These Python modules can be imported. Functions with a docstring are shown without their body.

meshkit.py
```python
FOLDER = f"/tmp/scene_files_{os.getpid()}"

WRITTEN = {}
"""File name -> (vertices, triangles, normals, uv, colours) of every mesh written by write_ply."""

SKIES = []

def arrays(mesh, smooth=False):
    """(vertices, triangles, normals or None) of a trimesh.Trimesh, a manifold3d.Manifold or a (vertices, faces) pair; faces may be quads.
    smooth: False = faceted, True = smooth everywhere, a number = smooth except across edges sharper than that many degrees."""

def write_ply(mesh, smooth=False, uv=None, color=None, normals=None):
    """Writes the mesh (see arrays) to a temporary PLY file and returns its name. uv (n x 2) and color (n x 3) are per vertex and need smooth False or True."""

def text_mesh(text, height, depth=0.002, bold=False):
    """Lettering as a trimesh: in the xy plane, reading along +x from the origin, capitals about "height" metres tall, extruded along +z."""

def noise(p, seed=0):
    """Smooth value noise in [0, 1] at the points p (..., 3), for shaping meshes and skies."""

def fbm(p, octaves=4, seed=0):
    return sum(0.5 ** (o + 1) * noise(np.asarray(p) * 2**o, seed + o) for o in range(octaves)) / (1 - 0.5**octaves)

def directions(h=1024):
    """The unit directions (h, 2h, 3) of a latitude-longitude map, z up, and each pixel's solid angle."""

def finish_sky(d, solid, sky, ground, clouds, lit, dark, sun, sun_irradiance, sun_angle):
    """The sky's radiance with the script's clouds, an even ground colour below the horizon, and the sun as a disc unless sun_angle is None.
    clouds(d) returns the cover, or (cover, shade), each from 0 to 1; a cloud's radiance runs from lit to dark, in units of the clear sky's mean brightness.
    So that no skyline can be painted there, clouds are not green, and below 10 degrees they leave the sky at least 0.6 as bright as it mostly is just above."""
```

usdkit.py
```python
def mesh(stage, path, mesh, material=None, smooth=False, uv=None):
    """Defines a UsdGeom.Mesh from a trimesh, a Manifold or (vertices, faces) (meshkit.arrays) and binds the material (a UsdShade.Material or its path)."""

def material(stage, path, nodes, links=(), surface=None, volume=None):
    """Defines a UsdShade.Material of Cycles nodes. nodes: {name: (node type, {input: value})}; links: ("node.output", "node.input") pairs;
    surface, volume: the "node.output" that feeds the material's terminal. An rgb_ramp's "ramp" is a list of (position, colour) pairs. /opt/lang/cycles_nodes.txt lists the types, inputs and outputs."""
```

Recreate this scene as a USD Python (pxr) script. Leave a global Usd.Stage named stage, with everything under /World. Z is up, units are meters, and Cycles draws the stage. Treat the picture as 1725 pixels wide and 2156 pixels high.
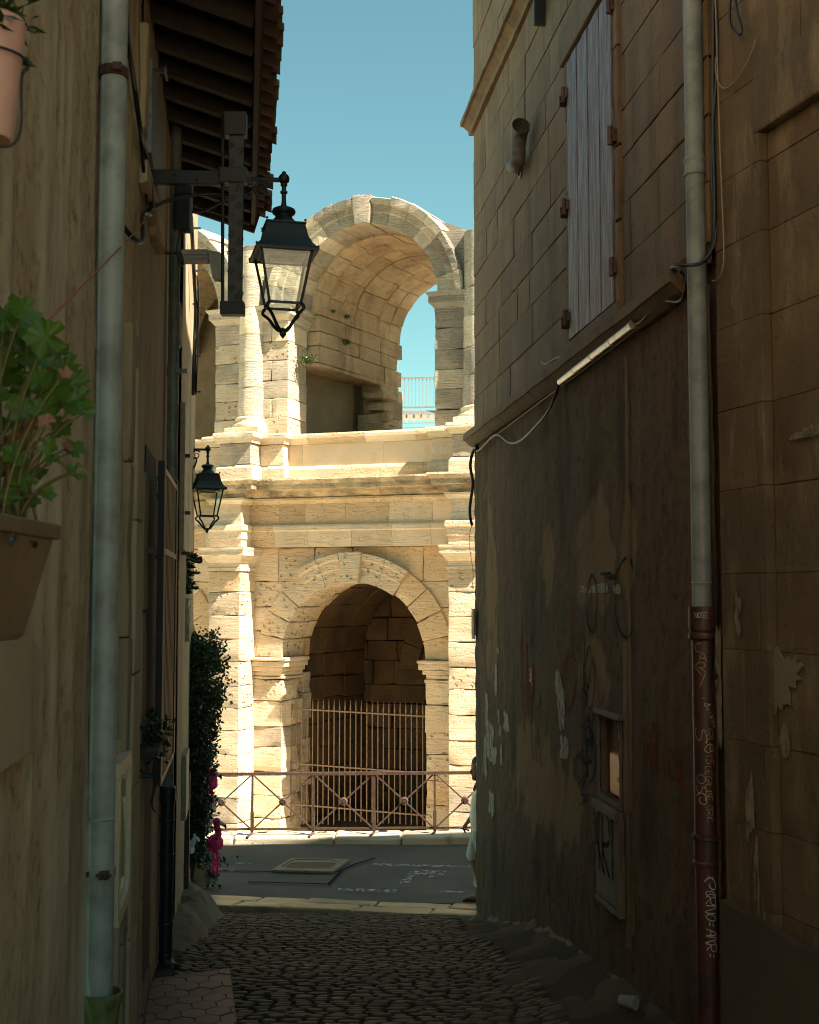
import math, random
import numpy as np, trimesh, manifold3d as m3
import usdkit, meshkit
from pxr import Usd, UsdGeom, UsdLux, UsdShade, Gf, Sdf, Vt
from shapely.geometry import Polygon, LineString, MultiPolygon
from shapely.ops import unary_union
stage = Usd.Stage.CreateInMemory()
UsdGeom.SetStageUpAxis(stage, 'Z'); UsdGeom.SetStageMetersPerUnit(stage, 1.0)
UsdGeom.Xform.Define(stage, '/World'); UsdGeom.Scope.Define(stage, '/World/Looks')
# ------------------------------------------------------------------ camera, sky, sun, exposure
EYE = np.array([0, 0, 3.7]); PITCH = math.radians(3.87); FOC = 2543.0; EXPOSURE = 2.05
cam = UsdGeom.Camera.Define(stage, '/World/camera')
cam.CreateHorizontalApertureAttr(15.6); cam.CreateVerticalApertureAttr(15.6 * 1024 / 819); cam.CreateFocalLengthAttr(23.0)
cam.CreateClippingRangeAttr(Gf.Vec2f(0.05, 2000)); cam.CreateFStopAttr(5.6); cam.CreateFocusDistanceAttr(19.0)
cam.CreateExposureAttr(EXPOSURE)
cam.AddTranslateOp().Set(Gf.Vec3d(*EYE)); cam.AddRotateXOp().Set(90 + math.degrees(PITCH))
SUN_AZ = math.radians(31); SUN_EL = math.radians(52)
SUN = np.array([math.cos(SUN_AZ) * math.cos(SUN_EL), -math.sin(SUN_AZ) * math.cos(SUN_EL), math.sin(SUN_EL)])
sun = UsdLux.DistantLight.Define(stage, '/World/sun')
sun.CreateIntensityAttr(1.25); sun.CreateAngleAttr(0.5); sun.CreateColorAttr(Gf.Vec3f(1.0, 0.90, 0.765)); sun.CreateNormalizeAttr(True)
_x = np.cross([0, 0, 1.0], SUN); _x /= np.linalg.norm(_x); _y = np.cross(SUN, _x)
sun.AddTransformOp().Set(Gf.Matrix4d(*_x, 0, *_y, 0, *SUN, 0, 0, 0, 60, 1))
sky = UsdLux.DomeLight.Define(stage, '/World/sky')
sky_mat = usdkit.material(stage, '/World/Looks/sky', {
    's': ('sky_texture', dict(sky_type='single_scattering', sun_disc=False, sun_elevation=SUN_EL, sun_rotation=math.atan2(SUN[0], SUN[1]),
                              air_density=1.0, aerosol_density=0.25, ozone_density=1.0)),
    'm': ('mix_color', dict(blend_type='multiply', fac=1.0, b=(0.72, 1.0, 0.72))),
    'b': ('background_shader', dict(strength=0.052))}, [('s.color', 'm.a'), ('m.result', 'b.color')], surface='b.background')
UsdShade.MaterialBindingAPI.Apply(sky.GetPrim()).Bind(sky_mat)
sky.GetPrim().SetCustomDataByKey('kind', 'structure')

# ------------------------------------------------------------------ helpers
def noise(p, sc, seed=0): return meshkit.noise(np.asarray(p) * sc, seed)
def fbm(p, sc, o=3, seed=0): return meshkit.fbm(np.asarray(p) * sc, o, seed)
_names = {}
def numbered(parent, name):
    k = _names.get((parent, name), 0); _names[(parent, name)] = k + 1
    return f'{parent}/{name}' + (f'_{k:03d}' if k else '')
def tag(prim, label=None, cat=None, group=None, kind=None):
    p = prim.GetPrim() if hasattr(prim, 'GetPrim') else prim
    for k, v in (('label', label), ('category', cat), ('group', group), ('kind', kind)):
        if v: p.SetCustomDataByKey(k, v)
    return p
def path_of(parent): return '/World' if parent is None else str(parent.GetPath())
def thing(name, label=None, cat=None, loc=(0, 0, 0), rotz=0, group=None, kind=None, parent=None):
    x = UsdGeom.Xform.Define(stage, numbered(path_of(parent), name))
    if any(loc) or rotz: x.AddTranslateOp().Set(Gf.Vec3d(*map(float, loc)))
    if rotz: x.AddRotateZOp().Set(float(rotz))
    return tag(x, label, cat, group, kind)
def obj(name, mesh, mat, parent=None, label=None, cat=None, group=None, kind=None, smooth=False):
    o = usdkit.mesh(stage, numbered(path_of(parent), name), mesh, M[mat], smooth=smooth)
    return tag(o, label, cat, group, kind)
def dup(root, loc, rotz=0, label=None, group=None, name=None):
    was = root.GetCustomData()
    r = thing(name or root.GetName(), label or was['label'], was['category'], loc, rotz, group or was.get('group'))
    r.GetReferences().AddInternalReference(root.GetPath()); r.SetInstanceable(True)
    return r
def cat(ms):
    vs, fs, n = [], [], 0
    for v, f in ms:
        f = np.asarray(f)
        if f.shape[1] == 4: f = np.vstack([f[:, [0, 1, 2]], f[:, [0, 2, 3]]])
        vs.append(np.asarray(v, float)); fs.append(f + n); n += len(v)
    return np.vstack(vs), np.vstack(fs)
def tm(m): return np.asarray(m.vertices), np.asarray(m.faces)
def grid_faces(n, m, wrap=False):
    i, j = np.meshgrid(np.arange(n - 1), np.arange(m if wrap else m - 1), indexing='ij'); j2 = (j + 1) % m
    q = np.stack([i * m + j, i * m + j2, (i + 1) * m + j2, (i + 1) * m + j], -1).reshape(-1, 4)
    return np.vstack([q[:, [0, 1, 2]], q[:, [0, 2, 3]]])
_boxcache = {}
def unit_grid_box(key):
    """surface grid of a box with given coordinate lists on each axis (0..n index space)."""
    if key in _boxcache: return _boxcache[key]
    na, nb, nc = key; idx = {}; vs = []; fs = []
    def vid(i, j, k):
        t = (i, j, k)
        if t not in idx: idx[t] = len(vs); vs.append(t)
        return idx[t]
    def quad(a, b, c, d): fs.append((a, b, c)); fs.append((a, c, d))
    for i in range(na):
        for j in range(nb):
            quad(vid(i, j, 0), vid(i, j + 1, 0), vid(i + 1, j + 1, 0), vid(i + 1, j, 0))
            quad(vid(i, j, nc), vid(i + 1, j, nc), vid(i + 1, j + 1, nc), vid(i, j + 1, nc))
    for i in range(na):
        for k in range(nc):
            quad(vid(i, 0, k), vid(i + 1, 0, k), vid(i + 1, 0, k + 1), vid(i, 0, k + 1))
            quad(vid(i, nb, k), vid(i, nb, k + 1), vid(i + 1, nb, k + 1), vid(i + 1, nb, k))
    for j in range(nb):
        for k in range(nc):
            quad(vid(0, j, k), vid(0, j, k + 1), vid(0, j + 1, k + 1), vid(0, j + 1, k))
            quad(vid(na, j, k), vid(na, j + 1, k), vid(na, j + 1, k + 1), vid(na, j, k + 1))
    _boxcache[key] = (np.array(vs), np.array(fs)); return _boxcache[key]
def rbox(a0, a1, b0, b1, c0, c1, r=0.02, n=(2, 2, 2), amp=0.0, sc=4.0, seed=0, P=None, chip=0.0):
    """rounded, weathered block in local coordinates a, b, c; P maps (a, b, c) arrays to the world."""
    lo, hi = np.array([a0, b0, c0], float), np.array([a1, b1, c1], float); L = hi - lo
    r = min(r, 0.45 * L.min())
    cs = []
    for k in range(3):
        inner = np.linspace(r, L[k] - r, n[k] + 1); cs.append(np.concatenate([[0, r * 0.3], inner, [L[k] - r * 0.3, L[k]]]) + lo[k])
    key = tuple(len(c) - 1 for c in cs); I, f = unit_grid_box(key)
    p = np.stack([cs[k][I[:, k]] for k in range(3)], 1)
    q = np.clip(p, lo + r, hi - r); d = p - q; ln = np.linalg.norm(d, axis=1, keepdims=True); nn = d / np.maximum(ln, 1e-9)
    p = q + nn * r
    if amp or chip:
        w = p + seed * 7.31
        dis = (fbm(w, sc, 3, seed % 97) - 0.5) * 2 * amp
        if chip:
            edge = (np.abs(nn) > 0.2).sum(1) >= 2
            dis = dis - chip * np.clip(noise(w, 3.1, 5) - 0.55, 0, 1) * 2.2 * np.where(edge, 1.0, 0.25)
        p = p + nn * dis[:, None]
    return (P(p[:, 0], p[:, 1], p[:, 2]) if P else p), f
def prism(poly, a0, a1, na, P, amp=0.0, sc=3.0, seed=0, sub=0.12):
    """closed profile poly [(h, z)] swept along a from a0 to a1; P(a, h, z)."""
    pts = []
    poly = np.asarray(poly, float)
    for k in range(len(poly)):
        p, q = poly[k], poly[(k + 1) % len(poly)]; m = max(1, int(np.linalg.norm(q - p) / sub))
        for i in range(m): pts.append(p + (q - p) * i / m)
    pts = np.array(pts); A = np.linspace(a0, a1, na + 1)
    v = np.array([[a, h, z] for a in A for h, z in pts])
    if amp:
        w = v + seed * 3.7; e = (fbm(w, sc, 3, seed % 89) - 0.5) * 2 * amp; e2 = (fbm(w + 31, sc, 3, seed % 83) - 0.5) * 2 * amp
        v[:, 1] += e; v[:, 2] += e2 * 0.6
    f = grid_faces(na + 1, len(pts), True)
    from shapely.geometry import Polygon as PG
    tri_v, tri_f = trimesh.creation.triangulate_polygon(PG(pts), engine='earcut')
    from scipy.spatial import cKDTree
    mp = cKDTree(pts).query(tri_v)[1]; tf = mp[tri_f]
    a2 = v[:len(pts), 1:]; 
    f = np.vstack([f, tf[:, ::-1] if True else tf, tf + na * len(pts)])
    return fix(P(v[:, 0], v[:, 1], v[:, 2]), f)
def fix(v, f):
    m = trimesh.Trimesh(v, f, process=False)
    try: trimesh.repair.fix_normals(m)
    except Exception: pass
    return np.asarray(m.vertices), np.asarray(m.faces)
def tube(pts, r, sides=8, cap=True):
    p = np.asarray(pts, float); n = len(p); r = np.broadcast_to(np.asarray(r, float), (n,))
    t = np.gradient(p, axis=0); t /= np.linalg.norm(t, axis=1, keepdims=True) + 1e-12
    up = np.array([0, 0, 1.0]) if abs(t[0, 2]) < 0.9 else np.array([1.0, 0, 0])
    a = np.cross(t[0], up); a /= np.linalg.norm(a); A = []
    for k in range(n):
        a = a - t[k] * (a @ t[k]); a /= np.linalg.norm(a) + 1e-12; A.append(a.copy())
    A = np.array(A); B = np.cross(t, A); ang = np.arange(sides) * 2 * np.pi / sides
    v = p[:, None] + r[:, None, None] * (np.cos(ang)[None, :, None] * A[:, None] + np.sin(ang)[None, :, None] * B[:, None])
    f = grid_faces(n, sides, True); v = v.reshape(-1, 3)
    if cap:
        v = np.vstack([v, p[0], p[-1]]); k = np.arange(sides); k2 = (k + 1) % sides
        f = np.vstack([f, np.stack([k2, k, np.full(sides, len(v) - 2)], 1), np.stack([k + (n - 1) * sides, k2 + (n - 1) * sides, np.full(sides, len(v) - 1)], 1)])
    return v, f[:, ::-1]
def curve(pts, n=24):
    from scipy.interpolate import CubicSpline
    p = np.asarray(pts, float); d = np.r_[0, np.cumsum(np.linalg.norm(np.diff(p, axis=0), axis=1))]
    return CubicSpline(d, p)(np.linspace(0, d[-1], n))
def lathe(prof, sides=24, loc=(0, 0, 0), a0=0, a1=2 * math.pi):
    prof = np.asarray(prof, float); full = abs(a1 - a0 - 2 * math.pi) < 1e-6
    ang = np.linspace(a0, a1, sides + (0 if full else 1), endpoint=not full)
    v = np.stack([prof[:, 0][:, None] * np.cos(ang), prof[:, 0][:, None] * np.sin(ang), np.repeat(prof[:, 1][:, None], len(ang), 1)], -1)
    return v.reshape(-1, 3) + np.asarray(loc, float), grid_faces(len(prof), len(ang), full)
def bar(p, q, w, d=None, roll=None):
    """square bar from p to q."""
    p, q = np.asarray(p, float), np.asarray(q, float); d = w if d is None else d
    t = q - p; t /= np.linalg.norm(t); u = np.array([0, 0, 1.0]) if abs(t[2]) < 0.95 else np.array([0, 1.0, 0])
    if roll is not None: u = np.asarray(roll, float)
    a = np.cross(t, u); a /= np.linalg.norm(a); b = np.cross(a, t)
    c = [sa * a * w / 2 + sb * b * d / 2 for sa, sb in ((-1, -1), (1, -1), (1, 1), (-1, 1))]
    v = np.array([p + x for x in c] + [q + x for x in c])
    f = np.array([[0, 1, 5, 4], [1, 2, 6, 5], [2, 3, 7, 6], [3, 0, 4, 7], [3, 2, 1, 0], [4, 5, 6, 7]])
    return fix(v, np.vstack([f[:, [0, 1, 2]], f[:, [0, 2, 3]]]))
def box(c, s, P=None, r=0.004):
    c, s = np.asarray(c, float), np.asarray(s, float)
    return rbox(c[0] - s[0] / 2, c[0] + s[0] / 2, c[1] - s[1] / 2, c[1] + s[1] / 2, c[2] - s[2] / 2, c[2] + s[2] / 2, r, (1, 1, 1), P=P)
def ball(c, r, s=(1, 1, 1), sub=2):
    m = trimesh.creation.icosphere(sub, 1.0); return m.vertices * np.asarray(s) * r + np.asarray(c), m.faces
def ray(u, v):
    d = np.array([(u - 862.5) / FOC, 1.0, -(v - 1078) / FOC])
    c, s = math.cos(PITCH), math.sin(PITCH)
    return np.array([d[0], d[1] * c - d[2] * s, d[1] * s + d[2] * c])
def at(u, v, Y):
    d = ray(u, v); return EYE + d * (Y / d[1])
class Frame:
    """vertical plane: origin o, along t (unit, horizontal), outward normal n; local (s, h, z)."""
    def __init__(self, o, t, n):
        self.o = np.array([o[0], o[1], 0.0]); self.t = np.array([*t, 0.0]) / np.linalg.norm(t); self.n = np.array([*n, 0.0]) / np.linalg.norm(n)
    def P(self, s, h, z):
        s, h, z = np.broadcast_arrays(np.asarray(s, float), h, z)
        return self.o + s[..., None] * self.t + h[..., None] * self.n + np.stack([0 * z, 0 * z, z], -1)
    def hit(self, u, v, h=0.0):
        d = ray(u, v); o = self.o + h * self.n
        k = ((o - EYE) @ self.n) / (d @ self.n); p = EYE + k * d
        return float((p - self.o) @ self.t), float(p[2])
    def at(self, u, v, h=0.0):
        s, z = self.hit(u, v, h); return self.P(s, h, z)
def text_strokes(s):
    return STROKES.get(s, [])
# ------------------------------------------------------------------ materials
M = {}
def mat(name, nodes, links, surface='p.BSDF'):
    M[name] = usdkit.material(stage, '/World/Looks/' + name, nodes, links, surface=surface); return M[name]
def plain(name, col, rough=0.6, metal=0.0, bump=0.0, sc=30.0, var=0.25, **kw):
    n = {'g': ('geometry', {}), 'n': ('noise_texture', dict(scale=sc, detail=5.0, roughness=0.6)),
         'r': ('rgb_ramp', dict(ramp=[(0.3, tuple(c * (1 - var) for c in col)), (0.7, tuple(min(1, c * (1 + var)) for c in col))])),
         'p': ('principled_bsdf', dict(roughness=rough, metallic=metal, **kw))}
    l = [('g.position', 'n.vector'), ('n.fac', 'r.fac'), ('r.color', 'p.base_color')]
    if bump:
        n['b'] = ('bump', dict(strength=bump, distance=0.01)); l += [('n.fac', 'b.height'), ('b.normal', 'p.normal')]
    return mat(name, n, l)
def stone(name, light, dark, grey=None, grey_amt=0.0, sc=1.2, bed=6.0, bump=0.5, pits=0.5, rough=0.85, stain=None, stain_amt=0.0, dist=0.03, stain_sc=(0.7, 0.7, 0.25), var=0.09, fine=9.0):
    """bedded limestone: tone per block, drifting colour, grey weathering, stains, pits and bedding relief."""
    n = {'g': ('geometry', {}), 'oi': ('object_info', {}),
         'off': ('vector_math', dict(math_type='scale', scale=1.0)),
         'rv': ('combine_xyz', {}), 'r1': ('math', dict(math_type='multiply', value2=17.0)), 'ad': ('vector_math', dict(math_type='add')),
         'n1': ('noise_texture', dict(scale=sc, detail=6.0, roughness=0.62)),
         'mp': ('mapping', dict(scale=(1.0, 1.0, bed))), 'n2': ('noise_texture', dict(scale=2.2, detail=7.0, roughness=0.66, distortion=0.4)),
         'n4': ('noise_texture', dict(scale=fine * 3, detail=6.0, roughness=0.7)),
         'v': ('voronoi_texture', dict(scale=fine, randomness=1.0)),
         'c': ('rgb_ramp', dict(ramp=[(0.28, dark), (0.72, light)])),
         'hs': ('hsv', {}), 'val': ('map_range', dict(from_min=0.0, from_max=1.0, to_min=1 - var, to_max=1 + var)),
         'p': ('principled_bsdf', dict(roughness=rough, specular_ior_level=0.25))}
    l = [('oi.random', 'r1.value1'), ('r1.value', 'rv.x'), ('r1.value', 'rv.z'), ('g.position', 'ad.vector1'), ('rv.vector', 'ad.vector2'),
         ('ad.vector', 'n1.vector'), ('ad.vector', 'mp.vector'), ('mp.vector', 'n2.vector'), ('ad.vector', 'v.vector'), ('ad.vector', 'n4.vector'),
         ('n1.fac', 'c.fac'), ('oi.random', 'val.value'), ('val.result', 'hs.value'), ('c.color', 'hs.color')]
    del n['off']
    out = 'hs.color'
    # fine dark pores
    n['po'] = ('rgb_ramp', dict(ramp=[(0.25, (0.62, 0.58, 0.52)), (0.45, (1, 1, 1))])); n['mpo'] = ('mix_color', dict(blend_type='multiply', fac=0.6))
    l += [('n2.fac', 'po.fac'), (out, 'mpo.a'), ('po.color', 'mpo.b')]; out = 'mpo.result'
    if grey is not None:
        n['n3'] = ('noise_texture', dict(scale=0.55, detail=7.0, roughness=0.72)); n['g3'] = ('rgb_ramp', dict(ramp=[(0.62 - 0.45 * grey_amt, (0, 0, 0)), (0.75 - 0.35 * grey_amt, (1, 1, 1))]))
        n['mg'] = ('mix_color', dict(b=grey)); l += [('g.position', 'n3.vector'), ('n3.fac', 'g3.fac'), ('g3.color', 'mg.fac'), (out, 'mg.a')]; out = 'mg.result'
    if stain is not None:
        n['ms'] = ('mapping', dict(scale=stain_sc)); n['n5'] = ('noise_texture', dict(scale=2.0, detail=8.0, roughness=0.7))
        n['s5'] = ('rgb_ramp', dict(ramp=[(0.58 - 0.3 * stain_amt, (0, 0, 0)), (0.78 - 0.2 * stain_amt, (1, 1, 1))])); n['mst'] = ('mix_color', dict(b=stain))
        l += [('g.position', 'ms.vector'), ('ms.vector', 'n5.vector'), ('n5.fac', 's5.fac'), ('s5.color', 'mst.fac'), (out, 'mst.a')]; out = 'mst.result'
    l.append((out, 'p.base_color'))
    n['vr'] = ('rgb_ramp', dict(ramp=[(0.0, (0, 0, 0)), (0.28, (1, 1, 1))]))
    n['m1'] = ('math', dict(math_type='multiply', value2=pits)); n['m2'] = ('math', dict(math_type='multiply_add', value2=1.0)); n['m4'] = ('math', dict(math_type='multiply_add', value2=0.35))
    n['b'] = ('bump', dict(strength=bump, distance=dist))
    l += [('v.distance', 'vr.fac'), ('vr.color', 'm1.value1'), ('n2.fac', 'm2.value1'), ('m1.value', 'm2.value3'), ('n4.fac', 'm4.value1'), ('m2.value', 'm4.value3'), ('m4.value', 'b.height'), ('b.normal', 'p.normal')]
    return mat(name, n, l)
def metal(name, col, rust=None, amt=0.3, rough=0.5, metallic=0.0, sc=14.0):
    n = {'g': ('geometry', {}), 'n': ('noise_texture', dict(scale=sc, detail=6.0, roughness=0.65)), 'n2': ('noise_texture', dict(scale=sc * 6, detail=4.0)),
         'r': ('rgb_ramp', dict(ramp=[(0.62 - 0.4 * amt, (0, 0, 0)), (0.74 - 0.3 * amt, (1, 1, 1))])), 'm': ('mix_color', dict(a=col, b=rust or tuple(c * 0.5 for c in col))),
         'b': ('bump', dict(strength=0.25, distance=0.003)), 'p': ('principled_bsdf', dict(roughness=rough, metallic=metallic))}
    return mat(name, n, [('g.position', 'n.vector'), ('g.position', 'n2.vector'), ('n.fac', 'r.fac'), ('r.color', 'm.fac'), ('m.result', 'p.base_color'), ('n2.fac', 'b.height'), ('b.normal', 'p.normal')])
LIME, LIMD = (0.70, 0.565, 0.405), (0.55, 0.425, 0.275)
stone('limestone', LIME, LIMD, grey=(0.40, 0.35, 0.27), grey_amt=0.15, bump=0.9, pits=0.5, dist=.06)
stone('limestone_rough', (0.70, 0.565, 0.40), (0.53, 0.41, 0.265), grey=(0.42, 0.37, 0.29), grey_amt=0.1, bump=1.0, pits=1.1, dist=0.11, fine=6.0)
stone('limestone_bedded', (0.66, 0.55, 0.41), (0.48, 0.385, 0.265), grey=(0.40, 0.335, 0.255), grey_amt=0.35, bed=10.0, bump=1.0, pits=0.35, dist=0.11)
stone('limestone_grey', (0.57, 0.48, 0.36), (0.37, 0.305, 0.22), grey=(0.28, 0.24, 0.19), grey_amt=0.5, bed=12.0, bump=1.0, pits=0.3, dist=0.12)
stone('limestone_ochre', (0.64, 0.475, 0.295), (0.50, 0.35, 0.195), bump=0.9, pits=0.6, dist=.07)
stone('limestone_stained', (0.62, 0.48, 0.31), (0.44, 0.32, 0.185), stain=(0.10, 0.08, 0.052), stain_amt=0.55, bump=0.9, dist=.07, stain_sc=(0.6, 0.6, 1.6))
stone('limestone_new', (0.69, 0.55, 0.385), (0.60, 0.46, 0.30), bump=0.25, pits=0.1, bed=1.5)
stone('vault_stone', (0.56, 0.425, 0.275), (0.41, 0.295, 0.175), stain=(0.24, 0.165, 0.095), stain_amt=0.35, bump=1.0, dist=.08)
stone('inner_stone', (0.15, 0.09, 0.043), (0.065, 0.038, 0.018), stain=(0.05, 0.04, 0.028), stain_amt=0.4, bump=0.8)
stone('joint_mortar', (0.30, 0.23, 0.14), (0.20, 0.15, 0.09), bump=0.4)
stone('kerb_stone', (0.58, 0.51, 0.38), (0.44, 0.37, 0.26), stain=(0.2, 0.17, 0.12), stain_amt=0.1, bump=0.6)
stone('earth', (0.50, 0.42, 0.29), (0.38, 0.31, 0.21), bump=0.5)
metal('rusty_iron', (0.046, 0.023, 0.013), (0.080, 0.043, 0.024), 0.4, 0.6)
metal('gate_iron', (0.17, 0.105, 0.062), (0.26, 0.17, 0.10), 0.4, 0.65)
metal('galvanised', (0.45, 0.47, 0.47), (0.36, 0.37, 0.37), 0.3, 0.4, 0.6)
n = {'t': ('translucent_bsdf', {}), 'oi': ('object_info', {}), 'gi': ('geometry', {}), 'r': ('rgb_ramp', dict(ramp=[(0.0, (0.055, 0.095, 0.018)), (0.5, (0.085, 0.14, 0.025)), (1.0, (0.13, 0.17, 0.04))])),
     'p': ('principled_bsdf', dict(roughness=0.45)), 'm': ('mix_closure', dict(fac=0.3))}
mat('weed_leaf', n, [('gi.random_per_island', 'r.fac'), ('r.color', 'p.base_color'), ('r.color', 't.color'), ('p.BSDF', 'm.closure1'), ('t.BSDF', 'm.closure2')], 'm.closure')
# ------------------------------------------------------------------ the amphitheatre: three bays of a two-storey arcade, stone by stone
rng = random.Random(7)
def fr(rot, o): a = math.radians(rot); return Frame(o, (math.cos(a), -math.sin(a)), (-math.sin(a), -math.cos(a)))
ROT, BAY, SKEW = 18.0, 6.4, 0.176
bay_c = fr(ROT, (-1.46, 31.0))
axL = bay_c.P(-BAY / 2, 0, 0); axR = bay_c.P(BAY / 2, 0, 0)
_l = fr(ROT + 6, (0, 0)); bay_l = fr(ROT + 6, (axL - _l.t * BAY / 2)[:2])
_r = fr(ROT - 6, (0, 0)); bay_r = fr(ROT - 6, (axR + _r.t * BAY / 2)[:2])
piers = [fr(ROT + 9, bay_l.P(-BAY / 2, 0, 0)[:2]), fr(ROT + 3, axL[:2]), fr(ROT - 3, axR[:2]), fr(ROT - 9, bay_r.P(BAY / 2, 0, 0)[:2])]
arena = thing('amphitheatre', 'sunlit cream stone Roman amphitheatre with two storeys of arches at the end of the alley', 'amphitheatre')
BASE = -2.7
seed = [0]
def sd(): seed[0] += 1; return seed[0]
def inP(F):
    def P(s, h, z):
        h = np.asarray(h, float); return F.P(np.asarray(s) - np.minimum(h, 0) * SKEW, h, z)
    return P
def block(F, name, m, s0, s1, h0, h1, z0, z1, r=0.018, n=(3, 2, 3), amp=0.012, chip=0.05, sc=2.5, parent=None, gap=0.003, skew=True):
    g = gap
    return obj(name, rbox(s0 + g, s1 - g, h0, h1, z0 + g, z1 - g, r, n, amp, sc, sd(), P=inP(F) if skew else F.P, chip=chip), m, parent or arena, smooth=True)
def courses(z0, z1, step, jit=0.05):
    n = max(1, round((z1 - z0) / step)); zs = np.linspace(z0, z1, n + 1)
    for i in range(1, n): zs[i] += rng.uniform(-jit, jit)
    return zs
def splits(s0, s1, step, jit=0.25):
    n = max(1, round((s1 - s0) / step)); x = np.linspace(s0, s1, n + 1)
    for i in range(1, n): x[i] += rng.uniform(-jit, jit) * step
    return x
def pick(*ms): return rng.choice(ms)
# --- mouldings: profiles (h, z)
def band(h, z0, z1, back=-0.6): return [(back, z0), (h, z0), (h, z1), (back, z1)]
def arc_prof(z0, h0, steps, back=-0.6):
    """steps: (dh, dz) walked up the face."""
    pts = [(back, z0), (h0, z0)]; h, z = h0, z0
    for dh, dz in steps: h += dh; z += dz; pts.append((h, z))
    pts.append((back, z)); return pts
ARCHITRAVE = [(0, .20), (.03, .0), (0, .20), (.04, .03), (0, .10), (-.02, .04)]
BEDMOULD = [(.03, 0), (.02, .05), (.06, .05), (0, .05)]
CORNICE = [(.05, .03), (.12, .10), (.02, .06), (.20, .02), (0, .12), (.06, .06), (.04, .04), (-.02, .05)]
PODCAP = [(.03, .0), (.02, .07), (.07, .08), (0, .08), (-.02, .05)]
PODBASE = [(.0, .34), (-.03, .05), (-.03, .04)]
def run(F, name, m, h0, z0, steps, s0, s1, seg, amp=0.012, ends=None, back=-0.6):
    xs = splits(s0, s1, seg, 0.2)
    prof = arc_prof(z0, h0, steps, back)
    for a, b in zip(xs[:-1], xs[1:]):
        mm = m if isinstance(m, str) else pick(*m)
        obj(name, prism(prof, a + 0.003, b - 0.003, max(2, int((b - a) / 0.14)), inP(F), amp, 3.0, sd()), mm, arena)
def ressaut(F, name, m, hw, h0, z0, steps, back=-0.3):
    """moulding returned round the three faces of a projecting block."""
    pts = [(0.0, 0.0)]; h, z = 0, 0
    for dh, dz in steps: h += dh; z += dz; pts.append((h, z))
    vs = []
    for h, z in pts:
        W = hw + h; vs += [(-W, back, z0 + z), (-W, h0 + h, z0 + z), (W, h0 + h, z0 + z), (W, back, z0 + z)]
    # subdivide along each of the three faces
    rows = []
    for k in range(len(pts)):
        q = [np.array(x) for x in vs[4 * k:4 * k + 4]]; row = []
        for (p0, p1, nn) in ((q[0], q[1], 6), (q[1], q[2], 8), (q[2], q[3], 6)):
            row += [p0 + (p1 - p0) * i / nn for i in range(nn)]
        row.append(q[3]); rows.append(row)
    R = np.array(rows); m_ = R.shape[1]; V = R.reshape(-1, 3)
    e = (fbm(V + sd() * 1.3, 3.0, 3, 11) - 0.5) * 0.04; V = V + np.stack([e * np.sign(V[:, 0]) * 0.6, e, e * 0.3], 1)
    f = grid_faces(len(pts), m_)
    top = np.vstack([V[-m_:], [[0, back, z0 + z]]]); bot = np.vstack([V[:m_], [[0, back, z0]]])
    k = np.arange(m_ - 1); cap = np.stack([k, k + 1, np.full(m_ - 1, m_)], 1)
    v, f = cat([(V, f), (top, cap[:, ::-1]), (bot, cap)])
    v, f = fix(F.P(v[:, 0], v[:, 1], v[:, 2]), f)
    return obj(name, (v, f), m, arena)
LIGHT = ('limestone', 'limestone', 'limestone_rough', 'limestone_bedded')
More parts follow.
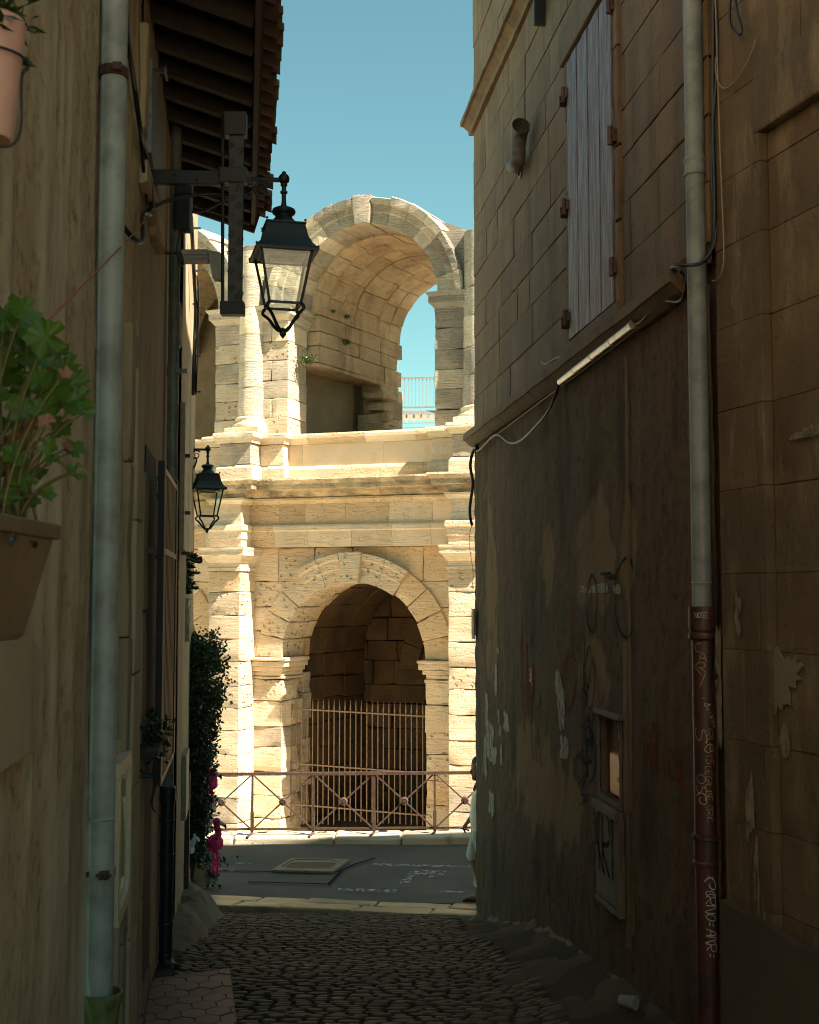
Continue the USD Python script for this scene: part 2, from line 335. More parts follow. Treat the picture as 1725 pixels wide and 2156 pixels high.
def pier_column(F, full=True):
    """everything on a pilaster axis: lower pilaster, ressaut, pedestal, column."""
    zs = courses(BASE, 4.28, 0.57)
    for a, b in zip(zs[:-1], zs[1:]):
        block(F, 'pilaster_stone', pick('limestone', 'limestone_rough', 'limestone', 'limestone_rough', 'limestone_ochre') if b > 0.8 else pick('limestone', 'limestone_bedded', 'limestone'), -.46, .46, -.2, .8, a, b, n=(5, 5, 4), amp=.022, chip=.12, sc=3.0, skew=False)
    ressaut(F, 'capital', 'limestone', .46, .80, 4.28, [(.03, .0), (0, .08), (-.03, .03), (0, .10), (.04, .03), (.03, .06), (.08, .10), (.03, .0), (0, .12), (.02, .04), (0, .05)])
    ressaut(F, 'architrave_block', 'limestone', .46, .76, 4.91, ARCHITRAVE)
    ressaut(F, 'frieze_block', 'limestone', .42, .70, 5.482, [(0, .2), (-.02, .0), (0, .33)])
    ressaut(F, 'moulding_block', 'limestone', .44, .72, 6.016, BEDMOULD)
    ressaut(F, 'cornice_block', 'limestone_stained', .46, .55, 6.17, CORNICE)
    # pedestal
    ressaut(F, 'pedestal_base', 'limestone', .54, .36, 6.655, PODBASE)
    block(F, 'pedestal_die', 'limestone_bedded', -.47, .47, -.5, .31, 7.09, 7.66, n=(4, 4, 3), chip=.08, skew=False)
    ressaut(F, 'pedestal_cap', 'limestone', .48, .32, 7.665, PODCAP)
    ressaut(F, 'pier_base', 'limestone', 1.20, -.20, 6.656, PODBASE, back=-.9)
    block(F, 'pier_die', 'limestone', -1.13, 1.13, -.9, -.26, 7.09, 7.66, n=(5, 2, 3), chip=.08, skew=False)
    ressaut(F, 'pier_cap', 'limestone', 1.15, -.24, 7.662, PODCAP, back=-.9)
    # backing pier of the upper storey
    zs = courses(7.95, 11.0, 0.55)
    for i, (a, b) in enumerate(zip(zs[:-1], zs[1:])):
        for s0, s1 in ((-1.12, -.28), (-.28 , .62) if i % 2 else (-.28, .28), (.62, 1.12) if i % 2 else (.28, 1.12)):
            block(F, 'pier_stone', pick('limestone_bedded', 'limestone', 'limestone_rough') if F is not piers[2] else pick('limestone_grey', 'limestone_bedded', 'limestone_grey'), s0, s1, -1.7, -.55 + rng.uniform(-.015, .015), a, b, n=(3, 4, 3), amp=.018, chip=.1, skew=False)
    mcap = 'limestone_bedded' if F is not piers[2] else 'limestone_grey'
    ressaut(F, 'impost', mcap, 1.10, -.56, 10.98, [(.02, 0), (.0, .08), (.05, .06), (.06, .08), (.02, .0), (0, .16), (.05, .06), (.02, .05)], back=-1.8)
    zs = courses(11.47, 13.15, 0.56)
    for i, (a, b) in enumerate(zip(zs[:-1], zs[1:])):
        w = [1.06, 1.10, 1.12][min(i, 2)]
        for s0, s1 in ((-w, -.3), (-.3, .3), (.3, w)):
            block(F, 'pier_stone', pick('limestone_grey', 'limestone_bedded'), s0, s1, -1.5, -.60 + rng.uniform(-.02, .02), a, b + (rng.uniform(-.1, .12) if b > 13 else 0), n=(3, 3, 3), amp=.03, chip=.2, skew=False)
    # attached column
    col = thing('column', parent=arena)
    mc = 'limestone' if F is not piers[2] else 'limestone_bedded'
    block(F, 'plinth', 'limestone', -.52, .52, -.9, .0, 7.96, 8.14, n=(4, 2, 1), chip=.05, parent=col, skew=False)
    C = F.P(0, -.60, 0)
    def drum(z0, z1, r0, r1, m, name='drum', prof=None):
        pr = prof or [(0.0, z0 + .003), (r0 * .97, z0 + .003), (r0, z0 + .02)] + [(r0 + (r1 - r0) * t, z0 + (z1 - z0) * t) for t in (.25, .5, .75)] + [(r1, z1 - .02), (r1 * .97, z1 - .003), (0, z1 - .003)]
        v, f = lathe(pr, 28, (C[0], C[1], 0)); e = (fbm(v + sd(), 3.0, 3, 4) - .5) * .05; d = v - C; d[:, 2] = 0; ln = np.linalg.norm(d, axis=1, keepdims=True)
        v = v + d / np.maximum(ln, .01) * e[:, None] * (ln > .05); obj(name, fix(v, f), m, col, smooth=35)
    drum(0, 0, 0, 0, 'limestone', 'base', [(0, 8.142), (.50, 8.142), (.52, 8.18), (.51, 8.24), (.47, 8.27), (.44, 8.32), (.43, 8.37), (.44, 8.42), (.40, 8.46), (0, 8.46)])
    zz = courses(8.46, 13.0, 0.78, .08)
    for k, (a, b) in enumerate(zip(zz[:-1], zz[1:])):
        drum(a, b, .375 - .008 * k, .375 - .008 * (k + 1), pick('limestone', 'limestone', 'limestone_bedded') if F is not piers[2] else pick('limestone_grey', 'limestone_bedded'))
for F in piers: pier_column(F)
def bay(F, main=True):
    P = inP(F); RL, ZL, RU, ZU = 1.96, 2.04, 2.03, 11.46
    H = BAY / 2
    # lower piers and jambs
    zs = courses(BASE, 1.48, 0.6)
    for sgn in (-1, 1):
        for a, b in zip(zs[:-1], zs[1:]):
            e = RL + rng.uniform(-.015, .02); x = sorted((sgn * (H - .35), sgn * e))
            ms = ('limestone', 'limestone_rough', 'limestone_bedded') if sgn < 0 else ('limestone_ochre', 'limestone', 'limestone_rough')
            block(F, 'pier_stone', pick(*ms), x[0], x[1], -rng.uniform(.8, 1.05), 0 + rng.uniform(-.012, .012), a, b, n=(4, 5, 4), amp=.028, chip=.2, sc=3.0)
            e2 = RL + (.04 if sgn < 0 else .0) + rng.uniform(-.06, .04); x = sorted((sgn * (H - .35), sgn * e2))
            block(F, 'pier_stone', pick('limestone_rough', 'limestone_bedded'), x[0], x[1], -1.42, -1.06, a + .12, b + .12, n=(2, 3, 3), amp=.03, chip=.22)
        # impost cap: bands round the pier
        for k, (z0, z1, pr) in enumerate(((1.48, 1.56, .03), (1.56, 1.68, .0), (1.68, 1.80, .07), (1.80, 1.95, .15), (1.95, 2.04, .19))):
            x = sorted((sgn * (H - .35), sgn * (RL - pr)))
            block(F, 'impost_band', 'limestone', x[0], x[1], -1.0, pr, z0, z1, r=.02, n=(4, 4, 1), amp=.012, chip=.08, gap=.001)
    # lower voussoirs
    n = 13; t = np.linspace(0, math.pi, n + 1)
    for k in range(n):
        rm = 2.3
        def PV(a, rho, h): return P(-np.cos(a / rm) * rho, h, ZL + np.sin(a / rm) * rho)
        a0, a1 = t[k] * rm + .006, t[k + 1] * rm - .006
        key = k == n // 2
        moulded = main and 4 <= k <= 8 and not key
        if key:
            obj('keystone', rbox(a0, a1, RL - .03, 2.74, -1.0, .26, .03, (3, 3, 3), .02, 4, sd(), P=PV, chip=.05), 'limestone_rough', arena, smooth=True)
        elif moulded:
            prof = [(-1.0, RL), (.10, RL), (.10, RL + .33), (.14, RL + .36), (.14, RL + .56), (.22, RL + .60), (.22, RL + .74), (-1.0, RL + .74)]
            obj('voussoir', prism(prof, a0, a1, 4, lambda a, h, rho: PV(a, rho, h), .012, 4.0, sd()), 'limestone_rough', arena)
        else:
            m = pick('limestone', 'limestone_rough') if k < 5 else pick('limestone_ochre', 'limestone', 'limestone_ochre')
            obj('voussoir', rbox(a0, a1, RL + rng.uniform(-.015, .02), 2.68 + rng.uniform(-.06, .05), -1.0, .03 + rng.uniform(-.02, .02), .03, (3, 3, 4), .022, 2.5, sd(), P=PV, chip=.14), m, arena, smooth=True)
        # second ring, set further in
        obj('voussoir', rbox(a0, a1, RL + .05 + rng.uniform(-.05, .04), 2.5, -1.42, -1.03, .03, (2, 2, 3), .03, 2.5, sd(), P=PV, chip=.15), pick('limestone_ochre', 'limestone', 'vault_stone'), arena, smooth=True)
    # spandrels
    rows = [2.04, 2.72, 3.36, 4.02, 4.9]
    for z0, z1 in zip(rows[:-1], rows[1:]):
        xin = math.sqrt(max(0, RL ** 2 - (z0 - ZL) ** 2)); xm = math.sqrt(max(0, 2.4 ** 2 - (z1 - ZL) ** 2)); x = max(xin + .06, xm) if z0 < 4 else 0
        for sgn in (-1, 1):
            lo, hi = sorted((sgn * (H - .35), sgn * x)); ms = ('limestone_rough', 'limestone_rough', 'limestone') if sgn < 0 else ('limestone_ochre', 'limestone', 'limestone_ochre')
            xs = splits(lo, hi, 1.05, .2)
            for a, b in zip(xs[:-1], xs[1:]):
                block(F, 'spandrel_stone', pick(*ms), a, b, -.8, rng.uniform(-.02, .012), z0, z1, n=(4, 1, 4), amp=.022, chip=.10)
    # entablature between the ressauts
    run(F, 'architrave_stone', ('limestone', 'limestone_ochre', 'limestone_new', 'limestone'), .25, 4.905, ARCHITRAVE, -H, H, 1.15)
    run(F, 'frieze_stone', ('limestone', 'limestone_ochre', 'limestone_new'), .22, 5.478, [(0, .27), (.004, 0), (0, .265)], -H, H, 1.0)
    run(F, 'moulding_stone', 'limestone_ochre', .23, 6.015, BEDMOULD, -H, H, 1.2)
    run(F, 'cornice_stone', 'limestone_stained', .27, 6.168, CORNICE, -H, H, 1.3, amp=.02)
    # podium
    run(F, 'podium_base_stone', ('limestone_new', 'limestone_ochre'), -.46, 6.652, PODBASE, -H, H, 1.3, amp=.006, back=-1.0)
    xs = (-H, -1.75, .55, 1.95, H)
    for a, b in zip(xs[:-1], xs[1:]): block(F, 'podium_stone', 'limestone_new', a, b, -1.0, -.55, 7.085, 7.662, n=(5, 1, 3), amp=.004, chip=0, r=.006, gap=.002)
    run(F, 'podium_cap_stone', ('limestone_new', 'limestone_ochre'), -.54, 7.663, PODCAP, -H, H, 1.5, amp=.006, back=-1.15)
    # upper ring
    n = 15; t = np.linspace(0, math.pi, n + 1); rm = 2.4
    for k in range(n):
        def PV(a, rho, h): return P(-np.cos(a / rm) * rho, h, ZU + np.sin(a / rm) * rho)
        a0, a1 = t[k] * rm + .005, t[k + 1] * rm - .005
        if k == n // 2:
            obj('keystone', rbox(a0, a1, RU - .03, 2.80, -1.45, -.36, .04, (3, 4, 3), .04, 4, sd(), P=PV, chip=.1), 'limestone_grey', arena, smooth=True); continue
        top = 2.76 + rng.uniform(-.04, .05)
        prof = [(-1.45, RU), (-.52, RU), (-.52, RU + .30), (-.48, RU + .33), (-.47, RU + .50), (-.38, RU + .54), (-.36, top - .03), (-.42, top), (-1.45, top)]
        obj('voussoir', prism(prof, a0, a1, 4, lambda a, h, rho: PV(a, rho, h), .035, 3.0, sd()), pick('limestone_bedded', 'limestone_grey', 'limestone_bedded') if k < 9 else pick('limestone_grey', 'limestone_bedded'), arena)
    # barrel vault over the upper passage, ring after ring of stones
    depth = 6.35; J = 7 if main else 3; hs = np.linspace(-1.46, -1.46 - (depth - 1.46) * (1 if main else .6), J + 1)
    for j in range(J):
        n2 = 11; tt = np.linspace(0, math.pi, n2 + 1); off = rng.uniform(-.06, .06)
        rr = 1.95 if j != 3 else 1.92
        for k in range(n2):
            a0, a1 = (tt[k] + (off if k else 0)) * rm, (tt[k + 1] + (off if k < n2 - 1 else 0)) * rm
            obj('vault_stone', rbox(a0 + .003, a1 - .003, rr + rng.uniform(-.012, .012), 2.5, hs[j + 1] + .003, hs[j] - .003, .018, (4, 1, 1), .012, 2.5, sd(), P=PV, chip=.04), 'vault_stone', arena, smooth=True)
    # side walls of the upper passage: the left one is open below a long lintel
    for sgn in (-1, 1):
        zs = [7.45, 8.0, 8.55, 9.1, 9.65, 10.12, 10.6, 11.0, 11.46]
        for z0, z1 in zip(zs[:-1], zs[1:]):
            lo = -depth * (1 if main else .6)
            for a, b in ((lo, -1.72),) if not main else (lambda x: list(zip(x[:-1], x[1:])))(splits(lo + rng.uniform(-.25, .25), -1.72, 1.15, .2)):
                mid = (a + b) / 2
                if main and sgn < 0 and z0 < 10.0:
                    if b > -5.2 and mid > -5.4: continue
                    a2, b2 = a, min(b, -5.0 + rng.uniform(-.3, .15))
                    if b2 - a2 < .2: continue
                    a, b = a2, b2
                th = (2.6, 1.97 + rng.uniform(-.02, .02))
                x = sorted((sgn * th[0], sgn * th[1]))
                obj('passage_stone', rbox(x[0], x[1], a + .004, b - .004, z0 + .004, z1 - .004, .02, (1, 4, 3), .018, 2.5, sd(), P=P, chip=.10), 'vault_stone', arena, smooth=True)
    # solid masses behind the facing
    arch = lambda r, zc, z0: Polygon([(r * math.cos(a), zc + r * math.sin(a)) for a in np.linspace(0, math.pi, 25)] + [(-r, z0), (r, z0)])
    wall = Polygon([(-H, BASE - .5), (H, BASE - .5), (H, 6.9), (-H, 6.9)]).difference(arch(RL + .25, ZL, BASE - .4))
    parts = []
    def slab(poly, h0, h1):
        for g in getattr(poly, 'geoms', [poly]):
            m = trimesh.creation.extrude_polygon(g, h1 - h0, engine='earcut'); v = np.asarray(m.vertices); w = P(v[:, 0], v[:, 2] + h0, v[:, 1]); parts.append(fix(w, m.faces))
    slab(wall, -1.38, -.65)
    slab(Polygon([(-H, 6.92), (H, 6.92), (H, 7.44), (-H, 7.44)]), -8.6, -.7)
    slab(Polygon([(-H, 7.4), (-2.3, 7.4), (-2.3, 11.4), (-H, 11.4)]), -1.55, -1.2); slab(Polygon([(2.3, 7.4), (H, 7.4), (H, 11.4), (2.3, 11.4)]), -6.4, -1.2)
    hood = Polygon([(-H, 11.4), (H, 11.4), (H, 13.0), (1.6, 13.6), (-1.6, 13.6), (-H, 13.0)]).difference(arch(2.35, ZU, 11.3))
    slab(hood, -1.6, -1.0)
    hood2 = Polygon([(-H, 11.38), (H, 11.38), (H, 13.0), (1.0, 14.0), (-1.0, 14.0), (-H, 13.0)]).difference(arch(2.3, ZU, 11.3))
    slab(hood2, -depth - .1 if main else -5.0, -1.62)
    if main:
        slab(Polygon([(-2.55, 10.14), (-H, 10.14), (-H, 11.36), (-2.55, 11.36)]), -6.4, -1.3)
    if not main:
        slab(Polygon([(-H, BASE - .5), (H, BASE - .5), (H, 7.2), (-H, 7.2)]), -5.4, -5.0); slab(Polygon([(-H, 7.2), (H, 7.2), (H, 13.2), (-H, 13.2)]), -5.3, -4.95)
    obj('core_wall', cat(parts), 'joint_mortar', arena)
bay(bay_c); bay(bay_l, False); bay(bay_r, False)
# the low corridor seen through the opening in the left wall of the upper passage
P = inP(bay_c)
for z0, z1 in zip((7.45, 8.0, 8.7, 9.4), (8.0, 8.7, 9.4, 10.14)):
    xs = splits(-6.2, -1.5, 1.3, .2)
    for a, b in zip(xs[:-1], xs[1:]): obj('passage_stone', rbox(-4.3, -3.9 + rng.uniform(-.02, .02), a + .004, b - .004, z0 + .004, z1 - .004, .02, (1, 3, 3), .02, 2.5, sd(), P=P, chip=.08), 'inner_stone', arena, smooth=True)
obj('corridor_ceiling', rbox(-4.2, -1.98, -6.3, -1.75, 10.0, 10.13, .03, (6, 8, 1), .03, 2.0, sd(), P=P, chip=.1), 'vault_stone', arena, smooth=True)
obj('corridor_wall', rbox(-3.95, -2.55, -1.75, -1.55, 7.4, 10.1, .02, (2, 1, 2), .02, 2, sd(), P=P), 'vault_stone', arena)
obj('corridor_wall', cat([rbox(-3.95, -2.3, -7.2, -6.1, 7.4, 10.1, .02, (2, 1, 2), .02, 2, sd(), P=P)]), 'vault_stone', arena)
for k in range(6):   # broken corbels on the far jamb of the opening
    z = 7.9 + k * .33; obj('corbel_stone', rbox(-2.35, -1.72 + rng.uniform(-.1, .06), -5.6, -4.95 + rng.uniform(-.2, .2), z, z + .26, .06, (3, 3, 2), .05, 3.5, sd(), P=P, chip=.2), 'vault_stone', arena, smooth=True)
# dark chamber behind the lower arch
zs = courses(BASE, 4.9, .62)
for i, (a, b) in enumerate(zip(zs[:-1], zs[1:])):
    xs = splits(-3.0, .85 if b < 1.9 else 3.2, .95, .25)
    for s0, s1 in zip(xs[:-1], xs[1:]):
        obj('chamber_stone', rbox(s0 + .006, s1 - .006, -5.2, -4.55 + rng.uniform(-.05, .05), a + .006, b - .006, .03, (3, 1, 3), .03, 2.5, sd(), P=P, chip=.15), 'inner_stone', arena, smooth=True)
for j, (h1, h0) in enumerate(((-1.45, -2.3), (-2.3, -3.4), (-3.4, -4.5))):
    tt = np.linspace(0, math.pi, 10)
    for k in range(9):
        def PV(a, rho, h): return P(-np.cos(a / 2.2) * rho, h, 2.06 + np.sin(a / 2.2) * rho)
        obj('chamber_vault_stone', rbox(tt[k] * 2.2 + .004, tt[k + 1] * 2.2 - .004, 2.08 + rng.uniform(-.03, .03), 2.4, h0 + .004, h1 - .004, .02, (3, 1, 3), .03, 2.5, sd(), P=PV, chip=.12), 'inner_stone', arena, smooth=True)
    zc_ = courses(BASE + .3, 2.06, .6)
    for a, b in zip(zc_[:-1], zc_[1:]): obj('chamber_stone', rbox(-2.5, -2.10 + rng.uniform(-.03, .03), h0 + .004, h1 - .004, a + .004, b - .004, .02, (1, 3, 3), .03, 2.5, sd(), P=P, chip=.12), 'inner_stone', arena, smooth=True)
n = 9; t = np.linspace(0, math.pi, n + 1)
for k in range(n):   # relieving arch on the back wall
    def PV(a, rho, h): return P(1.35 - np.cos(a / 2.0) * rho, h, 1.5 + np.sin(a / 2.0) * rho)
    obj('chamber_voussoir', rbox(t[k] * 2 + .006, t[k + 1] * 2 - .006, 1.75, 2.35, -5.2, -4.38, .03, (2, 2, 2), .03, 2.5, sd(), P=PV, chip=.1), 'inner_stone', arena, smooth=True)
brick = []
for r_ in range(34):
    z = BASE + .4 + r_ * .115
    for c_ in range(9):
        s = .5 + (c_ + (r_ % 2) * .5) * .27
        brick.append(rbox(s + .006, s + .258, -7.15, -7.0 + rng.uniform(-.01, .012), z + .006, z + .108, .008, (1, 1, 1), .004, 6, sd(), P=P))
obj('brick_facing', cat(brick), 'inner_stone', arena, kind='stuff')
for k in range(7):   # steps rising inside the passage
    obj('step', rbox(.4, 2.3, -4.0 - k * .36, -2.6 - k * .36 + .0, BASE - .2, BASE + .3 + k * .19, .02, (3, 2, 1), .015, 3, sd(), P=P, chip=.05), 'inner_stone', arena, smooth=True)
sh = []
ang = np.linspace(0, math.pi, 17); prof = [(-2.35, BASE - .4)] + [(-2.35 * math.cos(a), 2.1 + 2.3 * math.sin(a)) for a in ang] + [(2.35, BASE - .4)]
ps = np.array(prof); V = np.array([[p[0], h, p[1]] for h in (-1.3, -3.0, -4.5, -7.2) for p in ps]); ff = grid_faces(4, len(ps))
V[:, [0, 2]] += (fbm(V, 1.5, 3)[:, None] - .5) * .15
o = np.array(V); o[:, 0] *= 1.25; o[:, 2] = np.where(o[:, 2] > 2, o[:, 2] + .5, o[:, 2])
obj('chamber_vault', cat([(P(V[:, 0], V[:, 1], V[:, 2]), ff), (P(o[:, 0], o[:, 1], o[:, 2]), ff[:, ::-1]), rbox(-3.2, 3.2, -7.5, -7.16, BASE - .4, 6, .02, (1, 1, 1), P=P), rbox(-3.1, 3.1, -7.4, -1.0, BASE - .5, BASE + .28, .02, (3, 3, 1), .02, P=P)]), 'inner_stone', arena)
# spiked iron gate across the lower arch
gate = thing('iron_gate', 'rusty spiked iron bar gate closing the lower arch of the amphitheatre', 'gate')
gz0, gz1 = -2.25, .62
gh = -.45
for k in range(27):
    s = -1.95 + k * .1505; zt = gz1 + .34
    v, f = tube([bay_c.P(s + SKEW * .45, gh, z) for z in (gz0 + (.12 if k > 8 else 0), gz1, gz1 + .1, zt)], [.016, .016, .022, .002], 6)
    obj('bar', (v, f), 'gate_iron', gate)
for z in (gz0 + .42, gz0 + 1.47, gz1 + .02):
    obj('rail', bar(bay_c.P(-1.99 + SKEW * .45, gh + .01, z + .05), bay_c.P(1.99 + SKEW * .45, gh + .01, z - .05), .05, .035), 'gate_iron', gate)
# galvanised walkway seen through the upper arch
deck = thing('steel_walkway', 'galvanised steel walkway with barred railing seen through the upper arch', 'walkway')
def dP(x, z): return np.array([x, 40.6 - .1 * x, z])
for z, w in ((11.0, .06), (10.0, .05)): obj('rail', bar(dP(-1.2, z), dP(3.0, z), w), 'galvanised', deck)
for k in range(34): obj('baluster', bar(dP(-1.15 + k * .123, 10.0), dP(-1.15 + k * .123, 11.0), .022), 'galvanised', deck)
obj('floor_grating', box((1.0, 41.2, 9.82), (4.4, 1.3, .14)), 'galvanised', deck)
for k in range(17): obj('joist', bar(dP(-1.1 + k * .25, 9.70) + [0, .02, 0], dP(-1.1 + k * .25, 9.70) + [0, 1.1, 0], .05, .12), 'galvanised', deck)
for z in (9.46, 9.3, 9.17): obj('rail', bar(dP(-1.2, z), dP(3.0, z), .03), 'galvanised', deck)
obj('brace', bar(dP(-.4, 9.3), dP(.9, 8.7), .05), 'galvanised', deck); obj('post', bar(dP(-.35, 8.3), dP(-.35, 9.8), .08), 'galvanised', deck); obj('post', bar(dP(2.8, 8.3), dP(2.8, 9.8), .08), 'galvanised', deck)
# weeds rooted in the joints
def weed(p, size, label, n=170, sp=(1, 1, .55)):
    r = np.random.default_rng(int(abs(p[0]) * 1000 + p[2] * 77)); vs, fs = [], []
    for k in range(n):
        c = np.asarray(p) + r.normal(0, .28, 3) * size * np.asarray(sp); a = r.normal(size=3); a /= np.linalg.norm(a); b = np.cross(a, r.normal(size=3)); b /= np.linalg.norm(b); L = size * r.uniform(.18, .32)
        vs.append((np.array([c, c + (a * .5 + b * .28) * L, c + a * L, c + (a * .5 - b * .28) * L]), np.array([[0, 1, 2], [0, 2, 3]])))
    w_ = thing('weed', label, 'weed', group='weeds growing from the stone joints'); obj('foliage', cat(vs), 'weed_leaf', w_, kind='stuff')
for u, v, h, s, l in ((645, 755, -1.0, .35, 'pale green weed clump hanging on the left jamb of the upper arch'), (730, 720, -4.0, .22, 'lower dark weed tuft on the passage wall of the upper arch'), (730, 666, -3.6, .18, 'upper dark weed tuft on the passage wall of the upper arch'), (702, 655, -2.9, .12, 'tiny weed sprig high on the passage wall left of another tuft')):
    if h == -1.0: p = bay_c.at(u, v, h)
    else:
        d = ray(u, v); wl = P(-1.94, -1.0, 0); wd = P(-1.94, -2.0, 0) - wl; nn = np.array([wd[1], -wd[0], 0]); k = ((wl - EYE) @ nn) / (d @ nn); p = EYE + d * k * .997
    weed(p, s, l)
# ------------------------------------------------------------------ more materials
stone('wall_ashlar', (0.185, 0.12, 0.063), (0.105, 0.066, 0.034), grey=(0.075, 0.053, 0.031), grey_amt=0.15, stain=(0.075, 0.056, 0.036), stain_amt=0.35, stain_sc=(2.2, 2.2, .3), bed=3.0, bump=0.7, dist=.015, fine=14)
stone('wall_pale', (0.42, 0.32, 0.20), (0.27, 0.195, 0.115), stain=(0.13, 0.094, 0.055), stain_amt=0.25, stain_sc=(2.0, 2.0, .14), bed=.5, bump=0.45, pits=.2, dist=.012, fine=20)
stone('wall_tan', (0.50, 0.385, 0.245), (0.34, 0.25, 0.15), stain=(0.55, 0.46, 0.33), stain_amt=0.22, stain_sc=(3.0, 3.0, .16), bed=.25, bump=0.4, pits=.15, dist=.01, fine=24)
stone('wall_light', (0.60, 0.49, 0.34), (0.42, 0.33, 0.215), stain=(0.30, 0.22, 0.13), stain_amt=.3, stain_sc=(2.5, 2.5, .4), bed=.6, bump=.5, pits=.2, dist=.012, fine=20)
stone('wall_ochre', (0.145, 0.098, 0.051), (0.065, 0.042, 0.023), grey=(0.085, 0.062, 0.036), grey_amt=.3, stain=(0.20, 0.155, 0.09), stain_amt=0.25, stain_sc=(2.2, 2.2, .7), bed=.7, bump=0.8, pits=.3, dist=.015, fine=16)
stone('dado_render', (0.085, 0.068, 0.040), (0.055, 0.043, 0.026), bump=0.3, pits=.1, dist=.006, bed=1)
stone('cobble', (0.115, 0.082, 0.049), (0.046, 0.033, 0.020), bump=0.3, pits=.2, dist=.006, rough=.62, bed=1, fine=25, var=.45)
stone('cobble_bed', (0.045, 0.033, 0.021), (0.025, 0.018, 0.011), bump=0.8, pits=.3, dist=.02, bed=1, fine=30)
stone('threshold_stone', (0.56, 0.40, 0.215), (0.32, 0.22, 0.115), stain=(0.09, 0.075, 0.05), stain_amt=.22, bump=0.5, rough=.42, bed=1.0, dist=.012)
stone('rubble_render', (0.19, 0.14, 0.085), (0.10, 0.072, 0.043), stain=(0.10, 0.09, 0.05), stain_amt=.3, bump=0.6, bed=1, dist=.02)
stone('mossy_gutter', (0.085, 0.064, 0.038), (0.045, 0.034, 0.020), stain=(0.035, 0.040, 0.013), stain_amt=.25, bump=0.8, bed=1, dist=.02, fine=22)
stone('hex_tile', (0.20, 0.105, 0.075), (0.13, 0.07, 0.05), bump=0.25, pits=.15, dist=.004, rough=.5, bed=1, fine=40)
stone('roof_tile', (0.17, 0.098, 0.056), (0.10, 0.056, 0.034), stain=(0.11, 0.09, 0.065), stain_amt=.35, bump=0.4, dist=.006, bed=1, var=.3)
n = {'g': ('geometry', {}), 'n': ('noise_texture', dict(scale=1.1, detail=6.0, roughness=.65)), 'n2': ('noise_texture', dict(scale=160.0, detail=2.0)), 'v': ('voronoi_texture', dict(scale=110.0)),
     'r': ('rgb_ramp', dict(ramp=[(0.3, (0.062, 0.053, 0.041)), (0.7, (0.115, 0.098, 0.076))])), 'r2': ('rgb_ramp', dict(ramp=[(0.35, (0.6, 0.6, 0.6)), (0.75, (1.5, 1.45, 1.35))])),
     'm': ('mix_color', dict(blend_type='multiply', fac=1.0, use_clamp=False)), 'b': ('bump', dict(strength=0.5, distance=0.006)), 'p': ('principled_bsdf', dict(roughness=.8))}
mat('asphalt', n, [('g.position', 'n.vector'), ('g.position', 'n2.vector'), ('g.position', 'v.vector'), ('n.fac', 'r.fac'), ('n2.fac', 'r2.fac'), ('r.color', 'm.a'), ('r2.color', 'm.b'), ('m.result', 'p.base_color'), ('v.distance', 'b.height'), ('b.normal', 'p.normal')])
n = {'g': ('geometry', {}), 'n': ('noise_texture', dict(scale=16.0, detail=7.0, roughness=.75)), 'r': ('rgb_ramp', dict(ramp=[(0.50, (0, 0, 0)), (0.60, (.6, .6, .6))])),
     'p': ('principled_bsdf', dict(base_color=(.62, .60, .54), roughness=.7)), 't': ('transparent_bsdf', {}), 'm': ('mix_closure', {})}
mat('worn_paint', n, [('g.position', 'n.vector'), ('n.fac', 'r.fac'), ('r.color', 'm.fac'), ('t.BSDF', 'm.closure1'), ('p.BSDF', 'm.closure2')], 'm.closure')
metal('cast_iron', (0.20, 0.155, 0.10), (0.13, 0.095, 0.06), .3, .6)
# ------------------------------------------------------------------ ground: street, kerb, moat, alley
GP = [(-4, 2.2), (0, 1.8), (5, 1.35), (7.5, 1.10), (9, .95), (10.7, .70), (13.1, .26), (14.3, .02), (16, 0)]
def gz(y): return np.interp(y, [p[0] for p in GP], [p[1] for p in GP])
LX = lambda y: -1.25 - .137 * (np.asarray(y) - 4.66)          # left wall line
RX = lambda y: np.where(np.asarray(y) > 6.10, .711 + .119 * (13.1 - np.asarray(y)), 1.545 + .29 * (6.10 - np.asarray(y)))
def gnd(x, y):
    """height of the alley floor: falls to the street, lifts a little towards the walls."""
    x, y = np.asarray(x, float), np.asarray(y, float)
    r = np.clip((x - (RX(y) - .75)) / .75, 0, 1.2) ** 1.5 * .20 * np.clip((13.0 - y) / 3, 0, 1)
    l = np.clip(((LX(y) + .3) - x) / .3, 0, 1) * .05
    return gz(y) + r + l
def ghit(u, v, z=0.0):
    d = ray(u, v); k = (z - EYE[2]) / d[2]; return EYE + d * k
def plate(pts, z, th=.004):
    m = trimesh.creation.extrude_polygon(Polygon([(p[0], p[1]) for p in pts]), th, engine='earcut'); v = np.asarray(m.vertices); return v + [0, 0, z], m.faces
obj('moat_ground', box((0, 131.35, -2.95), (400, 225.0, .3)), 'earth', None, kind='structure')
street = thing('street', kind='structure')
gx, gy = np.meshgrid(np.linspace(-60, 60, 241), np.linspace(13.0, 18.22, 30), indexing='ij')
V = np.stack([gx, gy, (fbm(np.stack([gx, gy, 0 * gx], -1), .8, 3) - .5) * .03 - .012], -1).reshape(-1, 3)
obj('asphalt', (V, grid_faces(241, 30)), 'asphalt', street, smooth=True)
obj('verge', box((0, -90 + 6.4, -1.2), (400, 193, .8)), 'earth', street)
def gq(pts, z=.016): return [ghit(u, v, z) for u, v in pts]
def zz(x, y): return (368.5 + x * .38145, 1421.3 + y * .38145)
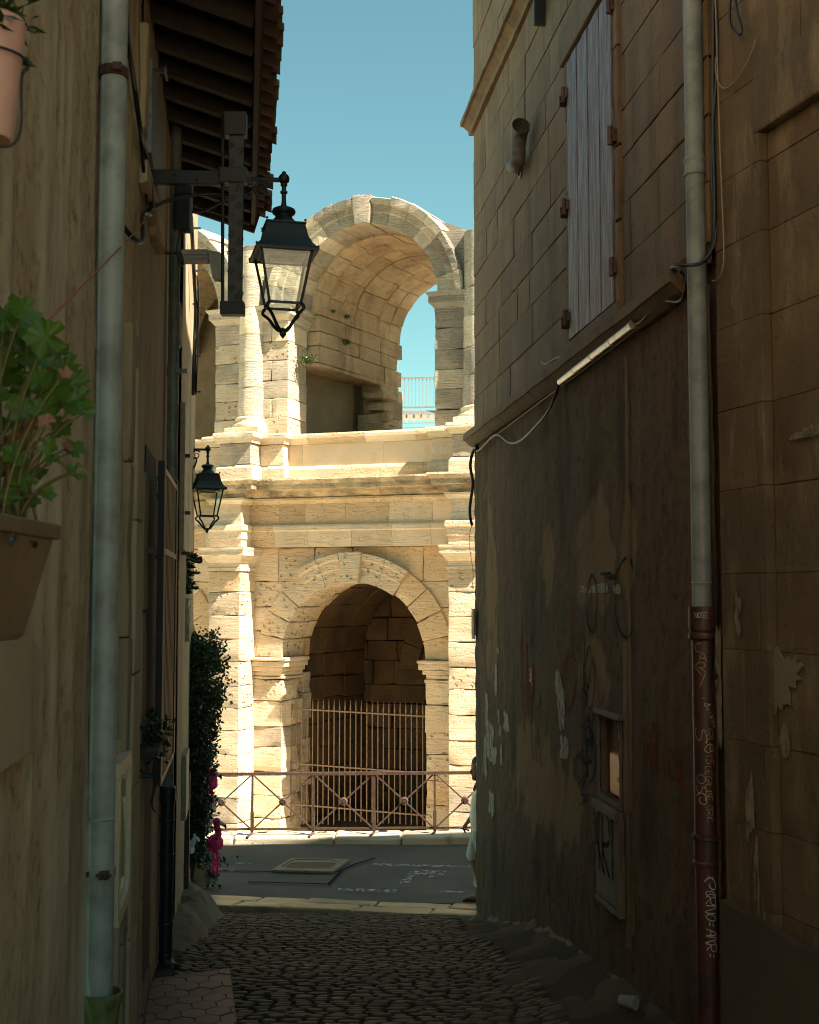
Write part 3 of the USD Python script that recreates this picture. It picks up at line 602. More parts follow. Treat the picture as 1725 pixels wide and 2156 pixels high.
marks = [[(900, 1176), (1225, 1186), (1222, 1200), (1110, 1197), (900, 1186)], [(1090, 1040), (1650, 1054), (1650, 1062), (1090, 1050)],
         [(1305, 1078), (1500, 1078), (1470, 1116), (1400, 1116), (1405, 1100), (1330, 1100), (1290, 1146), (1240, 1146)], [(1465, 1190), (1600, 1194), (1600, 1202), (1465, 1198)],
         [(325, 1034), (430, 1036), (430, 1042), (325, 1041)], [(230, 1074), (330, 1076), (330, 1080), (230, 1079)]]
for p in marks: obj('road_marking', plate(gq([zz(*q) for q in p]), .014, .003), 'worn_paint', street)
plain('tar', (.018, .016, .014), .95, specular_ior_level=.05)
for p in ([(230, 1078), (520, 1083)], [(410, 1140), (850, 1152)], [(850, 1150), (915, 1085)], [(900, 1085), (1000, 1040), (1100, 1010)]):
    q = [ghit(*zz(*a), .016) for a in p]; obj('tar_seam', plate(list(LineString([(a[0], a[1]) for a in q]).buffer(.018).exterior.coords)[:-1], .011, .004), 'tar', street)
mh = thing('manhole_cover', 'square cast iron manhole frame with round cover set in the asphalt', 'manhole cover')
q = gq([zz(530, 1080), zz(640, 1015), zz(965, 1020), zz(870, 1088)], .02); qc = sum(q) / 4
pg = Polygon([(p[0], p[1]) for p in q]); rad = .40
hole = Polygon([(qc[0] + rad * math.cos(a) * 1.0, qc[1] + rad * math.sin(a)) for a in np.linspace(0, 2 * math.pi, 33)[:-1]])
rad_ok = min(rad, hole.distance(pg.exterior) if not pg.contains(hole) else rad)
hole = hole.intersection(pg.buffer(-.05))
m_ = trimesh.creation.extrude_polygon(pg.difference(hole), .03, engine='earcut'); obj('frame', (m_.vertices + [0, 0, .0], m_.faces), 'cast_iron', mh)
m_ = trimesh.creation.extrude_polygon(hole.buffer(-.012), .022, engine='earcut'); obj('cover', (m_.vertices, m_.faces), 'cast_iron', mh)
for k in range(-3, 4):
    ln = LineString([(qc[0] - .34, qc[1] + k * .055), (qc[0] + .34, qc[1] + k * .055)]).buffer(.01).intersection(hole.buffer(-.05))
    for g in getattr(ln, 'geoms', [ln]):
        if not g.is_empty: m_ = trimesh.creation.extrude_polygon(g, .006, engine='earcut'); obj('rib', (m_.vertices + [0, 0, .022], m_.faces), 'cast_iron', mh)
# far kerb with the railing
kerb = thing('kerb', kind='structure')
xs = splits(-24, 24, 1.35, .2)
for a, b in zip(xs[:-1], xs[1:]):
    obj('kerb_stone', rbox(a + .004, b - .004, 18.22, 18.72, -.25, .10 + rng.uniform(-.008, .008), .045, (4, 3, 1), .012, 2.5, sd(), chip=.05), 'kerb_stone', kerb, smooth=True)
obj('moat_wall', box((0, 18.9, -1.45), (48, .4, 2.9)), 'limestone_rough', kerb)
rail = thing('street_railing', 'rust brown iron railing with crossed bars and rosettes on the kerb before the arena', 'railing')
def RP(x, z): return np.array([x, 18.44 + .04 * x, z])
x0 = -2.36 - .91 * 2
px = [x0 + .912 * k for k in range(8)]
obj('top_rail', bar(RP(px[0] - .3, 1.0), RP(px[-1] + .3, 1.0), .05, .045), 'rusty_iron', rail); obj('bottom_rail', bar(RP(px[0] - .3, .185), RP(px[-1] + .3, .185), .03, .03), 'rusty_iron', rail)
for k, x in enumerate(px):
    obj('post', cat([bar(RP(x, .42), RP(x, .98), .032), bar(RP(x, .16), RP(x, .44), .05), tube([RP(x, .2), RP(x, .13), RP(x - .03, .10) - [0, .05, 0], RP(x - .06, .08) - [0, .12, 0]], .024, 6)]), 'rusty_iron', rail)
    if k < 7:
        x1 = px[k + 1]; c = RP((x + x1) / 2, .585)
        for sgn in (-1, 1):
            f = -.012 * sgn
            obj('brace', bar(RP(x + .03, .585 + sgn * .385) + [0, f, 0], RP(x1 - .03, .585 - sgn * .385) + [0, f, 0], .026, .02), 'rusty_iron', rail)
        v, f = lathe([(0, -.05), (.022, -.05), (.024, -.04), (.03, -.034), (.034, -.043), (.046, -.043), (.052, -.034), (.058, -.02), (.058, .03), (0, .03)], 16)
        obj('rosette', fix(np.stack([v[:, 0], v[:, 2], v[:, 1]], 1) + c, f), 'rusty_iron', rail)
# worn threshold stones between alley and street
thr = thing('threshold_kerb', kind='structure')
pl = [(-2.75, 15.02), (1.3, 14.38)]
for row, (f0, f1) in enumerate(((0, .45), (.45, .95))):
    ts = splits(0, 1, .2, .25)
    for a, b in zip(ts[:-1], ts[1:]):
        A = np.array(pl[0]); B = np.array(pl[1]); d = B - A; L = np.linalg.norm(d); d /= L; nn = np.array([d[1], -d[0]])
        def PT(x, y, z): return np.stack([A[0] + d[0] * x + nn[0] * y, A[1] + d[1] * x + nn[1] * y, z + .14 * y], -1)
        obj('kerb_stone', rbox(a * L + .006, b * L - .006, f0 + .006, f1 - .006, -.25, .055 + rng.uniform(-.012, .012), .03, (5, 3, 1), .014, 2.5, sd(), P=PT, chip=.06), 'threshold_stone', thr, smooth=True)
# alley floor
alley = thing('alley_pavement', kind='structure')
ys = np.linspace(-4, 14.75, 150); us = np.linspace(0, 1, 40)
Y, U = np.meshgrid(ys, us, indexing='ij'); X = LX(Y) - .1 + (RX(Y) + .1 - LX(Y) + .1) * U
Z = gnd(X, Y) + (fbm(np.stack([X, Y, 0 * X], -1), 5, 3) - .5) * .016 - .010
V = np.stack([X, Y, Z], -1).reshape(-1, 3); obj('bed', (V, grid_faces(150, 40)[:, ::-1]), 'cobble_bed', alley, smooth=True)
Y, U = np.meshgrid(np.linspace(4, 13.2, 90), np.linspace(0, 1, 12), indexing='ij'); X = RX(Y) - .62 * np.clip((14.6 - Y) / 3, .3, 1) + (.70 * np.clip((14.6 - Y) / 3, .3, 1)) * U
Z = gnd(X, Y) + (fbm(np.stack([X, Y, 0 * X], -1), 3.5, 4, 2) - .5) * .12 - .015
obj('gutter', (np.stack([X, Y, Z], -1).reshape(-1, 3), grid_faces(90, 12)[:, ::-1]), 'mossy_gutter', alley, smooth=True)
def cobble(c, ax, ay, h, rot, q):
    ang = np.arange(9) * 2 * np.pi / 9; k = (np.abs(np.cos(ang)) ** 3 + np.abs(np.sin(ang)) ** 3) ** (-1 / 3) * q
    rings = [(1.0, -.03), (.98, .35 * h), (.86, .88 * h), (.5, h)]
    v = [(r * k * np.cos(ang) * ax, r * k * np.sin(ang) * ay, z) for r, z in rings]; P_ = np.vstack([np.stack([a, b, np.full(9, z)], 1) for a, b, z in v] + [[[0, 0, h * 1.03]]])
    f = np.vstack([grid_faces(4, 9, True)[:, ::-1] if False else grid_faces(4, 9, True), [[27 + i, 27 + (i + 1) % 9, 36] for i in range(9)]])
    cr, sr = math.cos(rot), math.sin(rot); x = P_[:, 0] * cr - P_[:, 1] * sr + c[0]; y = P_[:, 0] * sr + P_[:, 1] * cr + c[1]
    return np.stack([x, y, P_[:, 2] + gnd(x, y)], 1), f
r2 = np.random.default_rng(5); cob = []
y = 6.6
while y < 14.25:
    sp = .068 + .010 * math.sin(y * 7); x = LX(y) + .12 + r2.uniform(0, .1)
    while x < RX(y) - .52 * np.clip((15.2 - y) / 4, .2, 1):
        w = r2.uniform(.085, .175); yy = y + .10 * math.sin((x + 1) * 1.2) + r2.uniform(-.008, .008)
        lim = 15.02 - .158 * (x + 2.75) - .93
        if yy < lim: cob.append(((x + w / 2, yy), w * .465, sp * .445, r2.uniform(.008, .018), r2.uniform(-.08, .08), r2.uniform(.86, 1.04, 9)))
        x += w
    y += sp
big = sorted(range(len(cob)), key=lambda i: (abs(cob[i][0][0] + .3) > 1.35) * 2 + cob[i][0][1])
mid = [i for i in big if 7.6 < cob[i][0][1] and cob[i][0][0] > -1.6][:300]; ms_ = set(mid)
for i in mid: obj('cobble', cobble(*cob[i]), 'cobble', alley, smooth=True)
obj('far_cobbles', cat([cobble(*c) for i, c in enumerate(cob) if i not in ms_]), 'cobble', alley, kind='stuff', smooth=True)
# ragged skirt of old render at the foot of the right wall
S_, U_ = np.meshgrid(np.linspace(6.9, 13.0, 150), np.linspace(0, 1, 9), indexing='ij')
q = np.stack([S_ * 1.6, 0 * S_, 0 * S_], -1); wd = .05 + .20 * np.clip(fbm(q, 1.7, 4, 4) - .25, 0, 1) * np.clip((S_ - 8.2) / 2, .25, 1); ht = .02 + .13 * np.clip(fbm(q, 2.3, 4, 9) - .3, 0, 1) * np.clip((S_ - 8.2) / 2, .2, 1)
X_ = RX(S_) + .02 - wd * U_; Z_ = gnd(RX(S_) - wd * U_, S_) - .03 + ht * (1 - U_ ** 1.6) + (fbm(np.stack([X_ * 3, S_, 0 * X_], -1), 9, 3) - .5) * .06
obj('fallen_render', (np.stack([X_, S_, Z_], -1).reshape(-1, 3), grid_faces(150, 9)), 'rubble_render', alley, smooth=True)
# ------------------------------------------------------------------ right side: tall corner house and the ochre house beside it
FR = Frame((.711, 13.1), (.119, -1), (-1, -.119))
FO = Frame((1.656, 6.09), (.29, -1), (-1, -.29))
SR = 7.05                                        # length of the corner house along the alley
TOP = 11.25
metal('zinc', (0.17, 0.18, 0.16), (0.11, 0.113, 0.098), .45, .5, 0.0, 5.0)
metal('red_iron', (0.055, 0.010, 0.008), (0.018, 0.009, 0.007), .5, .5, 0.0, 8.0)
metal('black_iron', (0.012, 0.012, 0.013), (0.03, 0.022, 0.017), .15, .45)
metal('rust_hinge', (0.05, 0.02, 0.014), (0.10, 0.04, 0.02), .4, .6)
plain('black_cable', (.010, .010, .010), .45); plain('tan_cable', (.20, .135, .07), .6)
metal('aluminium', (.62, .60, .57), (.45, .43, .40), .3, .35, .9)
# render: colour from how far it has peeled
def plaster_mat(name, base, base2, under, dark, ms=(3.5, 3.5, .5)):
    n = {'g': ('geometry', {}), 'a': ('attribute', dict(attribute='peel')), 'd': ('attribute', dict(attribute='dirt')), 'mp': ('mapping', dict(scale=ms)), 'n': ('noise_texture', dict(scale=2.0, detail=7.0, roughness=.7)),
         'n2': ('noise_texture', dict(scale=14.0, detail=7.0, roughness=.72)), 'c': ('rgb_ramp', dict(ramp=[(.3, base2), (.7, base)])), 'sk': ('rgb_ramp', dict(ramp=[(.34, (.40, .37, .33)), (.50, (1, 1, 1))])), 'ms': ('mix_color', dict(blend_type='multiply', fac=.8)),
         'm1': ('mix_color', dict(b=under)), 'm2': ('mix_color', dict(b=dark)), 'n3': ('noise_texture', dict(scale=60.0, detail=5.0, roughness=.7)),
         'ad': ('math', dict(math_type='multiply_add', value2=.25)), 'b': ('bump', dict(strength=.6, distance=.012)), 'p': ('principled_bsdf', dict(roughness=.9, specular_ior_level=.12))}
    mat(name, n, [('g.position', 'mp.vector'), ('mp.vector', 'n.vector'), ('g.position', 'n2.vector'), ('g.position', 'n3.vector'), ('n.fac', 'c.fac'), ('n2.fac', 'sk.fac'), ('c.color', 'ms.a'), ('sk.color', 'ms.b'), ('ms.result', 'm1.a'), ('a.fac', 'm1.fac'),
                  ('m1.result', 'm2.a'), ('d.fac', 'm2.fac'), ('m2.result', 'p.base_color'), ('n3.fac', 'ad.value1'), ('n2.fac', 'ad.value3'), ('ad.value', 'b.height'), ('b.normal', 'p.normal')])
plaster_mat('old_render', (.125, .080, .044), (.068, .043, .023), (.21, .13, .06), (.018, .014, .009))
def primvar(o, name, val):
    UsdGeom.PrimvarsAPI(UsdGeom.Mesh(o)).CreatePrimvar(name, Sdf.ValueTypeNames.FloatArray, 'vertex').Set(Vt.FloatArray.FromNumpy(np.asarray(val, np.float32)))
def blob(S, Z, s, z, rs, rz, seed=0, rag=1.15):
    p = np.stack([S * 2.2, Z * 1.4, 0 * S], -1)
    d = ((S - s) / rs) ** 2 + ((Z - z) / rz) ** 2 + (fbm(p, 2.6, 4, seed) - .5) * 2.2 * rag
    return np.clip((1 - d) * 4, 0, 1)
def rw(u, v): return FR.hit(u, v)
PEELS = []
for u, v, w, h, sdd in ((1250, 1130, 45, 110, 1), (1252, 1215, 40, 70, 2), (1320, 1150, 20, 110, 3), (1130, 1640, 90, 110, 4), (1190, 1690, 40, 70, 5), (1030, 1250, 14, 200, 6), (1150, 1180, 14, 80, 8), (1240, 1420, 45, 80, 9)):
    s, z = rw(u, v); s2, _ = rw(u + w, v); _, z2 = rw(u, v - h); PEELS.append((s, z, abs(s2 - s), abs(z2 - z), sdd))
def plaster(S, Z):
    peel = np.zeros_like(S)
    for s, z, rs, rz, k in PEELS: peel = np.maximum(peel, blob(S, Z, s, z, rs, rz, k) * .75)
    p3 = np.stack([S, 0 * S, Z], -1)
    speck = np.clip((fbm(p3 * [5, 1, 1.2], 3.0, 4, 31) - .64) * 14, 0, 1) * .7; peel = np.maximum(peel, speck * np.clip(2.2 - S, 0.15, 1))
    h = (fbm(p3, 1.3, 3, 3) - .5) * .03 + (fbm(p3, 7, 3, 9) - .5) * .016 - peel * .012
    dirt = np.clip((fbm(p3 * [2.6, 1, .5], 1.7, 4, 17) - .56) * 5, 0, 1) * .6 + np.clip((2.0 - Z) / 1.1, 0, 1) * .55 * (fbm(p3, 2, 3, 21) + .1)
    return h, peel, np.clip(dirt, 0, .9)
def ph(s, z): return plaster(np.asarray(s, float), np.asarray(z, float))[0]
house_r = thing('corner_house', 'tall stone corner house with peeling graffitied render on the right of the alley', 'house')
# body: a closed block behind the facing, its street front turned away from the alley
foot = [FR.P(0, -.06, 0)[:2], FR.P(SR, -.06, 0)[:2], FR.P(SR, -9, 0)[:2] + [0, .0], FR.P(-.6, -14, 0)[:2], FR.P(0, -.5, 0)[:2] + np.array([.2, 0])]
foot = [FR.P(0, -.05, 0)[:2], FR.P(SR, -.05, 0)[:2], FR.P(SR, -14, 0)[:2], np.array([14.5, 13.0])]
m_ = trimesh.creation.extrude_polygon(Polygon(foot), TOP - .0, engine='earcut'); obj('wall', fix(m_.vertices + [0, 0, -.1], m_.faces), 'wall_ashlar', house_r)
_n0 = (1.0, 0.1)
# niche opening in the render
NU = [rw(1263, 1495), rw(1306, 1517), rw(1266, 1668), rw(1306, 1690)]
ns0, ns1 = NU[0][0], NU[1][0]; nz1 = NU[0][1] - .02; nz0 = NU[2][1]
BZ0 = rw(1266, 1842)[1]
zs = np.arange(-.1, 5.30, .035); ss = np.unique(np.concatenate([np.arange(-.0, SR, .035), [SR]]))
S, Z = np.meshgrid(ss, zs, indexing='ij'); h, peel, dirt = plaster(S, Z)
V = FR.P(S, h, Z).reshape(-1, 3); f = grid_faces(len(ss), len(zs))
inside = ((S > ns0) & (S < ns1) & (Z > nz0) & (Z < nz1)).reshape(-1); f = f[~inside[f].all(1)]
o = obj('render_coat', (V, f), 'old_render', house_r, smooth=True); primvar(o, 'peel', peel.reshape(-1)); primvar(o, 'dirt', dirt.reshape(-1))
obj('corner_edge', rbox(-.02, .012, -.5, -.005, 0, 5.3, .008, (1, 2, 30), .006, 3, 5, P=FR.P), 'wall_pale', house_r, smooth=True)
obj('street_front', rbox(-.03, .0, -12, -.5, 0, TOP, .01, (1, 6, 6), P=lambda s, h, z: FR.P(s - (h + .5) * -.0, h, z)), 'wall_pale', house_r)
# ashlar above the string course
zr = courses(5.50, 8.80, .335, .02) ; zr = np.concatenate([zr, courses(9.02, TOP, .36, .02)])
sh = [FR.hit(1205, 420)[0], FR.hit(1302, 420)[0]]; shz0 = FR.hit(1211, 719)[1]; shz1 = FR.hit(1207, 125)[1]; _t = FR.hit(1300, 20)[1]
for i, (a, b) in enumerate(zip(zr[:-1], zr[1:])):
    if b - a > .5 or (a < 9.0 and b > 8.85): continue
    lim = SR if a < 8.9 else SR
    xs = splits(0, lim, .68, .25)
    for s0, s1 in zip(xs[:-1], xs[1:]):
        for q0, q1 in ([(s0, s1)] if not (b > shz0 and a < shz1 + .1 and s1 > sh[0] - .07 and s0 < sh[1] + .07) else [(s0, min(s1, sh[0] - .07)), (max(s0, sh[1] + .07), s1)]):
            if q1 - q0 < .06: continue
            g = .0025
            obj('wall_stone', rbox(q0 + g, q1 - g, -.05, rng.uniform(-.002, .006), a + g, b - g, .007, (4, 1, 3), .004, 3.5, sd(), P=FR.P, chip=.025), 'wall_ashlar', house_r, smooth=True)
obj('mortar', (lambda S, Z: (FR.P(S, 0 * S - .009, Z).reshape(-1, 3), grid_faces(*S.shape)))(*np.meshgrid(np.linspace(0, SR, 40), np.linspace(5.4, TOP, 30), indexing='ij')), 'wall_ashlar', house_r)
# string courses
def string(z0, steps, s0, s1, m, name):
    xs = splits(s0, s1, 1.2, .2)
    for a, b in zip(xs[:-1], xs[1:]):
        obj(name, prism(arc_prof(z0, .02, steps, -.05), a + .003, b - .003, 8, FR.P, .014, 3.5, sd(), sub=.04), m, house_r)
string(5.30, [(.03, .02), (.05, .05), (.015, 0), (0, .07), (-.09, .06)], -.06, SR - .30, 'wall_ashlar', 'string_course_stone')
string(8.80, [(.02, .0), (.01, .05), (.06, .05), (.03, .0), (0, .05), (-.10, .07)], -.08, SR, 'wall_ashlar', 'cornice_stone')
obj('roof', box((7.6, 6.5, TOP + .06), (15.4, 13.4, .14)), 'roof_tile', house_r) if False else None
# shutters: two leaves of boards in a stone surround
n = {'g': ('geometry', {}), 'oi': ('object_info', {}), 'mp': ('mapping', dict(scale=(9.0, 9.0, .55))), 'n': ('noise_texture', dict(scale=5.0, detail=8.0, roughness=.75)), 'r': ('rgb_ramp', dict(ramp=[(.40, (0, 0, 0)), (.55, (1, 1, 1))])),
     'm': ('mix_color', dict(a=(.215, .195, .205), b=(.085, .034, .028))), 'b': ('bump', dict(strength=.5, distance=.004)), 'p': ('principled_bsdf', dict(roughness=.55))}
mat('peeling_paint', n, [('g.position', 'mp.vector'), ('mp.vector', 'n.vector'), ('n.fac', 'r.fac'), ('r.color', 'm.fac'), ('m.result', 'p.base_color'), ('n.fac', 'b.height'), ('b.normal', 'p.normal')])
s0, s1 = sh; W = s1 - s0
z0a = shz0 + .02; z1a = shz1
win = thing('window_shutter', parent=house_r)
obj('reveal', rbox(s0 - .02, s1 + .02, -.14, -.03, z0a - .03, z1a + .03, .005, (1, 1, 1), P=FR.P), 'black_iron', win)
nb = 8
for k in range(nb):
    a = s0 + W * k / nb; b = s0 + W * (k + 1) / nb
    gap = .003 if k != nb // 2 else .009
    obj('board', rbox(a + gap, b - .003, -.03, .035 + (0.004 if k % 2 else 0), z0a, z1a, .005, (1, 1, 8), .0015, 6, sd(), P=FR.P), 'peeling_paint', win, smooth=True)
for a, b in ((s0 - .10, s0 - .012), (s1 + .012, s1 + .10)):
    zz_ = courses(z0a - .1, z1a + .1, .62, .08)
    for q0, q1 in zip(zz_[:-1], zz_[1:]): obj('surround_stone', rbox(a, b, -.05, .03, q0 + .003, q1 - .003, .012, (1, 1, 3), .008, 4, sd(), P=FR.P, chip=.05), 'wall_ashlar', win, smooth=True)
obj('lintel', rbox(s0 - .14, s1 + .14, -.05, .06, z1a + .02, z1a + .28, .012, (4, 1, 2), .01, 4, sd(), P=FR.P, chip=.06), 'wall_ashlar', win, smooth=True)
obj('sill', rbox(s0 - .1, s1 + .1, -.05, .05, z0a - .12, z0a - .015, .014, (4, 1, 1), .01, 4, sd(), P=FR.P, chip=.06), 'wall_ashlar', win, smooth=True)
for side, us in ((s0 - .01, ((1204, 197), (1206, 433), (1208, 668))), (s1 + .01, ((1292, 22), (1294, 297), (1296, 571)))):
    for u, v in us:
        z = FR.hit(u, v)[1]; d = -1 if side < (s0 + s1) / 2 else 1
        v_, f_ = tube([FR.P(side + d * .012, .055, z - .06), FR.P(side + d * .012, .055, z + .06)], .020, 8)
        obj('hinge', cat([(v_, f_), rbox(side - .05, side + .05, .02, .05, z - .035, z + .035, .004, (1, 1, 1), P=FR.P), rbox(side + d * .0, side + d * .055, -.02, .05, z - .05, z - .01, .004, (1, 1, 1), P=FR.P)]), 'rust_hinge', win)
# shutter of another window, edge-on at the very top
s_, z_ = FR.hit(1148, 25); obj('iron_stay', rbox(s_ - .02, s_ + .03, .0, .10, z_ - .12, z_ + 1.0, .01, (1, 1, 1), P=FR.P), 'black_iron', house_r)
# recessed utility niche, its ledge, the door below
stone('meter_box_grey', (.15, .122, .085), (.10, .08, .056), stain=(.06, .05, .045), stain_amt=.22, stain_sc=(4, 4, .6), bump=.25, pits=.1, dist=.004, bed=.5)
nic = thing('utility_niche', parent=house_r); dn = .26
obj('back_panel', rbox(ns0 - .03, ns1 + .03, -dn - .02, -dn, nz0 - .02, nz1 + .02, .003, (1, 1, 1), P=FR.P), 'meter_box_grey', nic)
obj('side_panel', rbox(ns0 - .03, ns0, -dn, .012, nz0 - .02, nz1 + .02, .003, (1, 1, 1), P=FR.P), 'meter_box_grey', nic); obj('side_panel', rbox(ns1, ns1 + .03, -dn, .012, nz0 - .02, nz1 + .02, .003, (1, 1, 1), P=FR.P), 'meter_box_grey', nic)
def tilt(s, h, z): return FR.P(s, h, z)
obj('top_panel', rbox(ns0 - .05, ns1 + .05, -dn, .035, nz1, nz1 + .035, .006, (1, 1, 1), P=FR.P), 'meter_box_grey', nic)
obj('bottom_panel', rbox(ns0 - .03, ns1 + .03, -dn, .02, nz0 - .04, nz0, .006, (1, 1, 1), P=FR.P), 'meter_box_grey', nic)
obj('ledge', rbox(ns0 - .05, ns1 + .05, -.02, .05, nz0 - .11, nz0 - .045, .01, (1, 1, 1), P=FR.P), 'meter_box_grey', nic)
obj('door', rbox(ns0 - .03, ns1 + .05, -.02, .028, BZ0 - .12, nz0 - .115, .012, (2, 1, 4), .002, 4, 3, P=FR.P), 'meter_box_grey', nic, smooth=30)
obj('door_frame', cat([rbox(ns1 + .02, ns1 + .065, -.02, .04, BZ0 - .15, nz0 - .1, .006, (1, 1, 1), P=FR.P), rbox(ns0 - .03, ns1 + .03, -.02, .036, BZ0 - .16, BZ0 - .125, .006, (1, 1, 1), P=FR.P)]), 'meter_box_grey', nic)
obj('pipe_stub', tube([FR.P(ns0 + .20, -dn, nz1 - .35), FR.P(ns0 + .20, -dn + .05, nz1 - .35), FR.P(ns0 + .20, -dn + .05, nz1 - .45)], .012), 'black_iron', nic)
# gas meter
plain('orange_plastic', (.62, .20, .03), .45, var=.12); plain('pale_label', (.72, .60, .42), .5, var=.1); plain('white_paper', (.62, .58, .50), .75, sc=40)
ml = FR.hit(1285, 1590)[1] + .03; mz = FR.hit(1290, 1662)[1] + .03; mh_ = .26
gm = thing('gas_meter', 'small orange gas meter with pale labelled front inside the wall niche', 'gas meter')
mw = (ns1 - ns0)
q0, q1 = ns0 + mw * .30, ns1 - .04
obj('casing', rbox(q0, q1, -dn + .02, -.02, nz0 + .012, nz0 + .29, .02, (2, 2, 2), P=FR.P), 'orange_plastic', gm, smooth=40)
obj('front_plate', rbox(q0 - .008, q0 + .004, -dn + .03, -.03, nz0 + .02, nz0 + .282, .004, (1, 1, 1), P=FR.P), 'pale_label', gm)
for a, b, c_, m in ((.19, .26, (.05, .15), 'white_paper'), (.045, .10, (.04, .13), 'white_paper'), (.13, .165, (.07, .11), 'black_iron')):
    obj('label', rbox(q0 - .012, q0 - .007, -dn + c_[0], -dn + c_[1], nz0 + a, nz0 + b, .001, (1, 1, 1), P=FR.P), m, gm)
obj('slot', rbox(q1 - .09, q1 - .05, -.021, -.014, nz0 + .12, nz0 + .15, .002, (1, 1, 1), P=FR.P), 'black_iron', gm)
# vertical pilaster strip of render beside the niche
ps = rw(1318, 1600)[0]; obj('render_strip', rbox(ps - .02, ps + .07, -.02, .010, 1.5, 3.4, .008, (2, 1, 24), .010, 3, 5, P=FR.P), 'wall_ashlar', house_r, smooth=True)
obj('render_strip', rbox(ps + .085, ps + .13, -.02, .004, 1.6, 5.2, .006, (2, 1, 30), .008, 3, 8, P=FR.P), 'wall_ashlar', house_r, smooth=True)
# ---------------- torn paper, paint and lettering on the render
def worn(name, col, rough=.9, sc=(7, 7, 1.6), lo=.45, hi=.56, amount=.9, var=.25):
    n = {'g': ('geometry', {}), 'mp': ('mapping', dict(scale=sc)), 'n': ('noise_texture', dict(scale=3.0, detail=9.0, roughness=.78)), 'n2': ('noise_texture', dict(scale=20.0, detail=5.0)), 'r': ('rgb_ramp', dict(ramp=[(lo, (0, 0, 0)), (hi, (amount,) * 3)])),
         'c': ('rgb_ramp', dict(ramp=[(.3, tuple(x * (1 - var) for x in col)), (.7, tuple(x * (1 + var) for x in col))])), 'p': ('principled_bsdf', dict(roughness=rough, specular_ior_level=.05)), 't': ('transparent_bsdf', {}), 'm': ('mix_closure', {})}
    mat(name, n, [('g.position', 'mp.vector'), ('mp.vector', 'n.vector'), ('g.position', 'n2.vector'), ('n.fac', 'r.fac'), ('n2.fac', 'c.fac'), ('c.color', 'p.base_color'), ('r.color', 'm.fac'), ('t.BSDF', 'm.closure1'), ('p.BSDF', 'm.closure2')], 'm.closure')
stone('patch_render', (.19, .15, .095), (.13, .10, .062), bump=.4, bed=1, dist=.008, fine=30)
worn('torn_white', (.40, .35, .27), sc=(9, 9, 2.0), lo=.44, hi=.50); worn('worn_patch', (.20, .155, .095), sc=(4, 4, 2), lo=.42, hi=.50)
worn('spray_black', (.007, .007, .007), sc=(6, 6, 4), lo=.36, hi=.50); worn('spray_red', (.17, .018, .010), sc=(6, 6, 4), lo=.36, hi=.52, amount=.8); worn('spray_dark_red', (.075, .010, .008), sc=(6, 6, 3), lo=.40, hi=.56, amount=.8); worn('spray_blue', (.016, .016, .030), sc=(6, 6, 4), lo=.40, hi=.54, amount=.8); plain('chalk', (.36, .32, .25), .8, sc=90, var=.4); plain('gold_scratch', (.34, .21, .07), .7, sc=90, var=.4)
def patch_mesh(F, poly, hfun, th=.003):
    """thin sheet following the wall: polygon in (s, z)."""
    out = []
    for g in getattr(poly, 'geoms', [poly]):
        if g.is_empty or g.area < 1e-5: continue
        m = trimesh.creation.extrude_polygon(g.simplify(.002), th, engine='earcut'); v = np.asarray(m.vertices)
        out.append((F.P(v[:, 0], hfun(v[:, 0], v[:, 1]) + v[:, 2] + .003, v[:, 1]), m.faces))
    return cat([fix(*o) for o in out])
def ragged(cx, cz, w, h, seed, n=54):
    r = np.random.default_rng(seed); a = np.linspace(0, 2 * np.pi, n, endpoint=False)
    k = (np.abs(np.cos(a)) ** 4 + np.abs(np.sin(a)) ** 4) ** -.25 * (.35 + 1.1 * fbm(np.stack([np.cos(a), np.sin(a), 0 * a + seed], 1), 2.2, 4, seed % 50))
    return Polygon(np.stack([cx + w * k * np.cos(a), cz + h * k * np.sin(a)], 1)).buffer(0)
for i, (u, v, w, h) in enumerate(((1045, 1440, 3, 25), (1027, 1500, 4, 40), (1052, 1520, 3, 32), (1066, 1520, 6, 22), (1033, 1560, 8, 45), (1024, 1600, 3, 50), (1042, 1590, 5, 20), (1036, 1690, 6, 32), (1055, 1590, 2, 24), (1049, 1370, 2, 8), (1044, 1410, 3, 12), (1251, 1240, 32, 10), (1301, 1241, 8, 10), (1178, 1440, 7, 30), (1183, 1490, 8, 45), (1187, 1575, 9, 28), (1118, 1420, 3, 20), (1290, 1215, 14, 6))):
    s, z = rw(u, v); s2 = rw(u + w, v)[0]; z2 = rw(u, v - h)[1]
    obj('torn_paper', patch_mesh(FR, ragged(s, z, abs(s2 - s), abs(z2 - z), i + 3), ph), 'torn_white' if i != 17 else 'spray_dark_red', house_r)
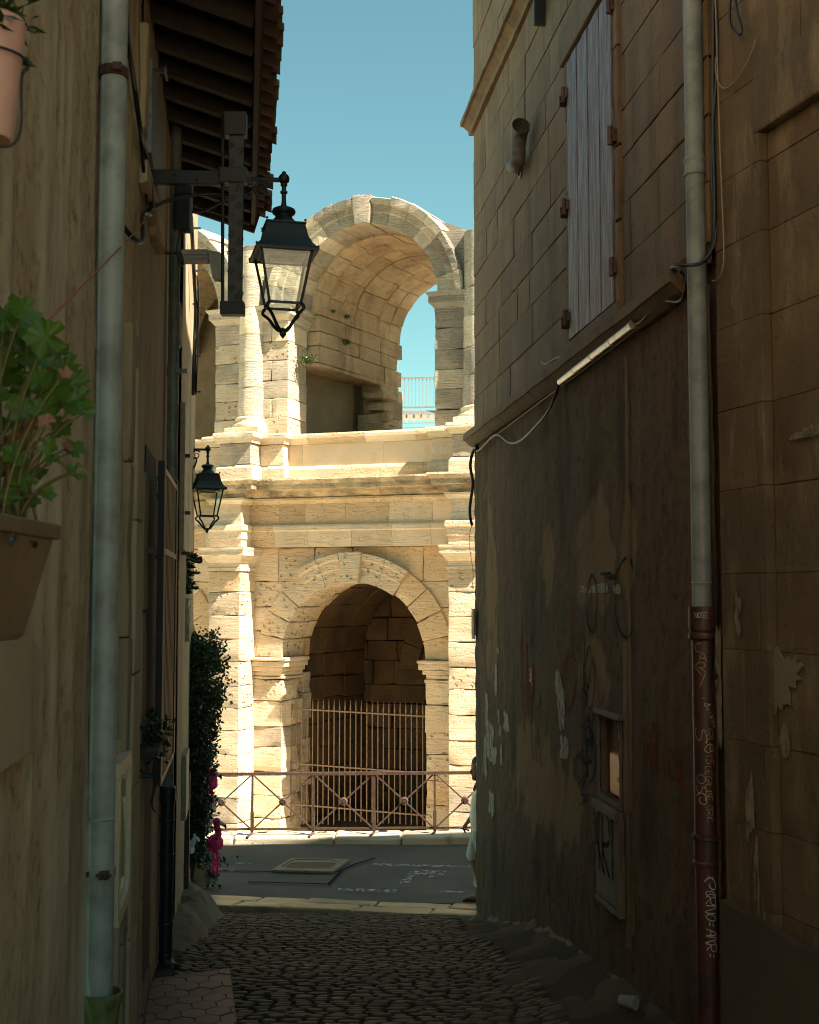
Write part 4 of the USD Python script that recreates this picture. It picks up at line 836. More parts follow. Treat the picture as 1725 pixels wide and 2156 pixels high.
G = {'A': [[(0, 0), (.5, 1), (1, 0)], [(.2, .4), (.8, .4)]], 'B': [[(0, 0), (0, 1), (.7, .95), (.75, .65), (0, .52), (.9, .45), (.9, .1), (0, 0)]], 'C': [[(.95, .85), (.6, 1), (.15, .8), (0, .45), (.2, .1), (.6, 0), (.95, .12)]],
     'E': [[(.9, 1), (0, 1), (0, 0), (.9, 0)], [(0, .5), (.7, .5)]], 'G': [[(.95, .85), (.5, 1), (.05, .6), (.2, .1), (.7, 0), (.95, .4), (.55, .4)]], 'I': [[(.3, 0), (.3, 1)]], 'K': [[(0, 0), (0, 1)], [(.9, 1), (0, .45), (.9, 0)]], 'L': [[(0, 1), (0, 0), (.8, 0)]],
     'M': [[(0, 0), (.1, 1), (.5, .3), (.9, 1), (1, 0)]], 'N': [[(0, 0), (0, 1), (.9, 0), (.9, 1)]], 'O': [[(.5, 1), (.1, .75), (.05, .3), (.45, 0), (.85, .2), (.95, .65), (.6, .98), (.5, 1)]], 'P': [[(0, -.1), (.05, 1), (.8, .9), (.75, .5), (.05, .42)]], 'R': [[(0, 0), (.05, 1), (.8, .88), (.7, .5), (.05, .45), (.95, 0)]],
     'S': [[(.9, .9), (.4, 1), (.1, .75), (.8, .35), (.6, .02), (.05, .1)]], 'T': [[(0, 1), (1, 1)], [(.5, 1), (.5, 0)]], 'U': [[(0, 1), (.05, .2), (.45, 0), (.9, .2), (.9, 1)]], 'V': [[(0, 1), (.45, 0), (.9, 1)]], 'Y': [[(0, 1), (.45, .5)], [(.95, 1), (.1, -.6)]], '=': [[(.1, .3), (.6, .35)], [(.1, .65), (.6, .7)]],
     'm': [[(0, 0), (.05, .6), (.08, .3), (.35, .6), (.42, 0), (.48, .35), (.75, .6), (.85, 0)]], 'a': [[(.8, .6), (.3, .6), (.05, .25), (.3, 0), (.75, .25), (.8, 1.1), (.85, 0)]], 'l': [[(.2, 1.15), (.2, .1), (.4, 0)]], 'i': [[(.25, .6), (.25, .05), (.45, 0)], [(.25, .85), (.27, .92)]], 'c': [[(.8, .55), (.4, .65), (.1, .3), (.4, 0), (.8, .1)]], 'e': [[(.1, .35), (.75, .4), (.55, .68), (.15, .5), (.1, .1), (.5, -.05), (.9, .1), (1.0, -.3), (.7, -.5)]], "'": [[(.3, .2), (.5, .4)], [(.3, .7), (.5, .9)]],
     's': [[(.8, .6), (.2, .55), (.7, .2), (.1, 0)]], 'v': [[(0, .6), (.3, 0), (.7, .6)]], 'n': [[(0, 0), (.05, .6), (.5, .6), (.6, 0)]], 'r': [[(0, 0), (.05, .6), (.5, .6)]], 'd': [[(.8, 1.1), (.8, 0), (.2, .1), (.2, .5), (.8, .5)]], 'y': [[(0, .6), (.4, .1)], [(.8, .6), (.2, -.5)]], 'o': [[(.4, .6), (.05, .3), (.4, 0), (.75, .3), (.4, .6)]], ' ': []}
def lettering(text, PF, size, asp=.75, width=.01, gap=.22, slant=0.0):
    """handwritten strokes as ribbons; PF(x, y) places text coordinates in the world (plus a small lift)."""
    out = []; x = 0
    for ch in text:
        for st in G.get(ch, []):
            p = np.array(st, float) * [size * asp, size] + [x, 0]; p[:, 0] += p[:, 1] * slant
            if len(p) > 2: p = curve(p, 4 * len(p))
            t = np.gradient(p, axis=0); t /= np.linalg.norm(t, axis=1, keepdims=True) + 1e-9; wv = (.65 + .7 * noise(np.stack([p[:, 0] * 9, p[:, 1] * 9, 0 * p[:, 0]], 1), 1.0, len(out)))[:, None]; nn = np.stack([-t[:, 1], t[:, 0]], 1) * width / 2 * wv
            a, b = p + nn, p - nn; V = np.stack([PF(a[:, 0], a[:, 1]), PF(b[:, 0], b[:, 1])], 1).reshape(-1, 3)
            out.append((V, grid_faces(len(p), 2)))
        x += size * asp * (1 + gap) * (.6 if ch in "Iil'" else 1)
    return cat(out), x
def wall_text(text, u, v, size, asp, m, width=.012, slant=0, name='graffiti', rot=0.0, F=FR, parent=None, lift=.006):
    s, z = F.hit(u, v); c, sn = math.cos(rot), math.sin(rot)
    def PF(x, y):
        ss_, zz_2 = s + x * c - y * sn, z + x * sn + y * c
        return F.P(ss_, (ph(ss_, zz_2) if F is FR else 0) + lift, zz_2)
    return obj(name, lettering(text, PF, size, asp, width, .22, slant)[0], m, parent or house_r)
wall_text("'malice'", 1350, 1612, .26, .42, 'spray_red', .020)
wall_text('AMNAVA', 1122, 1850, .42, .62, 'spray_dark_red', .014); wall_text('VAIAAV', 1124, 1880, .30, .62, 'spray_dark_red', .012)
wall_text('lm', 1100, 1500, .7, .35, 'spray_red', .035); wall_text('a', 1185, 1490, .62, .8, 'spray_red', .02); wall_text('lil', 1120, 1600, .5, .4, 'spray_dark_red', .03)
wall_text('O', 1228, 1490, .44, .62, 'spray_black', .018); wall_text('TK', 1235, 1480, .14, .6, 'spray_black', .014, rot=1.2); wall_text('O', 1232, 1640, .85, .42, 'spray_black', .02); wall_text('BTY', 1244, 1600, .25, .4, 'spray_black', .016, rot=.9); wall_text('MEM', 1238, 1612, .24, .28, 'spray_black', .014, rot=.4)
wall_text('ICERV', 1246, 1700, .16, .8, 'spray_blue', .016, rot=-1.45); wall_text('l', 1240, 1830, 1.5, .2, 'spray_black', .012, rot=.06); wall_text('KM', 1208, 1600, .3, .5, 'spray_blue', .03, rot=-1.2)
wall_text('OT', 1236, 1330, .40, .7, 'spray_black', .022); wall_text('C', 1298, 1340, .5, .8, 'spray_black', .02); wall_text('N', 1308, 1542, .10, .5, 'spray_black', .010, lift=.03); wall_text('O', 1314, 1552, .10, .45, 'spray_black', .010, lift=.03); wall_text('L', 1310, 1574, .10, .5, 'spray_black', .01, lift=.03); wall_text('K', 1310, 1600, .13, .4, 'spray_black', .01, lift=.03)
bs = ns0 + .02
def PFn(x, y): return FR.P(ns0 + .13 + y, -dn + .006, nz1 - .33 - x)
obj('graffiti', lettering('LOUIS', PFn, .07, .7, .006)[0], 'spray_black', nic)
def PFn2(x, y): return FR.P(ns0 + .10 + x * .9, -dn + .006, nz1 - .24 + y)
obj('graffiti', lettering('MLT', PFn2, .15, .7, .014)[0], 'spray_black', nic)
def PFd(x, y): return FR.P(ns0 + .02 + x, .032, BZ0 + .05 + y)
obj('graffiti', lettering('IIRI', PFd, .42, .28, .035)[0], 'spray_black', nic)
# ------------------------------------------------------------------ drainpipe: zinc above, red cast iron below
def pipe_c(D, off=.075): return np.array([float(RX(D)) - off, D])
pr = at(1468, 600, 6.17); PX, PY = pr[0], pr[1]; PR = .050
dp = thing('drainpipe', 'grey zinc drainpipe ending in a red scrawled cast iron foot on the right wall', 'drainpipe')
zj = at(1488, 1282, PY)[2]
obj('zinc_pipe', tube([(PX, PY, z) for z in np.linspace(zj, 11.5, 30)], PR, 20), 'zinc', dp, smooth=True)
for v in (350, 1228): z = at(1470, v, PY)[2]; obj('collar', fix(*lathe([(PR, z - .05), (PR + .006, z - .05), (PR + .010, z - .04), (PR + .004, z - .015), (PR + .004, z + .015), (PR + .010, z + .03), (PR + .004, z + .045), (PR, z + .05)] if v < 500 else [(PR, z - .008), (PR + .004, z), (PR, z + .008)], 20, (PX, PY, 0))), 'zinc', dp, smooth=40)
RI = .056
v_, f_ = lathe([(0, -.1), (RI, -.1), (RI, zj - .16), (RI + .014, zj - .15), (RI + .018, zj - .135), (RI + .014, zj - .12), (RI + .006, zj - .115), (RI + .014, zj - .10), (RI + .014, zj + .01), (RI + .004, zj + .012), (PR - .01, zj)], 24, (PX, PY, 0))
obj('cast_iron_pipe', fix(v_, f_), 'red_iron', dp, smooth=35)
z2 = at(1495, 1785, PY)[2]
obj('socket', fix(*lathe([(RI, z2 - .09), (RI + .010, z2 - .085), (RI + .012, z2 - .07), (RI + .005, z2 - .06), (RI + .006, z2 + .04), (RI + .014, z2 + .045), (RI + .014, z2 + .065), (RI, z2 + .07)], 24, (PX, PY, 0))), 'red_iron', dp, smooth=35)
obj('wall_clip', bar((PX, PY, z2 - .075), (PX + .14, PY, z2 - .075), .03, .016), 'black_iron', dp)
def pipe_text(text, v, m, size, asp, width, rot=-math.pi / 2, th0=0.0, gap=.22, slant=0):
    z = at(1490, v, PY)[2]; c, sn = math.cos(rot), math.sin(rot)
    view = math.atan2(-PY, -PX)                      # towards where the pipe is seen from
    def PF(x, y):
        a = x * c - y * sn; b = x * sn + y * c; th = view + th0 + a / RI
        return np.stack([PX + (RI + .0025) * np.cos(th), PY + (RI + .0025) * np.sin(th), z + b], -1)
    obj('graffiti', lettering(text, PF, size, asp, width, gap, slant)[0], m, dp)
def RIp(k): return k
z_ = at(1490, 1300, PY)[2]
def PFc(x, y):
    th = math.atan2(-PY, -PX) - .55 + x / (RI + .016); return np.stack([PX + (RI + .0175) * np.cos(th), PY + (RI + .0175) * np.sin(th), z_ + y], -1)
obj('graffiti', lettering('NOSE', PFc, .026, .55, .003)[0], 'chalk', dp)
for ch, v, dx in (('C', 1372, -.02), ('A', 1392, 0), ('R', 1413, .0), ('Y', 1432, .0)): pipe_text(ch, v, 'gold_scratch', .045, .75, .0035, 0, -.35 + dx / RI)
pipe_text('ravissan', 1470, 'chalk', .026, .8, .0025, -1.15, -.2); pipe_text('RUBIS', 1538, 'gold_scratch', .036, .85, .0035, th0=.15); pipe_text('S', 1530, 'chalk', .05, 1.6, .003, th0=-.75); pipe_text('OSP', 1628, 'chalk', .045, 1.0, .0025, th0=-.75)
pipe_text('LEGALISE', 1612, 'gold_scratch', .030, .62, .003, th0=.05); pipe_text('CRK', 1692, 'gold_scratch', .030, .8, .003, th0=.1)
pipe_text('=PORNO=ANR=', 1836, 'chalk', .050, .62, .005, th0=-.1, slant=.25)
# ------------------------------------------------------------------ ochre house
house_o = thing('ochre_house', 'stained ochre stone house with grey green dado at the right edge', 'house')
foot = [FO.P(0, -.05, 0)[:2], FO.P(9, -.05, 0)[:2], FO.P(9, -10, 0)[:2], FO.P(0, -8, 0)[:2]]
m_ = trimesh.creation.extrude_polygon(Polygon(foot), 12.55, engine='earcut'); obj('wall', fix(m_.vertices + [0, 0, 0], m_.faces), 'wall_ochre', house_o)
rs0, rz1 = FO.hit(1636, 275); rs1 = rs0 + 1.2
zr = courses(1.0, 9.0, .40, .04)
for i, (a, b) in enumerate(zip(zr[:-1], zr[1:])):
    xs = np.unique(np.concatenate([[0], splits(.0 + (.2 if i % 2 else .34), 3.4, .52, .15)]))
    for s0_, s1_ in zip(xs[:-1], xs[1:]):
        if s0_ < rs0 < s1_ and a < rz1: q = [(s0_, rs0 - .003)]
        elif s0_ >= rs0 and s1_ < rs1 + .4 and a < rz1: q = []
        else: q = [(s0_, s1_)]
        for q0_, q1_ in q:
            if q1_ - q0_ < .03: continue
            obj('wall_stone', rbox(q0_ + .002, q1_ - .002, -.05, .10 + rng.uniform(-.0015, .0015), a + .001, min(b, rz1 if (a < rz1 < b and s0_ >= rs0 - .6) else b) - .001, .004, (3, 1, 3), .002, 3, sd(), P=FO.P, chip=.015), 'wall_ochre', house_o, smooth=True)
obj('mortar', rbox(rs0 + .01, rs1, -.04, .0505, .9, rz1 - .02, .004, (2, 1, 6), P=FO.P), 'wall_ochre', house_o)
obj('mortar', rbox(.004, rs0 - .012, -.04, .0955, .4, 9, .004, (2, 1, 6), P=FO.P), 'wall_ochre', house_o)
obj('recess_lintel', rbox(rs0 - .05, rs1 + .3, -.02, .11, rz1 - .02, rz1 + .3, .02, (6, 1, 3), .012, 3, 7, P=FO.P), 'wall_ochre', house_o, smooth=True)
for i, (a, b) in enumerate(zip(zr[:-1], zr[1:])):
    if a < rz1: obj('infill_stone', rbox(rs0 + .003, rs1, -.05, .055 + rng.uniform(-.002, .002), a + .001, b - .001, .004, (5, 1, 3), .003, 3.5, sd(), P=FO.P, chip=.02), 'wall_ochre', house_o, smooth=True)
gs_, gz_ = FO.hit(1560, 1900); g2s, g2z = FO.hit(1725, 2010)
dpoly = [(0, .4), (3.4, .4), (3.4, gz_ - .04), (1.2, gz_ - .03), (.9, gz_ + .01), (.62, gz_ - .02), (.4, gz_ + .015), (.2, gz_ + .01), (0, gz_ + .03)]
m_ = trimesh.creation.extrude_polygon(Polygon(dpoly), .05, engine='earcut'); v = m_.vertices; obj('dado', fix(FO.P(v[:, 0] + .0, v[:, 2] + .085, v[:, 1]), m_.faces), 'dado_render', house_o)
pl_ = [FO.hit(u, v) for u, v in ((1650, 1363), (1672, 1385), (1700, 1390), (1712, 1420), (1690, 1455), (1660, 1490), (1648, 1470))]
def off(F, h): return lambda s, z: np.full_like(np.asarray(s, float), h)
pr_ = Polygon(pl_).buffer(.01).segmentize(.015); pc0 = np.array(pr_.exterior.coords)[:-1]; nz_ = (fbm(np.stack([pc0[:, 0] * 9, pc0[:, 1] * 9, 0 * pc0[:, 0]], 1), 3, 3, 4) - .5)[:, None]; pc0 = pc0 + (pc0 - pc0.mean(0)) * nz_ * 1.3
obj('render_patch', patch_mesh(FO, Polygon(pc0).buffer(0), off(FO, .062), .008), 'patch_render', house_o)
for u, v, w, h in ((1600, 1840, 5, 70), (1640, 1560, 10, 40), (1680, 915, 30, 8), (1700, 905, 24, 12), (1560, 1300, 6, 50), (1585, 1700, 8, 60), (1520, 1450, 6, 120)):
    s, z = FO.hit(u, v, .1); s2 = FO.hit(u + w, v, .1)[0]; zz2 = FO.hit(u, v - h, .1)[1]; obj('render_patch', patch_mesh(FO, ragged(s, z, abs(s2 - s), abs(zz2 - z), int(u)), off(FO, .112 if s < rs0 else .068), .003), 'worn_patch', house_o)
# ------------------------------------------------------------------ cables and fittings on the right wall
def cable(name, pts, r, m, label, n=40, sides=6, cat_='cable', group=None):
    return obj(name, tube(curve(pts, n), r, sides), m, None, label, cat_, group, smooth=True)
def wp(u, v, h=.03, F=FR): return F.at(u, v, h)
pipe_side = lambda u, v, y=None: at(u, v, y) if y else FO.at(max(u, 1502) if v < 530 else u, v, .115)
cable('cable', [pipe_side(1492, -20), pipe_side(1494, 120), pipe_side(1500, 300), pipe_side(1505, 430), pipe_side(1500, 500), pipe_side(1488, 545, PY - .08), pipe_side(1462, 558, PY - .085), pipe_side(1436, 558, PY - .06), wp(1432, 572, .05), wp(1447, 585, .06), wp(1446, 600, .06), wp(1400, 632, .05), wp(1355, 672, .05), wp(1335, 682, .05)], .010, 'black_cable', 'black cable crossing the zinc drainpipe and running down to the metal sleeve', 90)
cable('cable', [pipe_side(1486, -20), pipe_side(1489, 250), pipe_side(1497, 420), pipe_side(1490, 520), pipe_side(1474, 556, PY - .075)], .009, 'black_cable', 'second black cable clipped beside the zinc drainpipe')
cable('cable', [FO.at(1506, -20, .12), FO.at(1510, 100, .12), FO.at(1519, 380, .12), FO.at(1524, 500, .12), FO.at(1520, 575, .12), FO.at(1500, 592, .11)], .0042, 'tan_cable', 'thin tan cable down the ochre wall beside the black cables')
cable('cable', [FO.at(1508, 120, .12), FO.at(1512, 170, .12), FO.at(1525, 186, .12), FO.at(1560, 155, .12), FO.at(1585, 105, .12), FO.at(1592, 82, .12)], .0042, 'tan_cable', 'short tan cable looping to a stub on the ochre wall')
cable('cable', [FO.at(1540, -10, .14), FO.at(1536, 30, .15), FO.at(1548, 68, .15), FO.at(1561, 70, .15), FO.at(1556, 40, .15), FO.at(1548, 0, .15), FO.at(1546, -20, .14)], .008, 'black_cable', 'black cable loop hanging at the top of the ochre wall')
cable('cable', [wp(1178, 806, .05), wp(1165, 845, .06), wp(1135, 890, .07), wp(1100, 925, .07), wp(1070, 930, .06), wp(1048, 915, .05), wp(1020, 938, .05), wp(1004, 950, .05)], .012, 'black_cable', 'twisted black cable sagging under the string course below the metal sleeve')
cable('cable', [wp(1440, 605, .03), wp(1330, 700, .03), wp(1180, 815, .03), wp(1060, 905, .03), wp(1002, 952, .03)], .005, 'tan_cable', 'thin pale cable stretched along under the string course')
sl = thing('cable_sleeve', 'shiny metal pipe sleeve slanting along under the string course', 'cable conduit')
A, B = wp(1180, 804, .06), wp(1334, 682, .06)
for k in range(4): a, b = A + (B - A) * k / 4, A + (B - A) * (k + .97) / 4; obj('tube', tube([a, b], .026, 14), 'aluminium', sl, smooth=40); obj('ring', tube([b - (B - A) * .006, b + (B - A) * .004], .029, 14), 'aluminium', sl, smooth=40)
cable('iron_hook', [wp(1205, 746, .0), wp(1200, 748, .05), wp(1172, 754, .08), wp(1155, 764, .09), wp(1142, 762, .09)], .009, 'black_iron', 'bent iron hook sticking out above the metal sleeve', 30, 6, 'hook')
cable('cable', [FR.at(1003, 950, .03), FR.P(-.02, .03, FR.hit(1000, 960)[1]), FR.P(-.04, .04, FR.hit(1000, 985)[1]), FR.P(-.02, .02, FR.hit(1000, 1010)[1]), FR.P(-.05, .03, FR.hit(1000, 1045)[1]), FR.P(-.03, .05, FR.hit(1000, 1075)[1]), FR.P(-.06, .02, FR.hit(1000, 1105)[1])], .018, 'black_cable', 'bundle of black cables hanging at the corner of the tall house')
cable('cable', [FR.P(-.06, .02, FR.hit(1000, 1105)[1]), FR.P(-.08, .05, FR.hit(1000, 1140)[1]), FR.P(-.03, .02, FR.hit(1000, 1200)[1]), FR.P(-.05, .03, FR.hit(1000, 1238)[1])], .003, 'black_cable', 'thin wire dangling below the cable bundle at the house corner')
pl_s = thing('street_sign', 'small cream street sign seen almost edge-on at the corner of the tall house', 'street sign')
a, z1_ = FR.hit(1003, 1282); _, z0_ = FR.hit(1003, 1345)
obj('plate', rbox(.015, .15, .03, .045, z0_, z1_, .004, (1, 1, 1), P=FR.P), 'wall_tan', pl_s); plain('sign_red', (.25, .05, .03), .5)
def PFs(x, y): return FR.P(.40 - x, .047, z0_ + .06 + y)
_s = lettering('ERS', lambda x, y: FR.P(.03 + x, .047, z0_ + .05 + y), .05, .6, .008)[0]; obj('lettering', _s, 'sign_red', pl_s); obj('lettering', lettering('RUE', lambda x, y: FR.P(.04 + x, .047, z0_ + .2 + y), .04, .55, .007)[0], 'sign_red', pl_s)
for k, v in enumerate((1392, 1594, 1687)):
    z = at(1000, v, 13.1)[2]; obj('corner_bolt', cat([tube([FR.P(.01, -.05, z), FR.P(-.07, -.05, z)], .012), ball(FR.P(-.08, -.05, z), .022)]), 'black_iron', house_r)
# vent elbow on the upper wall
vp = thing('vent_pipe', 'round hooded vent pipe elbow on the upper wall of the tall house', 'vent pipe')
a = FR.at(1098, 352, .0); b = FR.at(1092, 335, .11)
metal('old_zinc', (.12, .095, .065), (.06, .045, .03), .4, .6)
tw = FR.t * .11
obj('elbow', tube(curve([a - FR.n * .05, a + FR.n * .04 + [0, 0, .01], b + [0, 0, .02], b + [0, 0, .10], b + [0, 0, .17] + tw * .2], 18), .062, 18, cap=False), 'old_zinc', vp, smooth=True)
hp = curve([b + [0, 0, .12], b + [0, 0, .20] + tw * .3, b + [0, 0, .25] + tw * 1.1], 10)
v1, f1 = tube(hp, np.linspace(.066, .080, 10), 20, cap=False); v2, f2 = tube(hp, np.linspace(.062, .076, 10), 20, cap=False)
obj('hood', cat([(v1, f1), (v2, f2[:, ::-1])]), 'old_zinc', vp, smooth=True)
obj('wall_collar', fix(*[q for q in (lambda L: (np.stack([L[0][:, 0], L[0][:, 1], L[0][:, 2]], 1) @ np.stack([FR.t, [0, 0, 1.0], FR.n]) + a, L[1]))(lathe([(.08, 0), (.10, 0), (.10, .015), (.08, .02)], 20))]), 'old_zinc', vp)
# plastic cup in the gutter
n = {'p': ('principled_bsdf', dict(base_color=(.26, .25, .23), roughness=.3)), 't': ('transparent_bsdf', {}), 'm': ('mix_closure', dict(fac=.55))}
mat('cup_plastic', n, [('t.BSDF', 'm.closure1'), ('p.BSDF', 'm.closure2')], 'm.closure')
p = ghit(1322, 2118, float(1.30)); p[2] = float(gnd(p[0], p[1])) + .05
cup = thing('plastic_cup', 'clear plastic cup lying in the gutter by the right wall', 'cup')
for name, prof in (('body', [(0, .0), (.028, 0), (.030, .005), (.040, .10), (.0385, .10), (.029, .006), (0, .004)]), ('rim', [(.0405, .098), (.043, .100), (.043, .105), (.039, .105), (.0385, .099)])):
    v, f = lathe(prof, 20); v = np.stack([v[:, 2] - .05, v[:, 0], v[:, 1]], 1); c_, s_ = math.cos(-.6), math.sin(-.6); v = np.stack([v[:, 0] * c_ - v[:, 1] * s_, v[:, 0] * s_ + v[:, 1] * c_, v[:, 2]], 1)
    obj(name, fix(v + p, f), 'cup_plastic', cup, smooth=40)
# ------------------------------------------------------------------ left side: three houses in a row
FL = Frame((-1.25, 4.66), (-.137, 1), (1, .137))
def ls(D): return (D - 4.66) / FL.t[1]                     # distance along the left wall at depth D
def lw(u, v, h=0.0): return FL.hit(u, v, h)
def lp(u, v, h=0.0): return FL.at(u, v, h)
HL = 11.0
def coat(F, s0, s1, z0, z1, m, parent, step=.05, amp=.02, seed=1, h0=0.0, name='render_coat'):
    ss, zs = np.linspace(s0, s1, max(3, int((s1 - s0) / step))), np.linspace(z0, z1, max(3, int((z1 - z0) / step)))
    S, Z = np.meshgrid(ss, zs, indexing='ij'); p3 = np.stack([S, 0 * S + seed, Z], -1)
    h = h0 + (fbm(p3 * [2.2, 1, .35], 1.6, 3, seed) - .5) * 2 * amp + (fbm(p3, 8, 3, seed + 4) - .5) * amp * .4
    return obj(name, (F.P(S, h, Z).reshape(-1, 3), grid_faces(len(ss), len(zs))[:, ::-1]), m, parent, smooth=True)
def body(F, s0, s1, z1, m, parent, depth=8, end=None):
    foot = [F.P(s0, -.05, 0)[:2], F.P(s1, -.05, 0)[:2], (F.P(s1, -depth, 0)[:2] if end is None else end), F.P(s0, -depth, 0)[:2]]
    q = trimesh.creation.extrude_polygon(Polygon(foot), z1 + .2, engine='earcut'); obj('wall', fix(q.vertices + [0, 0, -.2], q.faces), m, parent)
sA, sB, sC = ls(6.75), ls(10.85), ls(13.9)
near = thing('near_house', 'tan rendered house close on the left with the thick zinc drainpipe', 'house')
body(FL, ls(-14), sA, 9.5, 'wall_tan', near); plaster_mat('near_render', (.62, .475, .30), (.47, .35, .215), (.72, .60, .43), (.26, .185, .105), (2.0, 2.0, .7))
def near_fields(S, Z):
    p = np.stack([S, 0 * S, Z], -1); st = fbm(p * [3.4, 1, .3], 1.6, 4, 5); big = fbm(p, .9, 3, 8); gr = fbm(p * [3.5, 1, 1.6], 2.2, 5, 12)
    peel = np.clip((st - .54) * 6, 0, 1) * .55 + np.clip((gr - .60) * 8, 0, 1) * .4 + np.clip((3.0 - Z) * 1.3 + (big - .5) * 4, 0, 1) * .6
    dirt = np.clip((fbm(p * [4, 1, .3], 1.8, 4, 33) - .53) * 5, 0, 1) * .6
    h = (st - .5) * .035 + (big - .5) * .03 + (gr - .5) * .012 + (fbm(p, 14, 3, 2) - .5) * .008
    return h, np.clip(peel, 0, .9), np.clip(dirt, 0, .8)
S_, Z_ = np.meshgrid(np.arange(ls(-2), sA, .03), np.arange(.6, 8.2, .035), indexing='ij'); h_, pe_, di_ = near_fields(S_, Z_)
o_ = obj('render_coat', (FL.P(S_, h_, Z_).reshape(-1, 3), grid_faces(*S_.shape)[:, ::-1]), 'near_render', near, smooth=True); primvar(o_, 'peel', pe_.reshape(-1)); primvar(o_, 'dirt', di_.reshape(-1))
coat(FL, ls(-2), sA, 8.2, 9.5, 'wall_tan', near, .1, .01, 3)
# lighter panel of newer render low on the near wall
pp = [lw(u, v) for u, v in ((-60, 1330), (40, 1348), (63, 1375), (66, 1545), (40, 1575), (-60, 1640))]
q = trimesh.creation.extrude_polygon(Polygon(pp).buffer(.01), .03, engine='earcut'); obj('render_panel', fix(FL.P(q.vertices[:, 0], q.vertices[:, 2] - .0, q.vertices[:, 1]), q.faces), 'wall_light', near)
sp_ = lw(120, 1700)[0]
eave = thing('eave_house', 'dark shaded house with overhanging tiled eave and iron window grille left of the lanterns', 'house')
ZE = 7.14
body(FL, sA, sB, 7.9, 'wall_pale', eave); coat(FL, sA, sB, .4, 7.6, 'wall_pale', eave, .05, .012, 9, .004)
far = thing('street_corner_house', 'pale rendered house at the far left corner behind the hedge', 'house')
end = np.array([-12.0, 14.4])
body(FL, sB, sC, 8.2, 'wall_pale', far, 9, end); coat(FL, sB, sC, .0, 8.2, 'wall_pale', far, .06, .008, 12, .03)
obj('corner_edge', rbox(sC - .02, sC + .01, -1.0, .035, 0, 8.2, .01, (1, 3, 24), .006, 3, 5, P=FL.P), 'wall_pale', far, smooth=True)
# ---- eave: rafters, boards, tiles, each on its own
plain('old_timber', (.035, .024, .016), .8, bump=.4, sc=18); plain('old_board', (.018, .013, .009), .85, bump=.3, sc=14)
OH = .70
def eP(s, h, z): return FL.P(s, h, z)
def slope(h): return ZE + (OH - np.asarray(h)) * .30
s_e0, s_e1 = ls(5.2), sB
nr = 15
for k in range(nr):
    s = s_e0 + .1 + (s_e1 - s_e0 - .2) * k / (nr - 1)
    obj('rafter', bar(eP(s, -.05, slope(-.05) - .05), eP(s, OH - .06, slope(OH - .06) - .05), .075, .10), 'old_timber', eave)
nb_ = 6
for k in range(nb_):
    h0, h1 = -.05 + (OH + .05) * k / nb_, -.05 + (OH + .05) * (k + 1) / nb_
    a = [(s_e0, h0 + .004), (s_e1, h0 + .004), (s_e1, h1 - .004), (s_e0, h1 - .004)]
    v = [eP(s, h, slope(h) + dz) for dz in (.004, .03) for s, h in a]; f = np.array([[3, 2, 1, 0], [4, 5, 6, 7], [0, 1, 5, 4], [1, 2, 6, 5], [2, 3, 7, 6], [3, 0, 4, 7]])
    obj('soffit_board', fix(np.array(v), np.vstack([f[:, [0, 1, 2]], f[:, [0, 2, 3]]])), 'old_board', eave)
obj('fascia', bar(eP(s_e0, OH - .04, ZE - .01), eP(s_e1 + .02, OH - .04, ZE - .01), .035, .12), 'old_timber', eave)
obj('barge_board', bar(eP(s_e1 - .02, -.1, slope(-.1) - .03), eP(s_e1 - .02, OH, ZE - .03), .04, .20), 'old_timber', eave)
nt = 27
for k in range(nt):
    s = s_e0 + (s_e1 + .05 - s_e0) * (k + .5) / nt; w = (s_e1 - s_e0) / nt
    for kind in (0, 1):          # under tile (channel) and cover tile (arch)
        r_ = w * (.56 if kind else .50); a = np.linspace(0, math.pi, 9) + (0 if kind else math.pi); L0, L1 = OH + .10 + rng.uniform(-.03, .03) - (0 if kind else .02), -.25
        rows = []
        for (h, rr) in ((L0, r_), (L1, r_ * .9)):
            for rad_, in ((rr,), (rr - .014,)):
                rows.append(np.stack([eP(s + (w / 2 if kind else 0) + rad_ * math.cos(t), h, slope(h) + (.10 if kind else .13) + rad_ * math.sin(t) * .75) for t in a]))
        o0, i0, o1, i1 = rows; V = np.vstack([o0, o1, i1, i0]); f = grid_faces(4, 9); f = np.vstack([f, [[27 + j, 28 + j, j + 1] for j in range(8)], [[27 + j, j + 1, j] for j in range(8)]])
        obj('roof_tile', fix(V, f), 'roof_tile', eave, smooth=30)
rp = [eP(s, h, slope(h) + .06) for s in (s_e0 - 1, s_e1) for h in (-.2, -4.0)]; rp += [p + [0, 0, .22] for p in rp]
f = np.array([[0, 1, 3, 2], [4, 6, 7, 5], [0, 4, 5, 1], [2, 3, 7, 6], [0, 2, 6, 4], [1, 5, 7, 3]]); obj('roof', fix(np.array(rp), np.vstack([f[:, [0, 1, 2]], f[:, [0, 2, 3]]])), 'roof_tile', eave)
